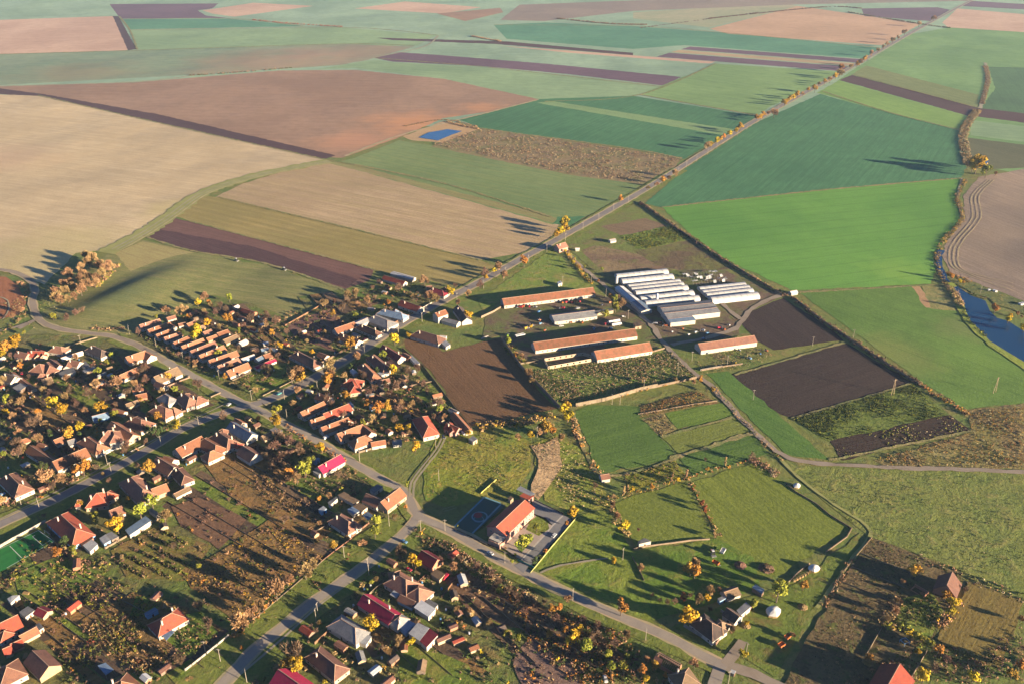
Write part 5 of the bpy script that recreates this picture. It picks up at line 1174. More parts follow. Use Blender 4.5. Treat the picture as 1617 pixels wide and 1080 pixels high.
for i, (x, y) in enumerate(grove): tree('T', x, y, 78 + (i * 37) % 30, R1, None, 'tan trees of the grove by the lane')
many(R1, 5.39, [('B', 570, 590, 80), ('B', 650, 545, 60), ('B', 700, 520, 70), ('Y', 140, 830, 120), ('O', 60, 870, 100), ('Y', 20, 890, 70), ('T', 1420, 530, 90), ('G', 460, 580, 60), ('T', 200, 520, 60), ('T', 120, 570, 60), ('B', 350, 800, 40), ('G', 210, 700, 40)])
many(B, 5.39, [('T', 665, 420, 90), ('Y', 610, 460, 60), ('G', 880, 420, 70), ('O', 700, 450, 40), ('Y', 590, 745, 120), ('Y', 695, 640, 75), ('O', 870, 610, 85), ('G', 255, 570, 40), ('O', 515, 575, 45), ('T', 500, 520, 90), ('T', 440, 530, 70), ('B', 1200, 580, 80), ('B', 1270, 620, 80), ('G', 960, 680, 40), ('O', 1250, 720, 60), ('Y', 1312, 820, 60), ('T', 720, 470, 60), ('B', 800, 480, 70), ('B', 760, 540, 60), ('B', 850, 510, 60), ('T', 1160, 700, 70), ('B', 1060, 600, 80), ('B', 1000, 650, 60), ('B', 950, 560, 60), ('T', 1420, 1060, 120), ('O', 1500, 1070, 90), ('B', 1110, 860, 50), ('T', 1220, 1040, 80)])
many(C, 5.39, [('T', 820, 400, 90), ('T', 880, 390, 90), ('B', 700, 440, 60), ('T', 615, 480, 90), ('T', 970, 440, 80), ('O', 1155, 450, 45), ('T', 1460, 285, 85), ('T', 720, 580, 40), ('O', 830, 835, 100), ('T', 660, 1075, 120), ('B', 885, 915, 90), ('Y', 1205, 790, 95), ('Y', 1325, 730, 50), ('T', 470, 640, 35), ('T', 612, 690, 40), ('Y', 1190, 1040, 70), ('B', 800, 450, 80), ('B', 760, 500, 80), ('O', 690, 550, 60), ('T', 900, 480, 70), ('B', 1240, 340, 90), ('T', 1140, 310, 50), ('T', 1360, 400, 60), ('T', 1500, 420, 90), ('Y', 500, 870, 50), ('B', 290, 700, 60)])
many(D, 5.39, [('Y', 1497, 260, 62), ('Y', 1540, 230, 70), ('Y', 1580, 215, 80), ('O', 1225, 500, 80), ('T', 1000, 540, 95), ('Y', 970, 555, 50), ('B', 890, 600, 90), ('Y', 900, 610, 45), ('T', 1050, 610, 85), ('B', 850, 690, 85), ('T', 750, 760, 70), ('T', 660, 830, 60), ('Y', 605, 750, 80), ('Y', 757, 945, 75), ('T', 380, 655, 80), ('B', 640, 680, 50), ('T', 480, 800, 90), ('T', 400, 790, 90)])
LZ = Zr(1000, 0, 2.62)
for i, (x, y, d, t) in enumerate([(120, 765, 30, 'O'), (95, 775, 24, 'T'), (172, 735, 36, 'T'), (305, 625, 36, 'T'), (347, 598, 24, 'Y'), (370, 585, 26, 'O'), (400, 568, 24, 'Y'), (440, 548, 32, 'O'), (512, 505, 26, 'O'), (535, 492, 24, 'O'), (580, 490, 40, 'T'), (625, 440, 26, 'Y'), (645, 425, 24, 'O'), (678, 408, 28, 'O'), (750, 385, 26, 'O'), (766, 358, 20, 'T'), (812, 345, 24, 'T'), (850, 325, 36, 'T'), (858, 300, 26, 'O'), (935, 275, 30, 'T'), (922, 280, 22, 'O'), (985, 235, 26, 'T'), (1035, 205, 20, 'T'), (1072, 183, 26, 'T'), (1120, 150, 26, 'T'), (1180, 112, 24, 'T'), (1240, 90, 26, 'T'), (425, 555, 22, 'Y'), (358, 592, 22, 'O'), (318, 615, 24, 'Y'), (526, 498, 20, 'Y'), (560, 480, 20, 'T'), (634, 434, 20, 'O'), (664, 415, 20, 'Y'), (700, 400, 18, 'T'), (722, 385, 18, 'O'), (790, 352, 20, 'O'), (835, 330, 22, 'Y'), (865, 312, 22, 'T'), (900, 290, 22, 'T'), (955, 258, 22, 'O'), (1010, 220, 20, 'T'), (1050, 195, 20, 'T'), (1095, 168, 20, 'T'), (60, 790, 22, 'T'), (145, 750, 26, 'T')]):
    tree(t, x, y, d * 0.95, LZ, 2.62, 'autumn trees lining the long straight road')
many(LZ, 2.62, [('Y', 1412, 722, 62), ('Y', 1400, 712, 50), ('G', 1455, 738, 46), ('Y', 1432, 700, 50), ('T', 1380, 700, 30), ('T', 1495, 730, 20)])
tree('O', 1430, 958, 30, Zr(500, 0, 2.99), 2.99)
tree('Y', 1170, 1085, 50, Zr(500, 0, 2.99), 2.99)
LK = Zr(1467, 430, 10.78)
many(LK, 10.78, [('O', 370, 150, 110), ('Y', 515, 215, 80), ('O', 572, 215, 60), ('O', 1108, 715, 140), ('Y', 1330, 880, 115), ('Y', 1385, 800, 80), ('Y', 1590, 1040, 140), ('O', 1500, 760, 70), ('T', 1570, 790, 60), ('T', 470, 150, 60), ('T', 640, 200, 60)])
FH = Zr(1000, 840)
many(FH, 5.39, [('Y', 440, 800, 175), ('O', 520, 395, 120), ('T', 515, 340, 120), ('G', 1215, 600, 170), ('G', 1260, 520, 110), ('Y', 630, 590, 65), ('R', 425, 590, 75), ('T', 550, 620, 100), ('T', 660, 540, 100), ('T', 735, 520, 60), ('B', 350, 620, 70), ('B', 290, 620, 60), ('B', 160, 555, 45), ('B', 225, 600, 45), ('G', 1020, 655, 85), ('O', 1440, 500, 85), ('T', 60, 340, 75), ('Y', 935, 1075, 80), ('T', 1350, 900, 60), ('B', 480, 560, 60), ('T', 700, 55, 60), ('B', 1180, 350, 40), ('Y', 960, 800, 50), ('T', 830, 870, 80), ('B', 650, 680, 60)])
BM = Zr(800, 880)
many(BM, 5.39, [('Y', 905, 55, 55), ('O', 970, 500, 120), ('T', 520, 390, 85), ('Y', 615, 640, 75), ('O', 500, 650, 60), ('O', 365, 690, 75), ('Y', 555, 750, 135), ('G', 675, 815, 145), ('G', 865, 865, 90), ('G', 880, 985, 95), ('G', 985, 960, 80), ('G', 1020, 870, 55), ('B', 745, 720, 130), ('B', 820, 740, 80), ('O', 380, 480, 70), ('O', 440, 470, 70), ('B', 910, 770, 100), ('T', 1010, 710, 100), ('T', 1190, 890, 70), ('T', 1590, 945, 90), ('B', 420, 560, 90), ('B', 650, 560, 80), ('B', 480, 740, 80), ('B', 780, 620, 90), ('O', 1150, 1000, 80), ('O', 1260, 960, 80), ('Y', 1180, 1070, 70), ('B', 260, 440, 70), ('B', 320, 400, 60), ('B', 180, 640, 60), ('G', 100, 720, 50), ('O', 1340, 1030, 50), ('O', 1560, 160, 120), ('T', 1600, 90, 90)])
tree('Y', 1210, 480, 95, Nz); tree('G', 560, 300, 20, lambda x, y: Nz(x - 330, y + 250), 5.39)
many(Nz, 5.39, [('G', 900, 600, 70), ('G', 780, 740, 110), ('G', 830, 690, 90), ('O', 975, 780, 45), ('D', 890, 870, 70), ('G', 720, 800, 30), ('G', 690, 870, 40), ('D', 930, 830, 50), ('O', 1160, 545, 40), ('T', 640, 740, 30), ('B', 1400, 230, 70)])
many(L_, 5.39, [('Y', 600, 290, 95), ('Y', 655, 300, 55), ('B', 500, 230, 110), ('Y', 262, 850, 145), ('T', 490, 980, 120), ('Y', 590, 965, 75), ('T', 290, 440, 70), ('G', 255, 450, 50), ('B', 1150, 340, 90), ('B', 1260, 400, 110), ('B', 1330, 460, 100), ('T', 950, 330, 100), ('B', 830, 280, 90), ('B', 1500, 600, 110), ('B', 1420, 530, 90), ('T', 1290, 510, 50), ('T', 1085, 700, 60), ('T', 1255, 800, 70), ('G', 1400, 890, 60), ('G', 1500, 930, 60), ('B', 1560, 700, 80), ('T', 980, 690, 70), ('T', 60, 210, 40), ('B', 1010, 250, 80), ('G', 1340, 530, 60)])
many(K, 5.39, [('T', 600, 620, 200), ('T', 700, 520, 130), ('T', 760, 460, 110), ('T', 905, 370, 180), ('T', 1000, 250, 130), ('T', 1150, 190, 150), ('T', 1210, 110, 100), ('B', 1050, 900, 230), ('O', 975, 950, 110), ('Y', 1085, 985, 130), ('B', 320, 630, 130), ('B', 240, 460, 120), ('T', 1260, 590, 60), ('B', 1235, 650, 60), ('B', 80, 920, 120), ('B', 1190, 620, 60), ('O', 600, 790, 35), ('G', 240, 110, 60), ('T', 160, 1060, 70)])
many(Mz, 5.39, [('G', 340, 290, 130), ('G', 370, 200, 100), ('O', 215, 310, 90), ('Y', 480, 75, 70), ('T', 540, 480, 75), ('G', 930, 810, 110), ('G', 940, 720, 100), ('O', 590, 910, 90), ('T', 820, 890, 90), ('T', 270, 350, 110), ('G', 1205, 375, 45), ('O', 1190, 560, 35), ('O', 450, 490, 45), ('B', 130, 160, 100), ('B', 60, 240, 100), ('B', 200, 130, 90), ('B', 290, 60, 80), ('B', 1130, 930, 90), ('B', 630, 300, 70), ('G', 640, 410, 40), ('B', 160, 680, 90), ('T', 455, 705, 50), ('T', 690, 820, 50), ('B', 1180, 930, 60), ('B', 100, 60, 90), ('T', 1100, 650, 60)])
many(I, 5.39, [('D', 385, 360, 120), ('T', 420, 470, 170), ('O', 720, 385, 130), ('B', 700, 320, 150), ('O', 650, 370, 80), ('G', 1305, 660, 115), ('G', 1205, 745, 125), ('G', 825, 800, 95), ('Y', 1010, 875, 140), ('T', 1030, 790, 90), ('T', 1410, 780, 130), ('O', 1105, 600, 50), ('O', 690, 660, 60), ('R', 910, 820, 60), ('B', 160, 230, 120), ('T', 530, 450, 110), ('B', 380, 740, 50), ('B', 830, 340, 60), ('B', 1170, 320, 60), ('O', 1280, 390, 110), ('D', 560, 990, 90), ('D', 620, 940, 80), ('B', 1080, 180, 110), ('G', 640, 1060, 80), ('O', 500, 1080, 90), ('B', 940, 450, 60), ('B', 1480, 1010, 70), ('T', 880, 390, 50), ('G', 1390, 800, 50)])
many(Gz, 5.39, [('Y', 470, 700, 110), ('Y', 530, 745, 110), ('Y', 860, 715, 95), ('Y', 690, 885, 90), ('O', 585, 945, 100), ('G', 955, 250, 55), ('G', 968, 440, 50), ('O', 1365, 790, 85), ('D', 1340, 930, 110), ('D', 1270, 900, 80), ('D', 1390, 880, 60), ('Y', 1500, 860, 85), ('Y', 50, 740, 60), ('G', 840, 385, 60), ('O', 185, 350, 55), ('T', 730, 720, 60), ('T', 160, 910, 70), ('T', 330, 975, 90), ('T', 240, 830, 70), ('O', 330, 730, 55), ('T', 40, 480, 90), ('T', 820, 520, 100), ('T', 1010, 520, 120), ('B', 1090, 570, 90), ('B', 1170, 440, 80), ('B', 1245, 470, 90), ('B', 1250, 370, 80), ('B', 1075, 1060, 90), ('O', 1450, 450, 70), ('G', 240, 250, 40), ('B', 600, 560, 90), ('T', 560, 620, 90), ('B', 430, 590, 80), ('T', 380, 560, 80), ('B', 640, 640, 70), ('T', 200, 660, 90), ('T', 130, 650, 80), ('G', 70, 640, 70), ('T', 120, 790, 90), ('B', 300, 850, 130), ('T', 390, 860, 90), ('B', 170, 1030, 120), ('T', 220, 1060, 100), ('B', 760, 590, 90), ('T', 1150, 500, 70), ('B', 1180, 390, 60), ('O', 1200, 620, 40)])
many(Hz, 5.39, [('Y', 1270, 620, 100), ('G', 1290, 540, 100), ('B', 610, 300, 110), ('T', 1450, 220, 140), ('O', 1500, 240, 80), ('B', 830, 570, 90), ('T', 1390, 1010, 90), ('B', 1200, 160, 100), ('T', 1100, 340, 60), ('O', 835, 220, 50), ('T', 1420, 450, 80), ('B', 1380, 190, 60), ('B', 1300, 740, 110), ('B', 1400, 790, 110), ('B', 1240, 820, 100), ('B', 1480, 870, 100), ('B', 1340, 900, 100), ('B', 1180, 900, 80), ('O', 1130, 570, 50), ('B', 150, 180, 90)])
many(E, 5.39, [('O', 375, 385, 100), ('T', 385, 330, 120), ('T', 390, 240, 110), ('T', 615, 170, 90), ('T', 80, 340, 120), ('O', 130, 345, 80), ('Y', 918, 285, 80), ('Y', 1112, 935, 90), ('O', 705, 560, 60), ('O', 800, 640, 110), ('O', 860, 600, 90), ('Y', 970, 775, 70), ('Y', 1050, 760, 60), ('T', 750, 700, 100), ('Y', 315, 940, 75), ('O', 1560, 805, 55), ('B', 950, 420, 90), ('B', 1050, 290, 90), ('B', 1130, 260, 90), ('B', 880, 410, 80), ('T', 1000, 560, 90), ('T', 1080, 570, 80), ('B', 1320, 560, 80), ('B', 360, 530, 80), ('O', 520, 500, 70), ('B', 680, 330, 80), ('T', 1060, 800, 60), ('B', 900, 880, 60), ('B', 1180, 380, 60), ('D', 560, 240, 60)])
PL = Zr(600, 560)
many(PL, 5.39, [('Y', 1560, 520, 90), ('Y', 1595, 580, 110), ('Y', 1590, 490, 80), ('Y', 1285, 725, 70), ('O', 1420, 680, 100), ('T', 1380, 700, 80), ('T', 1450, 640, 80), ('O', 1350, 650, 70), ('T', 1255, 190, 70), ('T', 1290, 250, 60), ('T', 1180, 730, 70), ('T', 1540, 740, 70)])
R8 = Zr(850, 580, 4.04)
many(R8, 4.04, [('P', 545, 815, 42), ('P', 570, 800, 38), ('Y', 595, 800, 40), ('P', 848, 735, 42), ('Y', 888, 735, 38), ('P', 945, 705, 40), ('P', 1192, 630, 42), ('B', 1360, 610, 70), ('O', 1113, 160, 34), ('O', 1025, 100, 40), ('T', 990, 110, 40), ('Y', 545, 1050, 75), ('R', 1040, 890, 50), ('R', 1062, 925, 45), ('O', 1073, 670, 30), ('O', 720, 785, 40), ('T', 480, 850, 40), ('T', 470, 900, 50), ('T', 500, 970, 50), ('B', 1065, 600, 30), ('T', 640, 1050, 30), ('T', 870, 100, 40), ('T', 150, 470, 50), ('O', 40, 420, 60), ('O', 90, 440, 50)])
R9 = Zr(1317, 880)
many(R9, 5.39, [('O', 672, 190, 120), ('Y', 1010, 430, 100), ('Y', 980, 500, 90), ('Y', 750, 1070, 120), ('O', 290, 890, 80), ('T', 270, 950, 90), ('G', 790, 770, 90), ('G', 700, 720, 80), ('T', 540, 400, 80), ('T', 500, 500, 100), ('T', 430, 560, 90), ('O', 880, 830, 90), ('B', 960, 900, 80), ('Y', 1170, 1070, 110), ('O', 1500, 1040, 100), ('O', 1560, 960, 100), ('B', 1590, 800, 80), ('T', 1580, 560, 70), ('Y', 700, 830, 60), ('T', 740, 330, 40), ('B', 1110, 300, 60), ('O', 940, 370, 80), ('T', 580, 240, 60), ('B', 850, 990, 100)])
# farm shrubs
many(Pz, 5.39, [('G', 1130, 310, 60), ('G', 1140, 400, 90), ('O', 1100, 300, 50), ('T', 1190, 370, 90), ('G', 1050, 450, 70), ('B', 1160, 300, 60), ('T', 400, 950, 80), ('T', 430, 1000, 60), ('O', 285, 790, 45), ('G', 230, 680, 70), ('T', 350, 800, 60), ('T', 1380, 1000, 60), ('O', 480, 740, 30)])
many(Zr(840, 360, 10.1), 10.1, [('O', 580, 480, 60), ('Y', 660, 580, 60), ('O', 750, 680, 70), ('G', 840, 660, 50), ('G', 1120, 700, 60), ('G', 860, 800, 60), ('O', 1060, 880, 50), ('Y', 530, 400, 50)])
# dense leafy hedges: each one a thing of its own
def clump_quads(pts, hs, rg, per, size, up=0.25, elong=1.3):
    n = len(pts) * per; c0 = np.repeat(pts, per, 0); h = np.repeat(hs, per)
    d = rg.normal(size=(n, 3)); d /= np.linalg.norm(d, axis=1)[:, None]; d[:, 2] = np.abs(d[:, 2])
    c = c0 + d * (h * 0.8)[:, None] * rg.uniform(0.35, 1.0, (n, 1)) * np.array([1, 1, 1.0]); 
    nr = d + rg.normal(size=(n, 3)) * 0.5; nr /= np.linalg.norm(nr, axis=1)[:, None]
    return leaf_quads(c, nr, rg.uniform(0.6, 1.3, n) * size * (0.5 + h * 0.25), rg, elong)
def hedge(px, w, h, types, label, z=lambda x, y: (x, y), dens=1.0, name='hedge', gapw=0.15, size=0.26):
    line = smooth_line([P(*z(*p)) for p in px], 2.0); ns = normals2(line); rg = np.random.default_rng(int(abs(line[0].x) * 7) % 9999)
    c0 = line[len(line) // 2]; P3 = []; hs = []
    for p, n in zip(line, ns):
        if rg.random() < gapw: continue
        for k in range(max(1, int(w * dens / 1.6))):
            o = rg.uniform(-w / 2, w / 2); P3.append([p.x + n.x * o + rg.uniform(-1, 1) - c0.x, p.y + n.y * o - c0.y, 0.0]); hs.append(h * rg.uniform(0.5, 1.15))
    if not P3: return
    P3 = np.array(P3); hs = np.array(hs); V = clump_quads(P3, hs, rg, 12, size)
    mi = np.repeat(rg.integers(0, len(types), len(P3)), 12)
    me = quads_mesh(name, V, [LM_[t] for t in types], mi); o = link(name, me, None, (c0.x, c0.y, 0.3))
    return tag(o, label, 'hedge', None, auto=True)
hedge([(1012, 322), (1062, 356), (1150, 416), (1240, 468)], 5, 3.2, 'TBBN', 'long dark brown hedge between bright wheat and farm plots')
hedge([(1250, 470), (1300, 508), (1400, 574), (1452, 606)], 5, 3.4, 'TBB', 'brown hedge between black plots and green meadow')
hedge([(1452, 606), (1490, 630), (1530, 655)], 7, 2.6, 'TOBR', 'rusty scrub strip at the corner of the meadow')
hedge(([(840, 625), (1000, 590), (1150, 590), (1300, 560), (1460, 520)]), 9, 3.4, 'YOTTB', 'golden hedge below the village ploughed field', PL)
hedge([(210, 330), (250, 420), (300, 520), (345, 620), (375, 670)], 4.5, 3.2, 'TTTO', 'orange hedge on the left side of the square pasture', R8, gapw=0.35)
hedge([(240, 250), (430, 215), (650, 150), (850, 110), (1010, 75)], 2.5, 2.0, 'TON', 'low scrub hedge along the long pale wall', R8, gapw=0.6)
hedge([(450, 840), (560, 820), (660, 795), (780, 755), (900, 725), (960, 705)], 3, 2.0, 'OTTR', 'rust red hedge across the pastures', R8)
hedge([(960, 705), (1100, 665), (1230, 630), (1370, 595)], 2.5, 2.0, 'TOR', 'thin brown hedge continuing the rust red one', R8)
hedge([(445, 840), (480, 930), (530, 1020), (575, 1070)], 4.5, 2.4, 'TTB', 'tan bramble hedge winding round the ring pasture', R8)
hedge([(960, 715), (1010, 830), (1060, 900), (1120, 1010), (1150, 1080)], 3.0, 2.4, 'TTRT', 'narrow red brown hedge down between two pastures', R8)
hedge([(1120, 130), (1230, 260), (1330, 370), (1450, 500), (1550, 590)], 3, 1.8, 'TTN', 'pale weedy bank hedge along the farm road', R8)
hedge([(1370, 600), (1440, 640), (1520, 690)], 9, 2.2, 'TWB', 'tan thicket by the corner of the large pasture', R8)
hedge([(430, 560), (560, 610), (700, 680), (800, 740)], 8, 2.6, 'YGGT', 'broad yellow hedge at the dark allotment corner', R9)
hedge([(540, 360), (490, 450), (420, 560)], 6, 3.0, 'TTB', 'brown bushes beside the dark allotment', R9)
hedge([(1040, 380), (980, 480), (900, 600)], 6, 2.8, 'TTY', 'ochre bushes between two small plots', R9)
hedge([(700, 0), (850, 60), (1000, 120), (1200, 200), (1617, 350)], 9, 1.2, 'TWNN', 'weedy bank along the old stubble plot', R9)
hedge([(160, 30), (60, 170), (0, 290), (-90, 420)], 4, 2.0, 'TTW', 'dry weed bank on the left of the dark allotment', R9)
hedge([(1250, 0), (1000, 200), (820, 400), (640, 590), (540, 680)], 5, 2.2, 'TOT', 'tan hedge on the field side of the low street', K)
hedge([(1543, 175), (1522, 208), (1524, 240), (1530, 262)], 13, 3.0, 'TTW', 'tan reed belt along the stream', gapw=0.05)
hedge([(1556, 105), (1560, 125), (1556, 145), (1550, 165)], 9, 2.2, 'TTB', 'thin scrub in the far stream gully')
hedge([(1524, 285), (1512, 312), (1519, 344), (1505, 365), (1487, 385), (1479, 410), (1484, 432), (1497, 455)], 5, 2.6, 'TOB', 'brown scrub lining the stream', gapw=0.25)
hedge([(345, 255), (400, 340), (470, 450), (550, 580)], 7, 3.4, 'TTT', 'orange reeds on the left shore of the lake', LK, gapw=0.02)
hedge([(600, 320), (680, 370), (800, 400), (950, 470)], 3.5, 1.6, 'TNT', 'low reeds on the right shore of the lake', LK, gapw=0.2)
hedge([(300, 20), (420, 60), (560, 110), (700, 170)], 6, 2.6, 'TOB', 'brown bushes between stream and rolling field', LK)
hedge([(560, 590), (600, 700), (680, 820), (800, 950), (950, 1100)], 4, 1.6, 'NGN', 'green sedge on the near shore of the lake', LK)
hedge([(640, 200), (700, 190), (752, 200)], 5, 1.6, 'TTB', 'dry weeds round the field pond')
hedge([(705, 193), (738, 201), (755, 204)], 7, 3.0, 'BT', 'dark bushes at the far end of the pond')
hedge([(230, 690), (290, 760), (360, 830)], 10, 2.4, 'TNGT', 'weedy thicket beside the roofless building', Pz)
hedge([(520, 320), (600, 450), (740, 640), (860, 800), (960, 900)], 5, 2.2, 'OYGT', 'yellow brown hedge on the left of the farm road', Zr(840, 360, 10.1))
hedge([(700, 90), (850, 100), (1050, 230), (1250, 380), (1450, 500), (1617, 590)], 7, 2.2, 'TBNW', 'dense thicket between lane and long village gardens', L_, dens=1.0)
hedge([(190, 1020), (250, 1080)], 6, 2, 'TO', 'brown shrubs at the bottom edge', BM)
hedge([(1200, 100), (1500, 300), (1617, 360)], 3, 1.6, 'TN', 'weedy verge strip below the lane', Hz, gapw=0.4)
hedge([(640, 290), (760, 370), (900, 480), (1100, 590), (1290, 680), (1480, 800)], 4, 2.2, 'TOB', 'brown shrub strip on the lower side of the lane', Zr(380, 640, 8.98))
hedge([(870, 240), (1000, 310), (1250, 440), (1500, 610)], 3, 2.0, 'BTB', 'dark shrub strip before the lane houses', Zr(380, 640, 8.98), gapw=0.3)
hedge([(0, 690), (60, 660), (180, 560), (200, 520)], 5, 2.4, 'TN', 'scrub on the bank above the lane bend', R1)
hedge([(160, 250), (240, 330), (200, 380)], 6, 1.8, 'TT', 'dry grass tussocks beside the lane bend', R1)
hedge([(800, 640), (900, 655), (1050, 640)], 5, 2.4, 'BT', 'brown shrubs above the lane', R1)
hedge([(820, 290), (940, 175), (1000, 100)], 7, 2.2, 'TTG', 'ochre shrub fringe of the grove', R1)
hedge([(1120, 30), (1300, 12), (1360, 14)], 8, 4, 'B', 'far dark tree belt near the top edge', gapw=0.5)
hedge([(880, 30), (960, 38), (1020, 40)], 10, 5, 'BB', 'far dark tree belt in the valley', gapw=0.4)
hedge([(745, 58), (790, 66)], 9, 4, 'TB', 'far tan thicket beside the dark strip', gapw=0.2)
hedge([(400, 32), (460, 38), (540, 43)], 8, 4, 'BR', 'far scattered bushes on the green slope', gapw=0.6)
hedge([(300, 120), (350, 117), (460, 108)], 6, 4, 'BD', 'far dark bushes along the field track', gapw=0.6)
hedge([(1010, 45), (1200, 20)], 6, 3, 'B', 'far thin hedge over the tan field', gapw=0.7)
hedge([(1340, 20), (1450, 38), (1500, 45)], 7, 4, 'BD', 'far dark hedge crossing the road', gapw=0.4)
# ---- uncountable scrub and weeds
def scrub(name, poly, n, h, types, mats_w=None, z=lambda x, y: (x, y), avoid=True, per=11, size=0.24, hmin=0.4, rows=None):
    pg = [tuple(P(*z(*p)))[:2] for p in poly]; xs = [p[0] for p in pg]; ys = [p[1] for p in pg]
    rg = np.random.default_rng(int(abs(xs[0] * 3 + n)) % 99991); out = []; hs = []; tries = 0
    while len(out) < n and tries < n * 12:
        tries += 1; x = rg.uniform(min(xs), max(xs)); y = rg.uniform(min(ys), max(ys))
        if rows:
            ca, sa = math.cos(rows[0]), math.sin(rows[0]); u = x * ca + y * sa; v = -x * sa + y * ca; v = round(v / rows[1]) * rows[1] + rg.normal() * 0.25; x = u * ca - v * sa; y = u * sa + v * ca
        if not inside(x, y, pg): continue
        if mnoise.noise(Vector((x * 0.035, y * 0.035, n * 0.1))) + rg.uniform(-0.35, 0.35) < -0.12: continue
        if avoid and blocked(x, y): continue
        out.append((x, y, 0)); hs.append(rg.uniform(hmin, 1.0) * h)
    if not out: return None
    A = np.array(out, float); hs = np.array(hs); V = clump_quads(A, hs, rg, per, size)
    w = None if mats_w is None else np.array(mats_w) / sum(mats_w)
    mi = np.repeat(rg.choice(len(types), len(A), p=w), per)
    o = link(name, quads_mesh(name, V, [LM_[t] for t in types], mi), None, (0, 0, 0.4)); o['kind'] = 'stuff'
    return o
RSEG = []
for line, w in ROADS:
    for a, b in zip(line[::2], line[2::2]): RSEG.append((a[0], a[1], b[0], b[1], w / 2 + 1.5))
SEG = np.array(FOOT + RSEG)
def blocked(x, y):
    ax, ay, bx, by, r = SEG.T; dx = bx - ax; dy = by - ay
    t = np.clip(((x - ax) * dx + (y - ay) * dy) / (dx * dx + dy * dy + 1e-9), 0, 1)
    return bool((((x - ax - dx * t) ** 2 + (y - ay - dy * t) ** 2) < r * r).any())
gard = 'BTNOYDR'; gw = [6, 2.4, 4, 0.2, 0.25, 2.0, 0.2]
V1 = [(0, 560), (150, 560), (215, 575), (330, 640), (260, 690), (90, 780), (0, 810)]
V2 = [(215, 530), (300, 490), (430, 500), (530, 480), (610, 440), (700, 460), (560, 550), (400, 625), (300, 580)]
V3 = [(440, 640), (560, 575), (630, 555), (735, 670), (690, 690), (560, 720)]
V4 = [(40, 830), (360, 670), (410, 655), (600, 770), (620, 840), (320, 1080), (0, 1080)]
V5 = [(400, 1080), (660, 830), (800, 915), (1100, 1080)]
for nm, pg, n in (('scrub', V1, 700), ('scrub', V2, 800), ('scrub', V3, 520), ('scrub', V4, 300), ('scrub', V5, 420)):
    scrub(nm, pg, n, 2.9, gard, gw, per=18, hmin=0.25)
scrub('scrub', [(680, 228), (757, 204), (1075, 250), (1062, 262), (1010, 290), (900, 275)], 2600, 1.9, 'BTBW', avoid=False, per=7, size=0.3)
scrub('scrub', [(370, 700), (470, 680), (590, 760), (520, 820), (420, 800)], 420, 2.6, 'BBT')
scrub('scrub', [(800, 930), (980, 1000), (1080, 1080), (900, 1080), (820, 1000)], 520, 2.6, 'BTNO')
scrub('scrub', [(660, 845), (780, 895), (850, 960), (830, 985), (700, 905)], 300, 1.5, 'TNBW')
scrub('weeds', [(830, 588), (1060, 556), (1100, 596), (900, 640), (876, 634)], 3400, 0.9, 'WNWTN', avoid=False, per=6, size=0.32)
scrub('weeds', [(838, 702), (880, 688), (905, 705), (945, 760), (960, 800), (905, 808)], 420, 0.8, 'TWN', avoid=False, per=6, size=0.3)
scrub('weeds', [(690, 700), (790, 676), (840, 705), (830, 750), (740, 790), (680, 780)], 420, 0.45, 'TWNN', avoid=True, per=6, size=0.3)
scrub('weeds', [(1250, 661), (1442, 606), (1498, 655), (1310, 695)], 2400, 0.55, 'NNGN', avoid=False, per=5, size=0.35)
scrub('weeds', [(1312, 697), (1500, 657), (1528, 678), (1330, 724)], 260, 0.6, 'WGN', avoid=False, per=6, size=0.35)
scrub('weeds', [(978, 374), (1062, 356), (1098, 376), (1010, 396)], 1400, 0.7, 'NGN', avoid=False, per=5, size=0.4)
scrub('scrub', [(1382, 722), (1532, 684), (1535, 650), (1617, 642), (1617, 738), (1400, 736)], 900, 1.2, 'TRNWO', avoid=False, per=8)
scrub('weeds', [(1250, 745), (1617, 755), (1617, 945), (1480, 880), (1372, 845)], 450, 0.35, 'WNNN', per=6, size=0.32)
scrub('weeds', [(1012, 642), (1100, 617), (1132, 635), (1012, 658)], 420, 1.1, 'TONB', avoid=False, per=7)
scrub('weeds', [(1014, 663), (1046, 653), (1068, 677), (1044, 688)], 130, 1.0, 'TWB', avoid=False, per=7)
scrub('weeds', [(985, 750), (1064, 728), (1083, 752), (990, 774)], 240, 1.2, 'NTG', avoid=False, per=7)
scrub('scrub', [(280, 905), (345, 872), (425, 820), (512, 880), (450, 925), (370, 985)], 750, 1.1, 'OTOBN', avoid=False, per=8)
scrub('scrub', [(120, 985), (210, 935), (300, 960), (250, 1060), (180, 1040)], 420, 1.5, 'OTTN', avoid=True, per=8)
scrub('scrub', [(1240, 1080), (1310, 950), (1372, 850), (1470, 888), (1420, 960), (1390, 1080)], 900, 0.8, 'TBN', avoid=False, per=7)
scrub('scrub', [(1412, 985), (1427, 947), (1470, 938), (1488, 965), (1468, 1008)], 220, 1.8, 'NNT', avoid=False, per=9)
scrub('scrub', [(1330, 1080), (1470, 1005), (1550, 1040), (1617, 960), (1617, 1080)], 420, 2.2, 'BNTB', avoid=True, per=9)
scrub('weeds', [(1085, 545), (1170, 530), (1225, 560), (1190, 580), (1110, 590)], 420, 0.9, 'WTNB', per=6)
scrub('scrub', [(175, 872), (245, 835), (332, 864), (290, 915), (200, 910)], 430, 2.6, 'GBTN', avoid=False, per=12, rows=(ang((222, 845), (300, 884)), 6.5))
scrub('scrub', [(0, 905), (170, 905), (330, 990), (250, 1080), (0, 1080)], 420, 2.6, 'BTNNG', per=14, hmin=0.3)
scrub('scrub', [(60, 850), (180, 880), (170, 905), (40, 960), (0, 930)], 160, 2.2, 'BTNG', per=12)
scrub('scrub', [(120, 985), (330, 985), (340, 1010), (230, 1080)], 200, 2.4, 'BTTN', per=14)
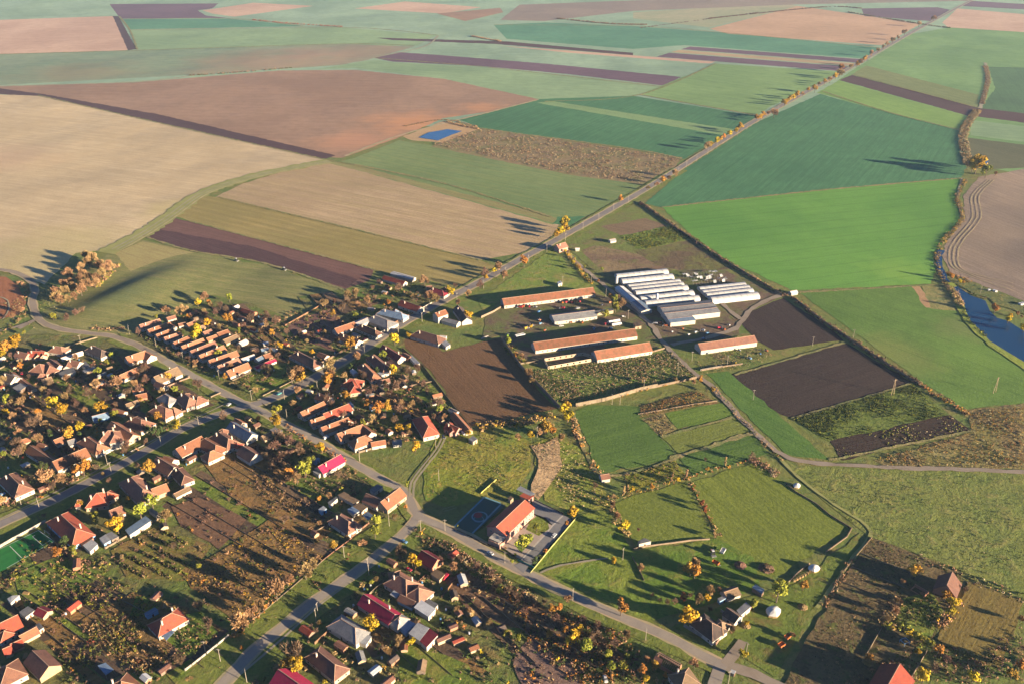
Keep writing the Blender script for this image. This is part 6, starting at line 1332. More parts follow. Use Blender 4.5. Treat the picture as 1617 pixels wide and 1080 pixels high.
scrub('weeds', [(0, 480), (55, 520), (180, 535), (210, 528), (150, 505), (130, 492), (70, 460)], 420, 0.8, 'TWN', per=6)
scrub('weeds', [(320, 1080), (600, 850), (660, 800), (640, 780), (560, 840), (280, 1080)], 300, 0.35, 'NNT', per=5)

rt = random.Random(77); nb = 0; tr_ = 0
VPT = [[tuple(P(*p))[:2] for p in pg] for pg in (V1, V2, V3, V4, V5)]
while nb < 90 and tr_ < 5000:
    tr_ += 1; k = rt.choice((0, 0, 0, 1, 1, 2, 2)); vp = VPT[k]; x = rt.uniform(min(p[0] for p in vp), max(p[0] for p in vp)); y = rt.uniform(min(p[1] for p in vp), max(p[1] for p in vp))
    if not inside(x, y, vp) or blocked(x, y) or min(math.hypot(x - t[0], y - t[1]) for t in TREES) < 7: continue
    ty = rt.choice('BBBBTTDG'); dia = rt.uniform(4.0, 8.0); cm, tm = proto(ty, rt.randint(0, 2)); name, lab = TN[ty]
    root = empty(name, (x, y, 0.3), rt.uniform(0, 6.28)); root.scale = (dia, dia, dia * rt.uniform(0.85, 1.1)); link('crown', cm, root); link('trunk', tm, root); TREES.append((x, y, dia)); nb += 1
    tag(root, '%s %s' % (sizeword(dia), lab), 'tree', lab + 's of the village and fields', auto=True)
# ================================================================ WALLS, POLES, VEHICLES, STACKS
W_ = wall_line; wt = WM['cr']; wd3 = WM['wd']; I5 = 5.39
W_([(240, 250), (430, 212), (650, 148), (760, 125)], 3.2, 0.4, WM['cr'], 'long pale wall above the square pasture', z=R8)
W_([(760, 125), (900, 95), (1010, 70)], 2.0, 0.4, WM['tn'], 'shorter weedy end of the long pale wall', z=R8)
W_([(1035, 22), (1170, -2)], 1.6, 0.3, WM['wh'], 'short white wall by the farm road', z=R8)
W_([(640, 300), (850, 262), (1000, 235), (1140, 215)], 0.9, 0.6, WM['tn'], 'low mud wall between two small fields', z=R8)
W_([(630, 945), (860, 880)], 1.6, 0.3, WM['cr'], 'cream garden wall beside orange roofed outbuilding', z=E)
W_([(792, 538), (822, 580), (852, 612), (884, 646)], 3.4, 0.4, WM['wd'], 'tall dark fence added to cast shadow along the village ploughed field')  # added along the field edge to throw the dark band
W_([(1010, 320), (1060, 357), (1150, 417), (1236, 468)], 2.2, 0.15, WM['wd'], 'dark solid fence added inside the long brown hedge to cast shadow')  # solid panel hidden in the hedge, added to thicken its shadow
W_([(1255, 474), (1300, 510), (1400, 576), (1450, 608)], 2.4, 0.15, WM['wd'], 'dark solid fence added for shadow inside the hedge beside black plots')  # hidden solid panel, added so this hedge shades the ground
W_([(300, 190), (470, 95), (490, 80)], 1.6, 0.3, WM['pk'], 'pink garden wall along the main road', z=E)
W_([(600, 445), (750, 375)], 1.5, 0.3, WM['pk'], 'pink wall in front of the villa', z=E)
W_([(1000, 60), (1170, 200), (1300, 370), (1430, 540), (1590, 740)], 1.3, 0.35, WM['tn'], 'long mud wall on the left of the ploughed field', z=E)
W_([(990, 400), (1130, 360), (1250, 340)], 1.2, 0.3, WM['tn'], 'thin wall across a garden', z=E)
W_([(1190, 820), (1310, 790)], 1.4, 0.3, WM['cr'], 'cream wall before the bright red roof', z=E)
W_([(1360, 790), (1480, 755), (1570, 745)], 1.6, 0.3, WM['pk'], 'pink wall beside the stable', z=E)
W_([(270, 625), (420, 540), (560, 460)], 1.6, 0.4, WM['bk'], 'brick wall above the dark village plot', z=C)
W_([(570, 945), (760, 845)], 1.5, 0.3, WM['cr'], 'cream wall below the dark village plot', z=C)
W_([(930, 765), (1060, 700), (1200, 620)], 1.8, 0.3, WM['wh'], 'white street wall of the courtyard house', z=C)
W_([(1205, 600), (1330, 535), (1400, 490)], 1.8, 0.3, WM['bk'], 'brick street wall beside the main road', z=C)
W_([(1430, 480), (1520, 430)], 1.6, 0.3, WM['wh'], 'white wall beside the red roofed house', z=C)
W_([(345, 545), (480, 490), (560, 465), (700, 390)], 1.6, 0.3, WM['pk'], 'pink wall along the green at the crossroads', z=Hz)
W_([(335, 280), (440, 235), (540, 200)], 1.4, 0.3, WM['pk'], 'pinkish wall behind the corner house', z=Hz)
W_([(720, 365), (800, 330)], 1.4, 0.3, WM['cr'], 'short cream wall near the crossroads', z=Hz, piers=4)
W_([(900, 225), (1040, 165), (1080, 130)], 1.4, 0.3, WM['tn'], 'tan wall beside the last row house', z=Hz)
W_([(1160, 355), (1280, 295), (1400, 235), (1560, 140)], 1.2, 0.3, WM['cr'], 'long cream wall of a garden on the main road', z=Hz)
W_([(0, 620), (60, 595), (130, 560)], 1.6, 0.3, WM['pk'], 'pink wall at the left edge', z=I)
W_([(240, 500), (345, 450)], 1.5, 0.3, WM['cr'], 'cream wall before a yellow tree', z=I)
W_([(0, 1000), (120, 930), (260, 855), (395, 780)], 2.4, 0.3, WM['wh'], 'long white wall behind the sports pitch', z=I)
W_([(1150, 375), (1265, 315)], 1.6, 0.3, WM['bk'], 'brick wall beside the large plum roofed house', z=I)
W_([(900, 1005), (1085, 900), (1150, 880), (1360, 750)], 1.5, 0.4, WM['cr'], 'rubble yard wall above the orchard rows', z=I, piers=5)
W_([(550, 700), (640, 650)], 1.6, 0.3, WM['rr'] if 'rr' in WM else WM['bk'], 'red wall joining two scarlet roofed houses', z=I)
W_([(1430, 455), (1490, 400)], 1.5, 0.3, WM['tn'], 'tan wall behind low orange roofed house', z=I)
W_([(0, 340), (60, 310), (200, 250), (330, 225), (560, 165), (600, 150), (690, 115), (830, 75)], 1.4, 0.25, WM['cr'], 'long cream wall climbing to the lane', z=Gz)
W_([(75, 770), (240, 708)], 1.2, 0.3, WM['tn'], 'thin tan wall among the gardens', z=Gz)
W_([(1400, 500), (1560, 430), (1617, 400)], 1.2, 0.3, WM['tn'], 'pale wall below the ochre roofed house', z=Gz)
W_([(1545, 690), (1617, 660)], 1.6, 0.3, WM['pk'], 'pink wall by the plum roofed house', z=Gz)
W_([(1080, 1060), (1270, 970)], 0.9, 0.3, WM['wh'], 'low white kerb wall along the main street', z=Gz)
W_([(125, 968), (180, 925), (300, 830), (400, 750), (490, 675)], 1.8, 0.3, WM['wh'], 'white and red street wall with pillars', z=K, piers=7)
W_([(500, 690), (780, 470), (1040, 250), (1340, -10)], 0.8, 0.25, wd3, 'low dark fence along the low street', z=K)
W_([(1490, 505), (1580, 425)], 1.8, 0.3, WM['bk'], 'brick wall between two long houses', z=K)
W_([(1225, 740), (1360, 620)], 1.8, 0.3, WM['bk'], 'long brick wall beside the lichen roofed house', z=K)
W_([(235, 535), (360, 425)], 1.6, 0.3, WM['cr'], 'cream gate wall beside the crimson roof', z=L_)
W_([(10, 720), (130, 630)], 1.6, 0.3, WM['bk'], 'brick wall below the crimson roof', z=L_)
W_([(850, 560), (960, 420)], 1.8, 0.2, WM['bk'], 'orange board fence beside a garden', z=L_)
W_([(650, 430), (715, 370)], 1.4, 0.3, WM['bk'], 'short brick wall in a yard', z=L_)
W_([(1000, 590), (1160, 470), (1175, 455)], 1.5, 0.3, WM['pk'], 'pink wall of the cream corner house', z=Mz)
W_([(730, 800), (880, 680)], 1.4, 0.3, WM['bk'], 'brick wall before the plum hipped house', z=Mz)
W_([(470, 1010), (560, 940), (730, 810)], 1.0, 0.25, WM['bk'], 'low orange fence along the low street meadow', z=Mz)
W_([(395, 770), (520, 700)], 1.3, 0.25, WM['cr'], 'thin garden wall left of the plum hipped house', z=Mz)
W_([(0, 445), (100, 400), (190, 345)], 2.0, 0.35, WM['cr'], 'pale wall left of the farthest barn', z=Pz)
W_([(0, 625), (60, 605)], 1.6, 0.3, WM['wh'], 'short white wall near the farm yard', z=Pz)
W_([(335, 835), (490, 815)], 1.4, 0.3, WM['cr'], 'cream wall left of the roofless building', z=Pz)
W_([(850, 1000), (1020, 970), (1200, 945)], 1.4, 0.3, WM['cr'], 'low pale wall below the separate barn', z=Q)
W_([(1440, 740), (1560, 705)], 1.6, 0.3, WM['tn'], 'wall joining the nearest barn to the road', z=Pz)
W_([(0, 145), (110, 125), (300, 100), (480, 75), (650, 65)], 1.1, 0.35, WM['cr'], 'pale dry stone wall across the shaded pasture', z=FH)
W_([(1310, 440), (1400, 350), (1500, 270)], 1.2, 0.3, wd3, 'dark plank fence at the hay stacks', z=FH)
W_([(430, 805), (560, 885), (700, 965)], 2.2, 0.3, WM['wh'], 'long white farmyard wall facing the lane', z=FH)
W_([(700, 965), (820, 800), (1010, 650)], 2.2, 0.3, WM['pk'], 'pinkish farmyard wall facing the gate', z=FH)
W_([(745, 680), (860, 750)], 2.0, 0.3, WM['wh'], 'white wall inside the farmyard', z=FH)
W_([(220, 130), (300, 195), (480, 300), (600, 400), (780, 510), (740, 580), (560, 710)], 0.9, 0.5, WM['tn'], 'dry stone wall bounding the large pasture', z=Zr(1200, 740))
W_([(950, 590), (830, 730), (700, 890), (600, 1060)], 0.9, 0.4, WM['tn'], 'dry stone wall left of the dark allotment', z=Zr(1200, 740))
W_([(850, 945), (1050, 700), (1245, 470)], 1.2, 0.12, plain_mat('yellow_green_fence', (0.42, 0.42, 0.16), None, 1), 'yellow green fence right of the school car park', z=Nz)
W_([(430, 265), (560, 150)], 1.2, 0.12, plain_mat('yellow_fence', (0.5, 0.48, 0.14), None, 1), 'short yellow fence behind the sports court', z=Nz)
W_([(180, 560), (350, 640), (500, 720), (700, 800), (790, 850)], 1.1, 0.2, WM['tn'], 'low brown front fence of the school', z=Nz, piers=3)
W_([(740, 840), (880, 905)], 1.8, 0.15, plain_mat('teal_gate_paint', (0.04, 0.28, 0.26), None, 1), 'teal school gate beside the lane', name='gate', cat='gate', z=Nz)
W_([(885, 325), (1130, 440)], 1.2, 0.15, WM['wd'], 'dark back fence of the school car park', z=Nz)
W_([(265, 850), (405, 605)], 1.5, 0.2, WM['cr'], 'cream fence left of the crimson roofed house corner', z=R9)
W_([(625, 1080), (790, 800)], 1.5, 0.2, WM['cr'], 'cream fence right of the crimson roofed house corner', z=R9)
W_([(1070, 0), (1120, 90), (1170, 200)], 1.0, 0.25, WM['cr'], 'thin pale wall running down the road meadow', z=BM)
for x0, y0 in ((1250, 745), (1395, 750)):
    pass
# main farmhouse group on the lane
house(FH, (560, 690, 735, 820), 'long farmhouse with old dark tiled roof behind the white wall', w=11, rm='dk', hip=True, wings=[(700, 740, 800, 790, dict(w=9, rm='tan')), (800, 645, 900, 715, dict(w=7, rm='dk', hip=False))])
lean(FH, [(878, 665), (960, 598), (1002, 640), (912, 712)], 'ribbed grey sheet roof at the farmyard corner', rm='gy', wm='wh', h=3.2)
house(FH, (775, 510, 885, 472), 'tan roofed byre behind the farmyard', w=7, rm='tan', wm='wh', **sh)
lean(FH, [(715, 565), (800, 530), (820, 550), (735, 590)], 'pale blue shaded byre wall and roof', rm='lt', wm='bl', h=2.4)
lean(FH, [(1010, 468), (1040, 448), (1118, 495), (1095, 525)], 'blue grey roofed open shed by the big green tree', rm='bl', wm='wd', h=3)
house(R9, (1005, 130, 965, 225), 'isolated brick barn with tall tiled roof', w=11, hw=3.4, pitch=45, rm='br', wm='bk', kind='barn', windows=False, chim=0)
house(R9, (555, 915, 440, 1120), 'house with deep crimson metal roof in the lower right corner', w=15, hw=4, rm='red', wm='wh', chim=0)
house(Zr(960, 960), (615, 495, 700, 610), 'house with tan hipped roof at the lane fork', w=11, rm='tan', hip=True, chim=1)
lean(Zr(960, 960), [(1035, 545), (1050, 525), (1090, 540), (1075, 560)], 'tiny white roofed shelter at the lane fork', rm='wh', wm='wd', h=2.2)
# collapsed roof with bare rafters
rz = Zr(960, 960); hr = 4.5; a = P(*rz(415, 385), hr); b2 = P(*rz(600, 490), hr); a.z = b2.z = 0; base = (a + b2) / 2; d = b2 - a; th = math.atan2(d.y, d.x); L = d.length
root = empty('ruined_house', (base.x, base.y, 0), th); b = MB()
for s in (-3.6, 3.6): b.box(-L / 2, s - 0.2, -0.2, L / 2, s + 0.2, 2.6)
for s in (-L / 2, L / 2 - 0.4): b.box(s, -3.4, -0.2, s + 0.4, 3.4, 2.59)
b.build('wall', WM['bk'], root); b = MB(); n = int(L / 1.0)
for i in range(n + 1):
    x = -L / 2 + L * i / n
    for s in (-3.9, 3.9): b.tube((x, s, 2.5), (x, 0, 4.5), 0.1, 0.1, 4)
b.tube((-L / 2, 0, 4.5), (L / 2, 0, 4.5), 0.14, 0.14, 5); b.build('rafters', WM['wd'], root)
b = MB(); b.poly([(-L / 2, -0.05, 4.65), (L / 2, -0.05, 4.65), (L / 2, 0.7, 4.28), (-L / 2, 0.7, 4.28)]); b.poly([(-L / 2, -4.2, 2.5), (-L * 0.1, -4.2, 2.5), (-L * 0.15, -1.2, 4.1), (-L / 2, -1.0, 4.2)]); b.build('roof_remnant', RM['pk'], root)
tag(root, 'ruined house with bare rafters by the lane fork', 'ruin')
q = P(*R9(720, 300)); root = empty('brick_ruin', (q.x, q.y, 0), ang(R9(660, 240), R9(765, 300))); b = MB()
b.box(-4, 2.4, -.1, 4, 2.8, 2.2); b.box(3.6, -2, -.1, 4, 2.39, 2.0); b.box(-4, -2, -.1, -3.6, 2.39, 1.2); b.box(-3.59, -2, -.1, 1.0, -1.6, 0.8); b.build('wall', WM['bk'], root); tag(root, 'small roofless brick ruin near the orange tree', 'ruin')
q = P(*R9(597, 735)); root = empty('swing_frame', (q.x, q.y, 0), 0.4); b = MB()
for x in (-1.8, 1.8):
    for y in (-1.6, 1.6): b.tube((x, y, 0), (x, y, 2.4), 0.12, 0.12, 6)
for s in (-1, 1): b.tube((-1.8, s * 1.6, 2.4), (1.8, s * 1.6, 2.4), 0.14, 0.14, 6); b.tube((s * 1.8, -1.6, 2.4), (s * 1.8, 1.6, 2.4), 0.14, 0.14, 6)
b.build('frame', WM['bl'], root); tag(root, 'square blue garden frame behind the deep crimson roof', 'pergola')
# canvas covered hay stacks
def tarp(z, x, y, r, h, label, flat=0.25):
    p = P(*z(x, y)); root = empty('covered_haystack', (p.x, p.y, 0), rnd.uniform(0, 1)); mb = MB(); n = 12; rings = []
    for j, (rr, zz) in enumerate(((1, -0.1), (1.02, h * 0.35), (0.75, h * 0.7), (flat, h * 0.97), (0.02, h))):
        rings.append([(math.cos(2 * math.pi * i / n) * r * rr * (1 + 0.1 * math.sin(i * 2.3 + j)), math.sin(2 * math.pi * i / n) * r * rr * 0.85 * (1 + 0.08 * math.cos(i * 1.7)), zz) for i in range(n)])
    for j in range(1, 4):
        for i in range(n): k = (i + 1) % n; mb.poly([rings[j][i], rings[j][k], rings[j + 1][k], rings[j + 1][i]])
    mb.build('canvas', M_film, root); hb = MB()
    for i in range(n): k = (i + 1) % n; hb.poly([tuple(v * 0.97 for v in rings[0][i][:2]) + (-0.1,), tuple(v * 0.97 for v in rings[0][k][:2]) + (-0.1,), tuple(v * 0.97 for v in rings[1][k][:2]) + (rings[1][k][2],), tuple(v * 0.97 for v in rings[1][i][:2]) + (rings[1][i][2],)])
    hb.build('hay', LMhay, root); return tag(root, label, 'haystack')
LMhay = plain_mat('straw', (0.42, 0.29, 0.13), (0.3, 0.2, 0.09), 3)
tarp(FH, 1190, 690, 4.4, 4.2, 'white canvas covered haystack beside the farmyard')
tarp(FH, 1535, 320, 3.4, 3.6, 'white canvas covered haystack by the plank fence')
tarp(Zr(1217, 620, 4.04), 165, 600, 2.6, 3.0, 'small half covered haystack on the pasture wall')
def stack(z, x, y, r, h, mat, label, name='haystack', cat='haystack', ty='T'):
    p = P(*z(x, y)); rg = np.random.default_rng(int(x + y)); n = 220
    t = rg.uniform(0, 6.28, n); u = rg.uniform(0, 1, n) ** 0.5; rr = r * u; zz = h * (1 - u ** 1.8)
    c = np.stack([rr * np.cos(t), rr * np.sin(t), zz + 0.15], 1); nr = np.stack([np.cos(t) * 0.6, np.sin(t) * 0.6, np.ones(n)], 1) + rg.normal(size=(n, 3)) * 0.3; nr /= np.linalg.norm(nr, axis=1)[:, None]
    o = link(name, quads_mesh(name, leaf_quads(c, nr, rg.uniform(0.2, 0.5, n), rg), [mat]), None, (p.x, p.y, 0.2)); return tag(o, label, cat, at=p)
stack(FH, 1440, 640, 2.6, 1.2, LMhay, 'loose hay heap right of the white canvas haystack')
stack(FH, 960, 800, 2.2, 1.4, LMhay, 'straw heap outside the pinkish farmyard wall')
stack(FH, 1130, 310, 4.5, 1.3, LM_['B'], 'dark manure heap behind the farm', 'manure_heap', 'heap')
stack(FH, 910, 285, 3.5, 1.5, LM_['B'], 'brown heap on the shaded pasture', 'manure_heap', 'heap')
stack(L_, 1085, 690, 2.8, 1.6, LMhay, 'first straw heap on the hoed garden')
stack(L_, 1250, 790, 3.0, 1.7, LMhay, 'second straw heap on the hoed garden, nearer the bottom')
stack(L_, 1410, 870, 2.4, 1.4, LMhay, 'third straw heap on the hoed garden, farthest right')
for i in range(7):   # upright bales along the plank fence
    p = P(*FH(1370 + i * 22, 420 - i * 12)); b = MB(); b.box(-0.6, -0.6, 0, 0.6, 0.6, 1.3); b.box(-0.63, -0.63, 0.4, 0.63, 0.63, 0.45); o = b.build('straw_bale', LMhay); o.location = (p.x, p.y, 0.25); o.rotation_euler = (0, 0, 0.2 * i)
    tag(o, 'straw bale, %s from the left in the row by the plank fence' % ordn[i], 'bale', 'straw bales by the plank fence')
# the quarry-like bare earth bank and stone rows on the meadow
EB = [(838, 778), (845, 752), (850, 725), (838, 705), (862, 700), (880, 690), (884, 718), (888, 735), (876, 755), (862, 775), (850, 790)]
sheet('bare_ground', EB, rough_mat('bare_clay', [(0.42, 0.30, 0.18), (0.35, 0.25, 0.15), (0.46, 0.34, 0.21), (0.26, 0.19, 0.11)], 0.15, 1.2, 41), 1.2, 0.49)
scrub('reeds', EB, 420, 0.7, 'WT', avoid=False, per=6, size=0.16, hmin=0.4)
for fa, fb in FENCES:
    W_([(fa.x, fa.y), ((fa.x + fb.x) / 2 + rnd.uniform(-1, 1), (fa.y + fb.y) / 2), (fb.x, fb.y)], rnd.uniform(0.8, 1.4), 0.12, rnd.choice((WM['wd'], WM['wd'], WM['tn'])), 'low plot fence between garden strips', name='garden_fence', cat='fence', group='plot fences between the gardens')
# ---------------------------------------------------------------- utility poles
M_conc = plain_mat('pale_concrete_pole', (0.42, 0.36, 0.29), (0.32, 0.28, 0.23), 2); M_wire = plain_mat('porcelain', (0.5, 0.5, 0.5), None, 2)
def pole_proto(h):
    a = MB(); a.tube((0, 0, -0.3), (0, 0, h), 0.18, 0.11, 8); b = MB(); b.box(-1.2, -0.08, h - 0.75, 1.2, 0.08, h - 0.6); b.tube((-0.7, 0, h - 1.4), (-0.05, 0, h - 0.7), 0.04, 0.04, 4)
    c = MB()
    for x in (-1.05, -0.45, 0.45, 1.05): c.tube((x, 0, h - 0.6), (x, 0, h - 0.32), 0.07, 0.05, 6)
    return a.mesh('post', M_conc), b.mesh('cross_arm', M_conc), c.mesh('insulators', M_wire)
PP = {9: pole_proto(9.0), 13: pole_proto(13.0)}; PNUM = []
def pole(z, x, y, h=9, rz=None):
    p = P(*z(x, y)); root = empty('utility_pole', (p.x, p.y, 0.2), rnd.uniform(0, 3.1) if rz is None else rz); m = PP[h]
    link('post', m[0], root); o = link('cross_arm', m[1], root); link('insulators', m[2], o)
    return tag(root, 'tall concrete utility pole' if h > 9 else 'pale concrete utility pole', 'utility pole', 'concrete utility poles', auto=True)
for z, ps in ((R1, [(1102, 690), (1332, 806), (1562, 922), (690, 777)]), (B, [(790, 1075)]), (C, [(1437, 582), (1235, 712), (948, 862)]),
              (Hz, [(1065, 387), (1345, 387), (1367, 552), (617, 612), (297, 782), (460, 612), (1410, 252)]), (I, [(917, 292), (950, 362), (185, 642), (340, 672)]),
              (K, [(1237, 542), (1252, 492), (422, 887), (297, 822), (648, 1067)]), (Mz, [(798, 157), (1472, 317), (1050, 707), (1318, 752), (1524, 747), (667, 972), (870, 1077), (1445, 32)]),
              (L_, [(1386, 267), (231, 372)]), (E, [(278, 412), (637, 1017), (1284, 897)]), (PL, [(1338, 702)]), (BM, [(562, 372), (1182, 707), (988, 22)]), (Zr(960, 960), [(1023, 645), (1172, 402)]),
              (R8, [(672, 142), (520, 237), (470, 237), (1370, 207)]), (Q, [(768, 917), (225, 562)]), (D, [(1420, 372), (1069, 572), (882, 682), (656, 792), (359, 967), (1265, 462), (160, 1072)]), (Pz, [(1060, 267), (692, 162)]),
              (LZ, [(135, 747), (185, 722), (220, 695), (262, 670), (308, 643), (346, 617), (387, 592), (430, 566), (470, 540), (511, 515), (552, 490), (600, 463), (642, 437)]),
              (Zr(850, 300, 4.04), [(385, 202), (285, 257), (173, 327), (575, 87), (480, 132), (338, 592)]), (Zr(1217, 380, 4.04), [(265, 672), (525, 627), (1337, 340)])):
    for x, y in ps: pole(z, x, y)
pole(R8, 886, 58, 13); pole(Q, 1068, 950, 9)
# timber A frame pylons on the open plots
def pylon(z, x, y, label):
    p = P(*z(x, y)); root = empty('timber_pylon', (p.x, p.y, 0.2), 0.5)
    for s in (-1, 1): b = MB(); b.tube((s * 1.6, 0, -0.3), (0.15 * s, 0, 14), 0.2, 0.14, 7); b.build('leg', M_bark if False else WM['tn'], root)
    b = MB(); b.box(-2, -0.1, 12.6, 2, 0.1, 12.8); b.box(-1.2, -0.1, 5, 1.2, 0.1, 5.15); b.build('cross_arm', WM['wd'], root)
    b = MB(); [b.tube((x_, 0, 12.8), (x_, 0, 13.15), 0.09, 0.06, 6) for x_ in (-1.8, 1.8)]; b.build('insulators', M_wire, root)
    tag(root, label, 'pylon')
pylon(Zr(1217, 380, 4.04), 776, 982, 'tall A-shaped pole at the end of the black plot'); pylon(Zr(1217, 380, 4.04), 1426, 970, 'tall A-shaped pole on the green meadow')
# ---------------------------------------------------------------- vehicles
def paint(n, c): return plain_mat(n, c, tuple(v * 0.9 for v in c), 1.0, rough=0.3, spec=0.5, bmp=0)
CP = dict(white=paint('white_car_paint', (0.78, 0.78, 0.78)), red=paint('red_car_paint', (0.5, 0.03, 0.06)), blue=paint('blue_car_paint', (0.12, 0.3, 0.55)), dark=paint('dark_car_paint', (0.04, 0.05, 0.07)),
          silver=paint('silver_car_paint', (0.55, 0.58, 0.62)), teal=paint('teal_car_paint', (0.1, 0.4, 0.42)), yellow=paint('yellow_machine_paint', (0.62, 0.4, 0.04)), green=paint('green_machine_paint', (0.25, 0.4, 0.06)), orange=paint('orange_machine_paint', (0.6, 0.16, 0.04)))
M_tyre = plain_mat('black_tyre', (0.025, 0.025, 0.025), None, 3); M_lamp = plain_mat('clear_lamp', (0.8, 0.8, 0.75), None, 3, rough=0.2)
def wheel_mesh(r, w):
    a = MB(); a.tube((0, -w / 2, 0), (0, w / 2, 0), r, r, 14); b = MB(); b.tube((0, -w / 2 - 0.02, 0), (0, w / 2 + 0.02, 0), r * 0.55, r * 0.55, 10); return a.mesh('tyre', M_tyre), b.mesh('rim', M_wire)
WH = {}
def wheel(root, x, y, r, w=0.22):
    if (r, w) not in WH: WH[(r, w)] = wheel_mesh(r, w)
    o = link('wheel', WH[(r, w)][0], root, (x, y, r)); link('rim', WH[(r, w)][1], o)
def extr(prof, w, top_in=0.0, zc=0.9):
    mb = MB(); n = len(prof)
    A = [(x, -(w / 2 - (top_in if z > zc else 0)), z) for x, z in prof]; Bq = [(x, (w / 2 - (top_in if z > zc else 0)), z) for x, z in prof]
    mb.poly(A); mb.poly(Bq[::-1])
    for i in range(n): j = (i + 1) % n; mb.poly([A[j], A[i], Bq[i], Bq[j]])
    return mb
carm = {}
def car(z, x, y, to, col, label, van=False, at=None):
    p = P(*z(x, y)) if at is None else at; q = P(*z(*to)); th = math.atan2(q.y - p.y, q.x - p.x)
    root = empty('parked_van' if van else 'parked_car', (p.x, p.y, 0.6), th)
    if van: prof = [(-2.3, 0.35), (2.3, 0.35), (2.35, 0.9), (2.0, 1.15), (1.4, 1.95), (-2.25, 2.0)]; cab = None
    else: prof = [(-2.1, 0.3), (2.15, 0.3), (2.2, 0.65), (2.05, 0.85), (1.0, 0.95), (-1.7, 0.98), (-2.15, 0.9)]
    extr(prof, 1.78, 0.0).build('body', CP[col], root)
    if van:
        extr([(1.45, 1.2), (2.02, 1.2), (1.43, 1.88)], 1.8).build('windscreen', M_glass, root)
    else:
        extr([(-1.75, 0.96), (0.95, 0.94), (0.35, 1.4), (-1.25, 1.42)], 1.6, 0.14, 1.2).build('cabin_glass', M_glass, root)
        extr([(-1.2, 1.425), (0.3, 1.405), (0.25, 1.46), (-1.1, 1.48)], 1.3).build('car_roof', CP[col], root)
    for sx in (-1.35, 1.35):
        for sy in (-0.82, 0.82): wheel(root, sx, sy, 0.33)
    for sy in (-0.6, 0.6): b = MB(); b.box(2.12, sy - 0.18, 0.6, 2.22, sy + 0.18, 0.75); b.build('headlight', M_lamp, root)
    return tag(root, label, 'van' if van else 'car')
car(L_, 1262, 190, (1200, 155), 'white', 'white car parked on the lane in front of the school'); car(Nz, 1050, 632, (1090, 590), 'white', 'white car standing in the school car park')
car(L_, 530, 90, (570, 110), 'blue', 'blue car at the mouth of the low street'); car(L_, 568, 328, (600, 345), 'red', 'red car in the yard of the pinkish hipped house'); car(L_, 880, 396, (850, 420), 'red', 'crimson van beside the tan flat roofed garage', True)
car(E, 1350, 815, (1360, 840), 'dark', 'dark car at the start of the meadow track'); car(E, 1517, 785, (1500, 770), 'white', 'white van beside the pink stable wall', True)
car(Hz, 872, 432, (900, 410), 'white', 'white car on the green near the crossroads'); car(Hz, 1300, 340, (1330, 325), 'teal', 'turquoise car on the verge of the main road')
car(Gz, 188, 382, (190, 360), 'red', 'red car in a shaded yard at the left'); car(I, 955, 172, (990, 160), 'silver', 'silver car on the green beside the main street'); car(I, 20, 552, (60, 535), 'blue', 'blue car in a yard at the left edge')
car(C, 955, 742, (985, 728), 'red', 'red car outside the courtyard house wall'); car(BM, 840, 1045, (850, 1080), 'white', 'white car in the dark garden at the bottom'); car(Zr(380, 640, 8.98), 1215, 475, (1260, 450), 'white', 'white van in front of the L-shaped lane house', True)
car(Pz, 820, 370, (850, 365), 'silver', 'silver car behind the machine barn'); car(Pz, 680, 520, (710, 518), 'white', 'white car in front of the machine barn')
def tractor(z, x, y, to, col, label, name='tractor'):
    p = P(*z(x, y)); q = P(*z(*to)); th = math.atan2(q.y - p.y, q.x - p.x); root = empty(name, (p.x, p.y, 0.4), th)
    extr([(-0.6, 0.8), (2.2, 0.7), (2.25, 1.5), (0.3, 1.65), (-0.6, 1.2)], 0.9).build('bonnet', CP[col], root)
    extr([(-1.4, 1.2), (0.3, 1.5), (0.1, 2.7), (-1.3, 2.7)], 1.4, 0.1, 2).build('cab', M_glass, root); extr([(-1.5, 2.72), (0.2, 2.72), (0.15, 2.88), (-1.4, 2.88)], 1.5).build('cab_roof', CP['white'], root)
    for s in (-0.85, 0.85): wheel(root, -0.8, s, 0.85, 0.45); wheel(root, 1.6, s * 0.9, 0.5, 0.3)
    b = MB(); b.box(-3.6, -1.4, 0.3, -1.9, 1.4, 0.7)
    for k in range(6): b.tube((-2.2 - k * 0.25, -1.2 + k * 0.48, 0.5), (-2.6 - k * 0.25, -1.0 + k * 0.48, -0.3), 0.08, 0.05, 4)
    b.build('plough', M_steel, root); return tag(root, label, 'tractor')
tractor(B, 932, 68, (900, 55), 'green', 'tractor ploughing at the left end of the dark furrow strip'); tractor(B, 1338, 145, (1300, 130), 'green', 'tractor ploughing farther right on the dark furrow strip')
tractor(FH, 672, 185, (650, 140), 'orange', 'red tractor standing on the shaded pasture')
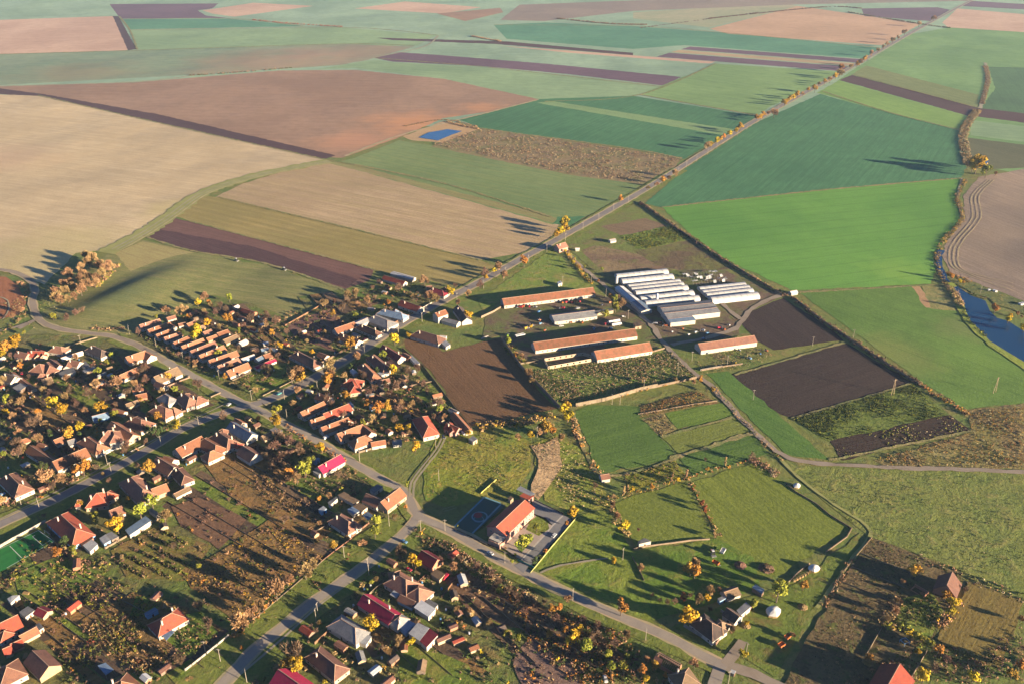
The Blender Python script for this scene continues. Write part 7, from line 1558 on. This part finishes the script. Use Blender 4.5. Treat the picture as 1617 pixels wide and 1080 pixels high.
def trailer(z, x, y, to, col, label, tank=False, L=6.0):
    p = P(*z(x, y)); q = P(*z(*to)); th = math.atan2(q.y - p.y, q.x - p.x); root = empty('farm_trailer', (p.x, p.y, 0.35), th)
    if tank:
        b = MB(); b.tube((-L / 2, 0, 2.1), (L / 2, 0, 2.1), 1.15, 1.15, 16); b.tube((L / 2, 0, 2.1), (L / 2 + 0.4, 0, 2.1), 1.15, 0.5, 16); b.tube((-L / 2 - 0.4, 0, 2.1), (-L / 2, 0, 2.1), 0.5, 1.15, 16); b.build('tank', CP[col], root)
    else:
        b = MB(); b.box(-L / 2, -1.2, 0.9, L / 2, 1.2, 1.05)
        for s in (-1.2, 1.12): b.box(-L / 2, s, 1.05, L / 2, s + 0.08, 1.9)
        for s in (-L / 2, L / 2 - 0.08): b.box(s, -1.1, 1.06, s + 0.08, 1.1, 1.89)
        b.build('load_box', CP[col], root)
    b = MB(); b.box(-L / 2, -0.4, 0.7, L / 2 + 1.2, 0.4, 0.88); b.build('chassis', M_steel, root)
    for sx in (-L * 0.3, L * 0.3):
        for sy in (-0.95, 0.95): wheel(root, sx, sy, 0.45, 0.3)
    return tag(root, label, 'trailer')
trailer(Pz, 1130, 490, (1200, 478), 'white', 'upper white tank trailer beside the machine barn', True, 11); trailer(Pz, 1150, 515, (1210, 505), 'white', 'lower white tank trailer beside the machine barn', True, 9)
trailer(FH, 760, 175, (775, 150), 'white', 'cream trailer beside the red tractor', False, 4.5); trailer(Pz, 330, 602, (380, 590), 'silver', 'pale boat-like trailer at the edge of the farm yard', False, 9)
trailer(FH, 700, 275, (730, 290), 'orange', 'brown cart on the shaded pasture', False, 4)
trailer(FH, 1258, 975, (1300, 950), 'orange', 'log cart casting a long shadow on the farm lawn, nearer', False, 3.5); trailer(FH, 1310, 905, (1340, 880), 'orange', 'log cart on the farm lawn, farther', False, 3.5)
def machine(z, x, y, col, label, s=1.0):
    p = P(*z(x, y)); root = empty('farm_machine', (p.x, p.y, 0.35), rnd.uniform(0, 3)); root.scale = (s, s, s)
    extr([(-2.4, 0.8), (1.6, 0.8), (1.8, 1.6), (0.4, 2.0), (-2.2, 2.3)], 1.9, 0.2, 1.8).build('body', CP[col], root); extr([(0.5, 1.7), (1.7, 1.6), (1.5, 3.0), (0.5, 3.0)], 1.4, 0.1, 2.5).build('cab', M_glass, root)
    b = MB(); b.tube((2.4, -1.8, 0.6), (2.4, 1.8, 0.6), 0.4, 0.4, 10); b.box(1.6, -0.2, 0.6, 2.4, 0.2, 0.9); b.build('header', CP['silver'], root)
    for sy in (-1.0, 1.0): wheel(root, 0.9, sy, 0.75, 0.45); wheel(root, -1.7, sy, 0.5, 0.3)
    return tag(root, label, 'farm machine', 'old machines parked in the farm yard', auto=True)
for x, y, c, s in ((330, 362, 'red', 1.2), (362, 352, 'orange', 1), (410, 355, 'red', 1), (460, 358, 'silver', .8), (690, 368, 'red', 1.1), (690, 320, 'orange', 1), (725, 318, 'red', 1), (765, 320, 'red', 1.1), (832, 312, 'red', .9), (380, 540, 'yellow', 1.2), (425, 525, 'yellow', 1.3), (495, 470, 'orange', 1), (505, 500, 'blue', .9), (540, 556, 'orange', .8), (225, 600, 'green', 1.1), (490, 400, 'blue', 1.1), (620, 490, 'white', .8), (1060, 505, 'red', 1.2), (960, 545, 'blue', 1), (1100, 540, 'blue', .9), (1210, 440, 'white', .8), (1030, 340, 'white', .7), (1100, 320, 'orange', 1), (860, 490, 'orange', .9), (760, 490, 'orange', .8)):
    machine(Pz, x, y, c, '%s farm machine' % c, s * 0.85)
for x, y, c, s in ((370, 505, 'white', .9), (455, 605, 'white', 1), (500, 600, 'orange', 1), (540, 625, 'orange', 1), (600, 675, 'white', .7), (740, 700, 'white', .9), (800, 680, 'silver', 1), (860, 665, 'white', 1), (900, 690, 'blue', 1), (870, 735, 'blue', .9), (1005, 645, 'red', 1.1), (1045, 655, 'orange', .9), (1085, 618, 'white', .7), (690, 650, 'orange', .8), (1260, 900, 'blue', 1), (1140, 935, 'yellow', .7), (1170, 830, 'silver', .7), (905, 855, 'silver', .7), (1400, 835, 'orange', .8), (1350, 860, 'blue', .7)):
    machine(Q, x, y, c, '%s farm machine' % c, s * 0.8)
# beehives in rows beside the rolling field and garden plot
hv = MB(); hv.box(-0.5, -0.4, 0, 0.5, 0.4, 0.9); hv.box(-0.56, -0.46, 0.9, 0.56, 0.46, 1.0); HV = hv.mesh('beehive', CP['white'])
for i, (x, y) in enumerate(((1020, 325), (1105, 335), (1135, 345), (1545, 560), (1570, 570), (1590, 550), (1612, 560))):
    p = P(*LK(x, y)); o = link('beehive', HV, None, (p.x, p.y, 0.5)); o.scale = (2.2, 2.2, 1.6); tag(o, 'white beehive box, %s from the left below the rolling field' % ordn[i], 'beehive', 'white beehives below the rolling field')
# garden clutter: barrels, woodpiles and heaps in the yards
bar = MB(); bar.tube((0, 0, 0), (0, 0, 0.9), 0.38, 0.38, 10); BR = {c: None for c in ('white', 'blue')}
for c in BR: BR[c] = bar.mesh('barrel', CP[c])
wp_ = MB(); rg = random.Random(3)
for i in range(14): wp_.tube((-1.4, (i % 5) * 0.3 - 0.6 + (i // 5) * 0.15, 0.15 + (i // 5) * 0.27), (1.4, (i % 5) * 0.3 - 0.6 + (i // 5) * 0.15, 0.15 + (i // 5) * 0.27), 0.15, 0.15, 6)
WPm = wp_.mesh('woodpile', LMhay); cnt = 0; tries = 0
VP = [[tuple(P(*p))[:2] for p in pg] for pg in (V1, V2, V3, V4, V5)]
while cnt < 90 and tries < 4000:
    tries += 1; vp = VP[tries % 5]; x = rg.uniform(min(p[0] for p in vp), max(p[0] for p in vp)); y = rg.uniform(min(p[1] for p in vp), max(p[1] for p in vp))
    if not inside(x, y, vp) or blocked(x, y): continue
    near = min(math.hypot(x - (f[0] + f[2]) / 2, y - (f[1] + f[3]) / 2) for f in FOOT)
    if near > 22: continue
    cnt += 1
    if cnt % 3 == 0: o = link('woodpile', WPm, None, (x, y, 0.3)); o.rotation_euler = (0, 0, rg.uniform(0, 3)); o.scale = (1.3,) * 3; tag(o, 'stacked firewood pile', 'woodpile', 'firewood piles in the yards', auto=True)
    else:
        c = 'white' if cnt % 3 == 1 else 'blue'; o = link('barrel', BR[c], None, (x, y, 0.3)); o.scale = (1.4,) * 3; tag(o, '%s plastic barrel' % c, 'barrel', '%s barrels in the yards' % c, auto=True)

# small outbuildings crowding the yards behind the houses
rs = random.Random(21); base_foot = list(FOOT); cnt = 0; tries = 0
SL = {'or_': 'orange tiled', 'pk': 'pinkish tiled', 'br': 'brown tiled', 'gy': 'grey sheet roofed', 'tan': 'tan roofed', 'dk': 'dark tiled', 'wh': 'white sheet roofed', 'red': 'red sheet roofed'}
while cnt < 95 and tries < 6000:
    tries += 1; vp = VP[tries % 5]; x = rs.uniform(min(p[0] for p in vp), max(p[0] for p in vp)); y = rs.uniform(min(p[1] for p in vp), max(p[1] for p in vp))
    if not inside(x, y, vp): continue
    SEGX = np.array(FOOT + RSEG); ax, ay, bx, by, r = SEGX.T; dx = bx - ax; dy = by - ay
    t = np.clip(((x - ax) * dx + (y - ay) * dy) / (dx * dx + dy * dy + 1e-9), 0, 1); dd = np.sqrt((x - ax - dx * t) ** 2 + (y - ay - dy * t) ** 2) - r
    if dd.min() < 3.2: continue
    nf = len(FOOT)
    k = int(np.argmin(dd[:nf]))
    if dd[k] > 11 or dd[nf:].min() < 7: continue
    th = math.atan2(dy[k], dx[k]) + (math.pi / 2 if rs.random() < 0.3 else 0); L = rs.uniform(3.5, 8); w = rs.uniform(3, 4.5)
    if dd.min() < w / 2 + 1.2: continue
    rm = rs.choice(list(SL)); a = Vector((x - math.cos(th) * L / 2, y - math.sin(th) * L / 2, 0)); b2 = Vector((x + math.cos(th) * L / 2, y + math.sin(th) * L / 2, 0))
    root = empty('outbuilding', (x, y, 0)); seg_parts(root, Vector((x, y, 0)), a, b2, w, rs.uniform(2.0, 2.6), math.radians(rs.uniform(12, 32)), False, RM[rm], WM[rs.choice(['wh', 'cr', 'tn', 'wd', 'bk'])], False, 0, False, over=0.25, cap=False)
    p_ = (x + math.sin(th) * (w / 2 + 0.02), y - math.cos(th) * (w / 2 + 0.02)); dr = link('door', DOORM, root, (p_[0] - x, p_[1] - y, 1.0)); dr.rotation_euler = (0, 0, th + math.pi)
    FOOT.append((a.x, a.y, b2.x, b2.y, w / 2 + 0.5)); cnt += 1
    tag(root, 'small %s outbuilding' % SL[rm], 'outbuilding', 'small outbuildings in the yards', auto=True)
# ================================================================ LABELS
MARKS = [("the pink school hall", 805, 835), ("the football pitch", 60, 865), ("the crimson lane house", 518, 733), ("the low street mouth", 650, 830), ("the village crossroads", 413, 640),
         ("the U-shaped house", 318, 705), ("the white villa", 175, 690), ("the parallel row houses", 270, 555), ("the village ploughed field", 750, 610), ("the pink gatehouse", 886, 390),
         ("the white tunnel greenhouses", 1035, 455), ("the wide warehouse", 1090, 495), ("the machine barn", 905, 500), ("the lake", 1570, 510), ("the field pond", 695, 215),
         ("the square pasture", 985, 690), ("the canvas haystacks", 1222, 965), ("the isolated brick barn", 1505, 912), ("the deep crimson house", 1400, 1065), ("the long crimson roof", 590, 960),
         ("the lone white house", 270, 980), ("the stream willows", 1545, 262), ("the lane bend", 50, 470), ("the wrecked greenhouses", 1112, 438), ("the two ploughing tractors", 410, 415),
         ("the white courtyard house", 560, 520), ("the tall white house", 705, 500), ("the cross roofed villa", 555, 600), ("the bright red hipped roof", 672, 672), ("the scarlet twin roofs", 130, 800),
         ("the plum hipped house", 545, 822), ("the hoed garden", 760, 950), ("the lane fork", 1140, 1050), ("the ring pasture", 1050, 815), ("the separate right barn", 1145, 540),
         ("the black plots", 1330, 620), ("the tan grove", 130, 445), ("the ochre roofed house", 265, 595), ("the orchard rows", 250, 880), ("the lower left corner", 10, 1020),
         ("the long school-like house", 110, 715), ("the brown scrub plot", 870, 240), ("the middle of the long road", 1200, 187), ("the far end of the road", 1440, 50)]
MP = [(n, P(x, y), x, y) for n, x, y in MARKS]
def to_px(p):
    d = Vector((p.x, p.y, p.z - H)); zc = d.y * math.cos(PITCH) - d.z * math.sin(PITCH); yc = d.y * math.sin(PITCH) + d.z * math.cos(PITCH)
    return CX + F * d.x / zc, CY - F * yc / zc
from collections import defaultdict
GR = defaultdict(list)
for o, lab, p, cat, auto in REG:
    if not auto: continue
    nm, q, mx, my = min(MP, key=lambda m: (m[1] - p).length)
    x, y = to_px(p); dx, dy = x - mx, y - my
    rel = ('left of' if dx < 0 else 'right of') if abs(dx) > abs(dy) * 1.2 else ('behind' if dy < 0 else 'in front of')
    GR[(lab, rel, nm)].append(((q - p).length, o))
OW = ['nearest', 'second nearest', 'third nearest', 'fourth nearest', 'fifth nearest', 'sixth nearest', 'seventh nearest', 'eighth nearest', 'ninth nearest', 'tenth nearest']
for (lab, rel, nm), L in GR.items():
    L.sort(key=lambda t: t[0])
    for i, (d_, o) in enumerate(L):
        nwords = len(lab.split())
        if nwords > 9 and len(L) == 1: o['label'] = lab; continue
        s = '%s %s %s' % (lab, rel, nm)
        if len(L) > 1: s += ', ' + (OW[i] if i < 10 else '%dth nearest' % (i + 1))
        o['label'] = s
# ================================================================ LIGHT, AIR, CAMERA
SUN_EL = math.radians(10.0); SUN_AZ = math.radians(-29.0)      # the sun stands low on the right, a little behind the camera
w = bpy.data.worlds.new('World'); SC.world = w; w.use_nodes = True; nt = w.node_tree
sky = nt.nodes.new('ShaderNodeTexSky'); sky.sky_type = 'NISHITA'; sky.sun_disc = False
sky.sun_elevation = SUN_EL; sky.sun_rotation = math.pi / 2 - SUN_AZ; sky.altitude = 350; sky.air_density = 0.42; sky.dust_density = 0.0; sky.ozone_density = 3.2
bg = nt.nodes['Background']; nt.links.new(sky.outputs[0], bg.inputs[0]); bg.inputs[1].default_value = SKY_S
ld = bpy.data.lights.new('sun', 'SUN'); ld.energy = SUN_S; ld.angle = math.radians(0.5); ld.color = (1.0, 0.785, 0.52)
lo = bpy.data.objects.new('sun', ld); COL.objects.link(lo)
sd = Vector((math.cos(SUN_EL) * math.cos(SUN_AZ), math.cos(SUN_EL) * math.sin(SUN_AZ), math.sin(SUN_EL)))
lo.rotation_euler = sd.to_track_quat('Z', 'Y').to_euler(); lo.location = sd * 500
if HAZE > 0:
    hm = bpy.data.materials.new('haze_air'); hm.use_nodes = True; nt = hm.node_tree; nt.nodes.clear()
    out = nt.nodes.new('ShaderNodeOutputMaterial'); pv = nt.nodes.new('ShaderNodeVolumePrincipled')
    pv.inputs['Color'].default_value = (0.52, 0.74, 1.0, 1); pv.inputs['Density'].default_value = HAZE; pv.inputs['Anisotropy'].default_value = 0.1
    nt.links.new(pv.outputs[0], out.inputs['Volume'])
    b = MB(); b.box(-15000, -700, -1.5, 15000, 27000, 380); ho = b.build('haze', hm); ho['kind'] = 'stuff'
cam = bpy.data.cameras.new('camera'); cam.sensor_width = 36; cam.lens = F * 36 / W0; cam.clip_start = 1; cam.clip_end = 60000
co = bpy.data.objects.new('camera', cam); COL.objects.link(co); co.location = (0, 0, H); co.rotation_euler = (math.pi / 2 - PITCH, 0, 0); SC.camera = co
SC.view_settings.view_transform = 'Standard'; SC.view_settings.look = 'None'; SC.view_settings.gamma = 1; SC.view_settings.exposure = EXPO; SC.view_settings.use_curve_mapping = False
SC.cycles.max_bounces = 5; SC.cycles.volume_bounces = 1; SC.cycles.use_denoising = True
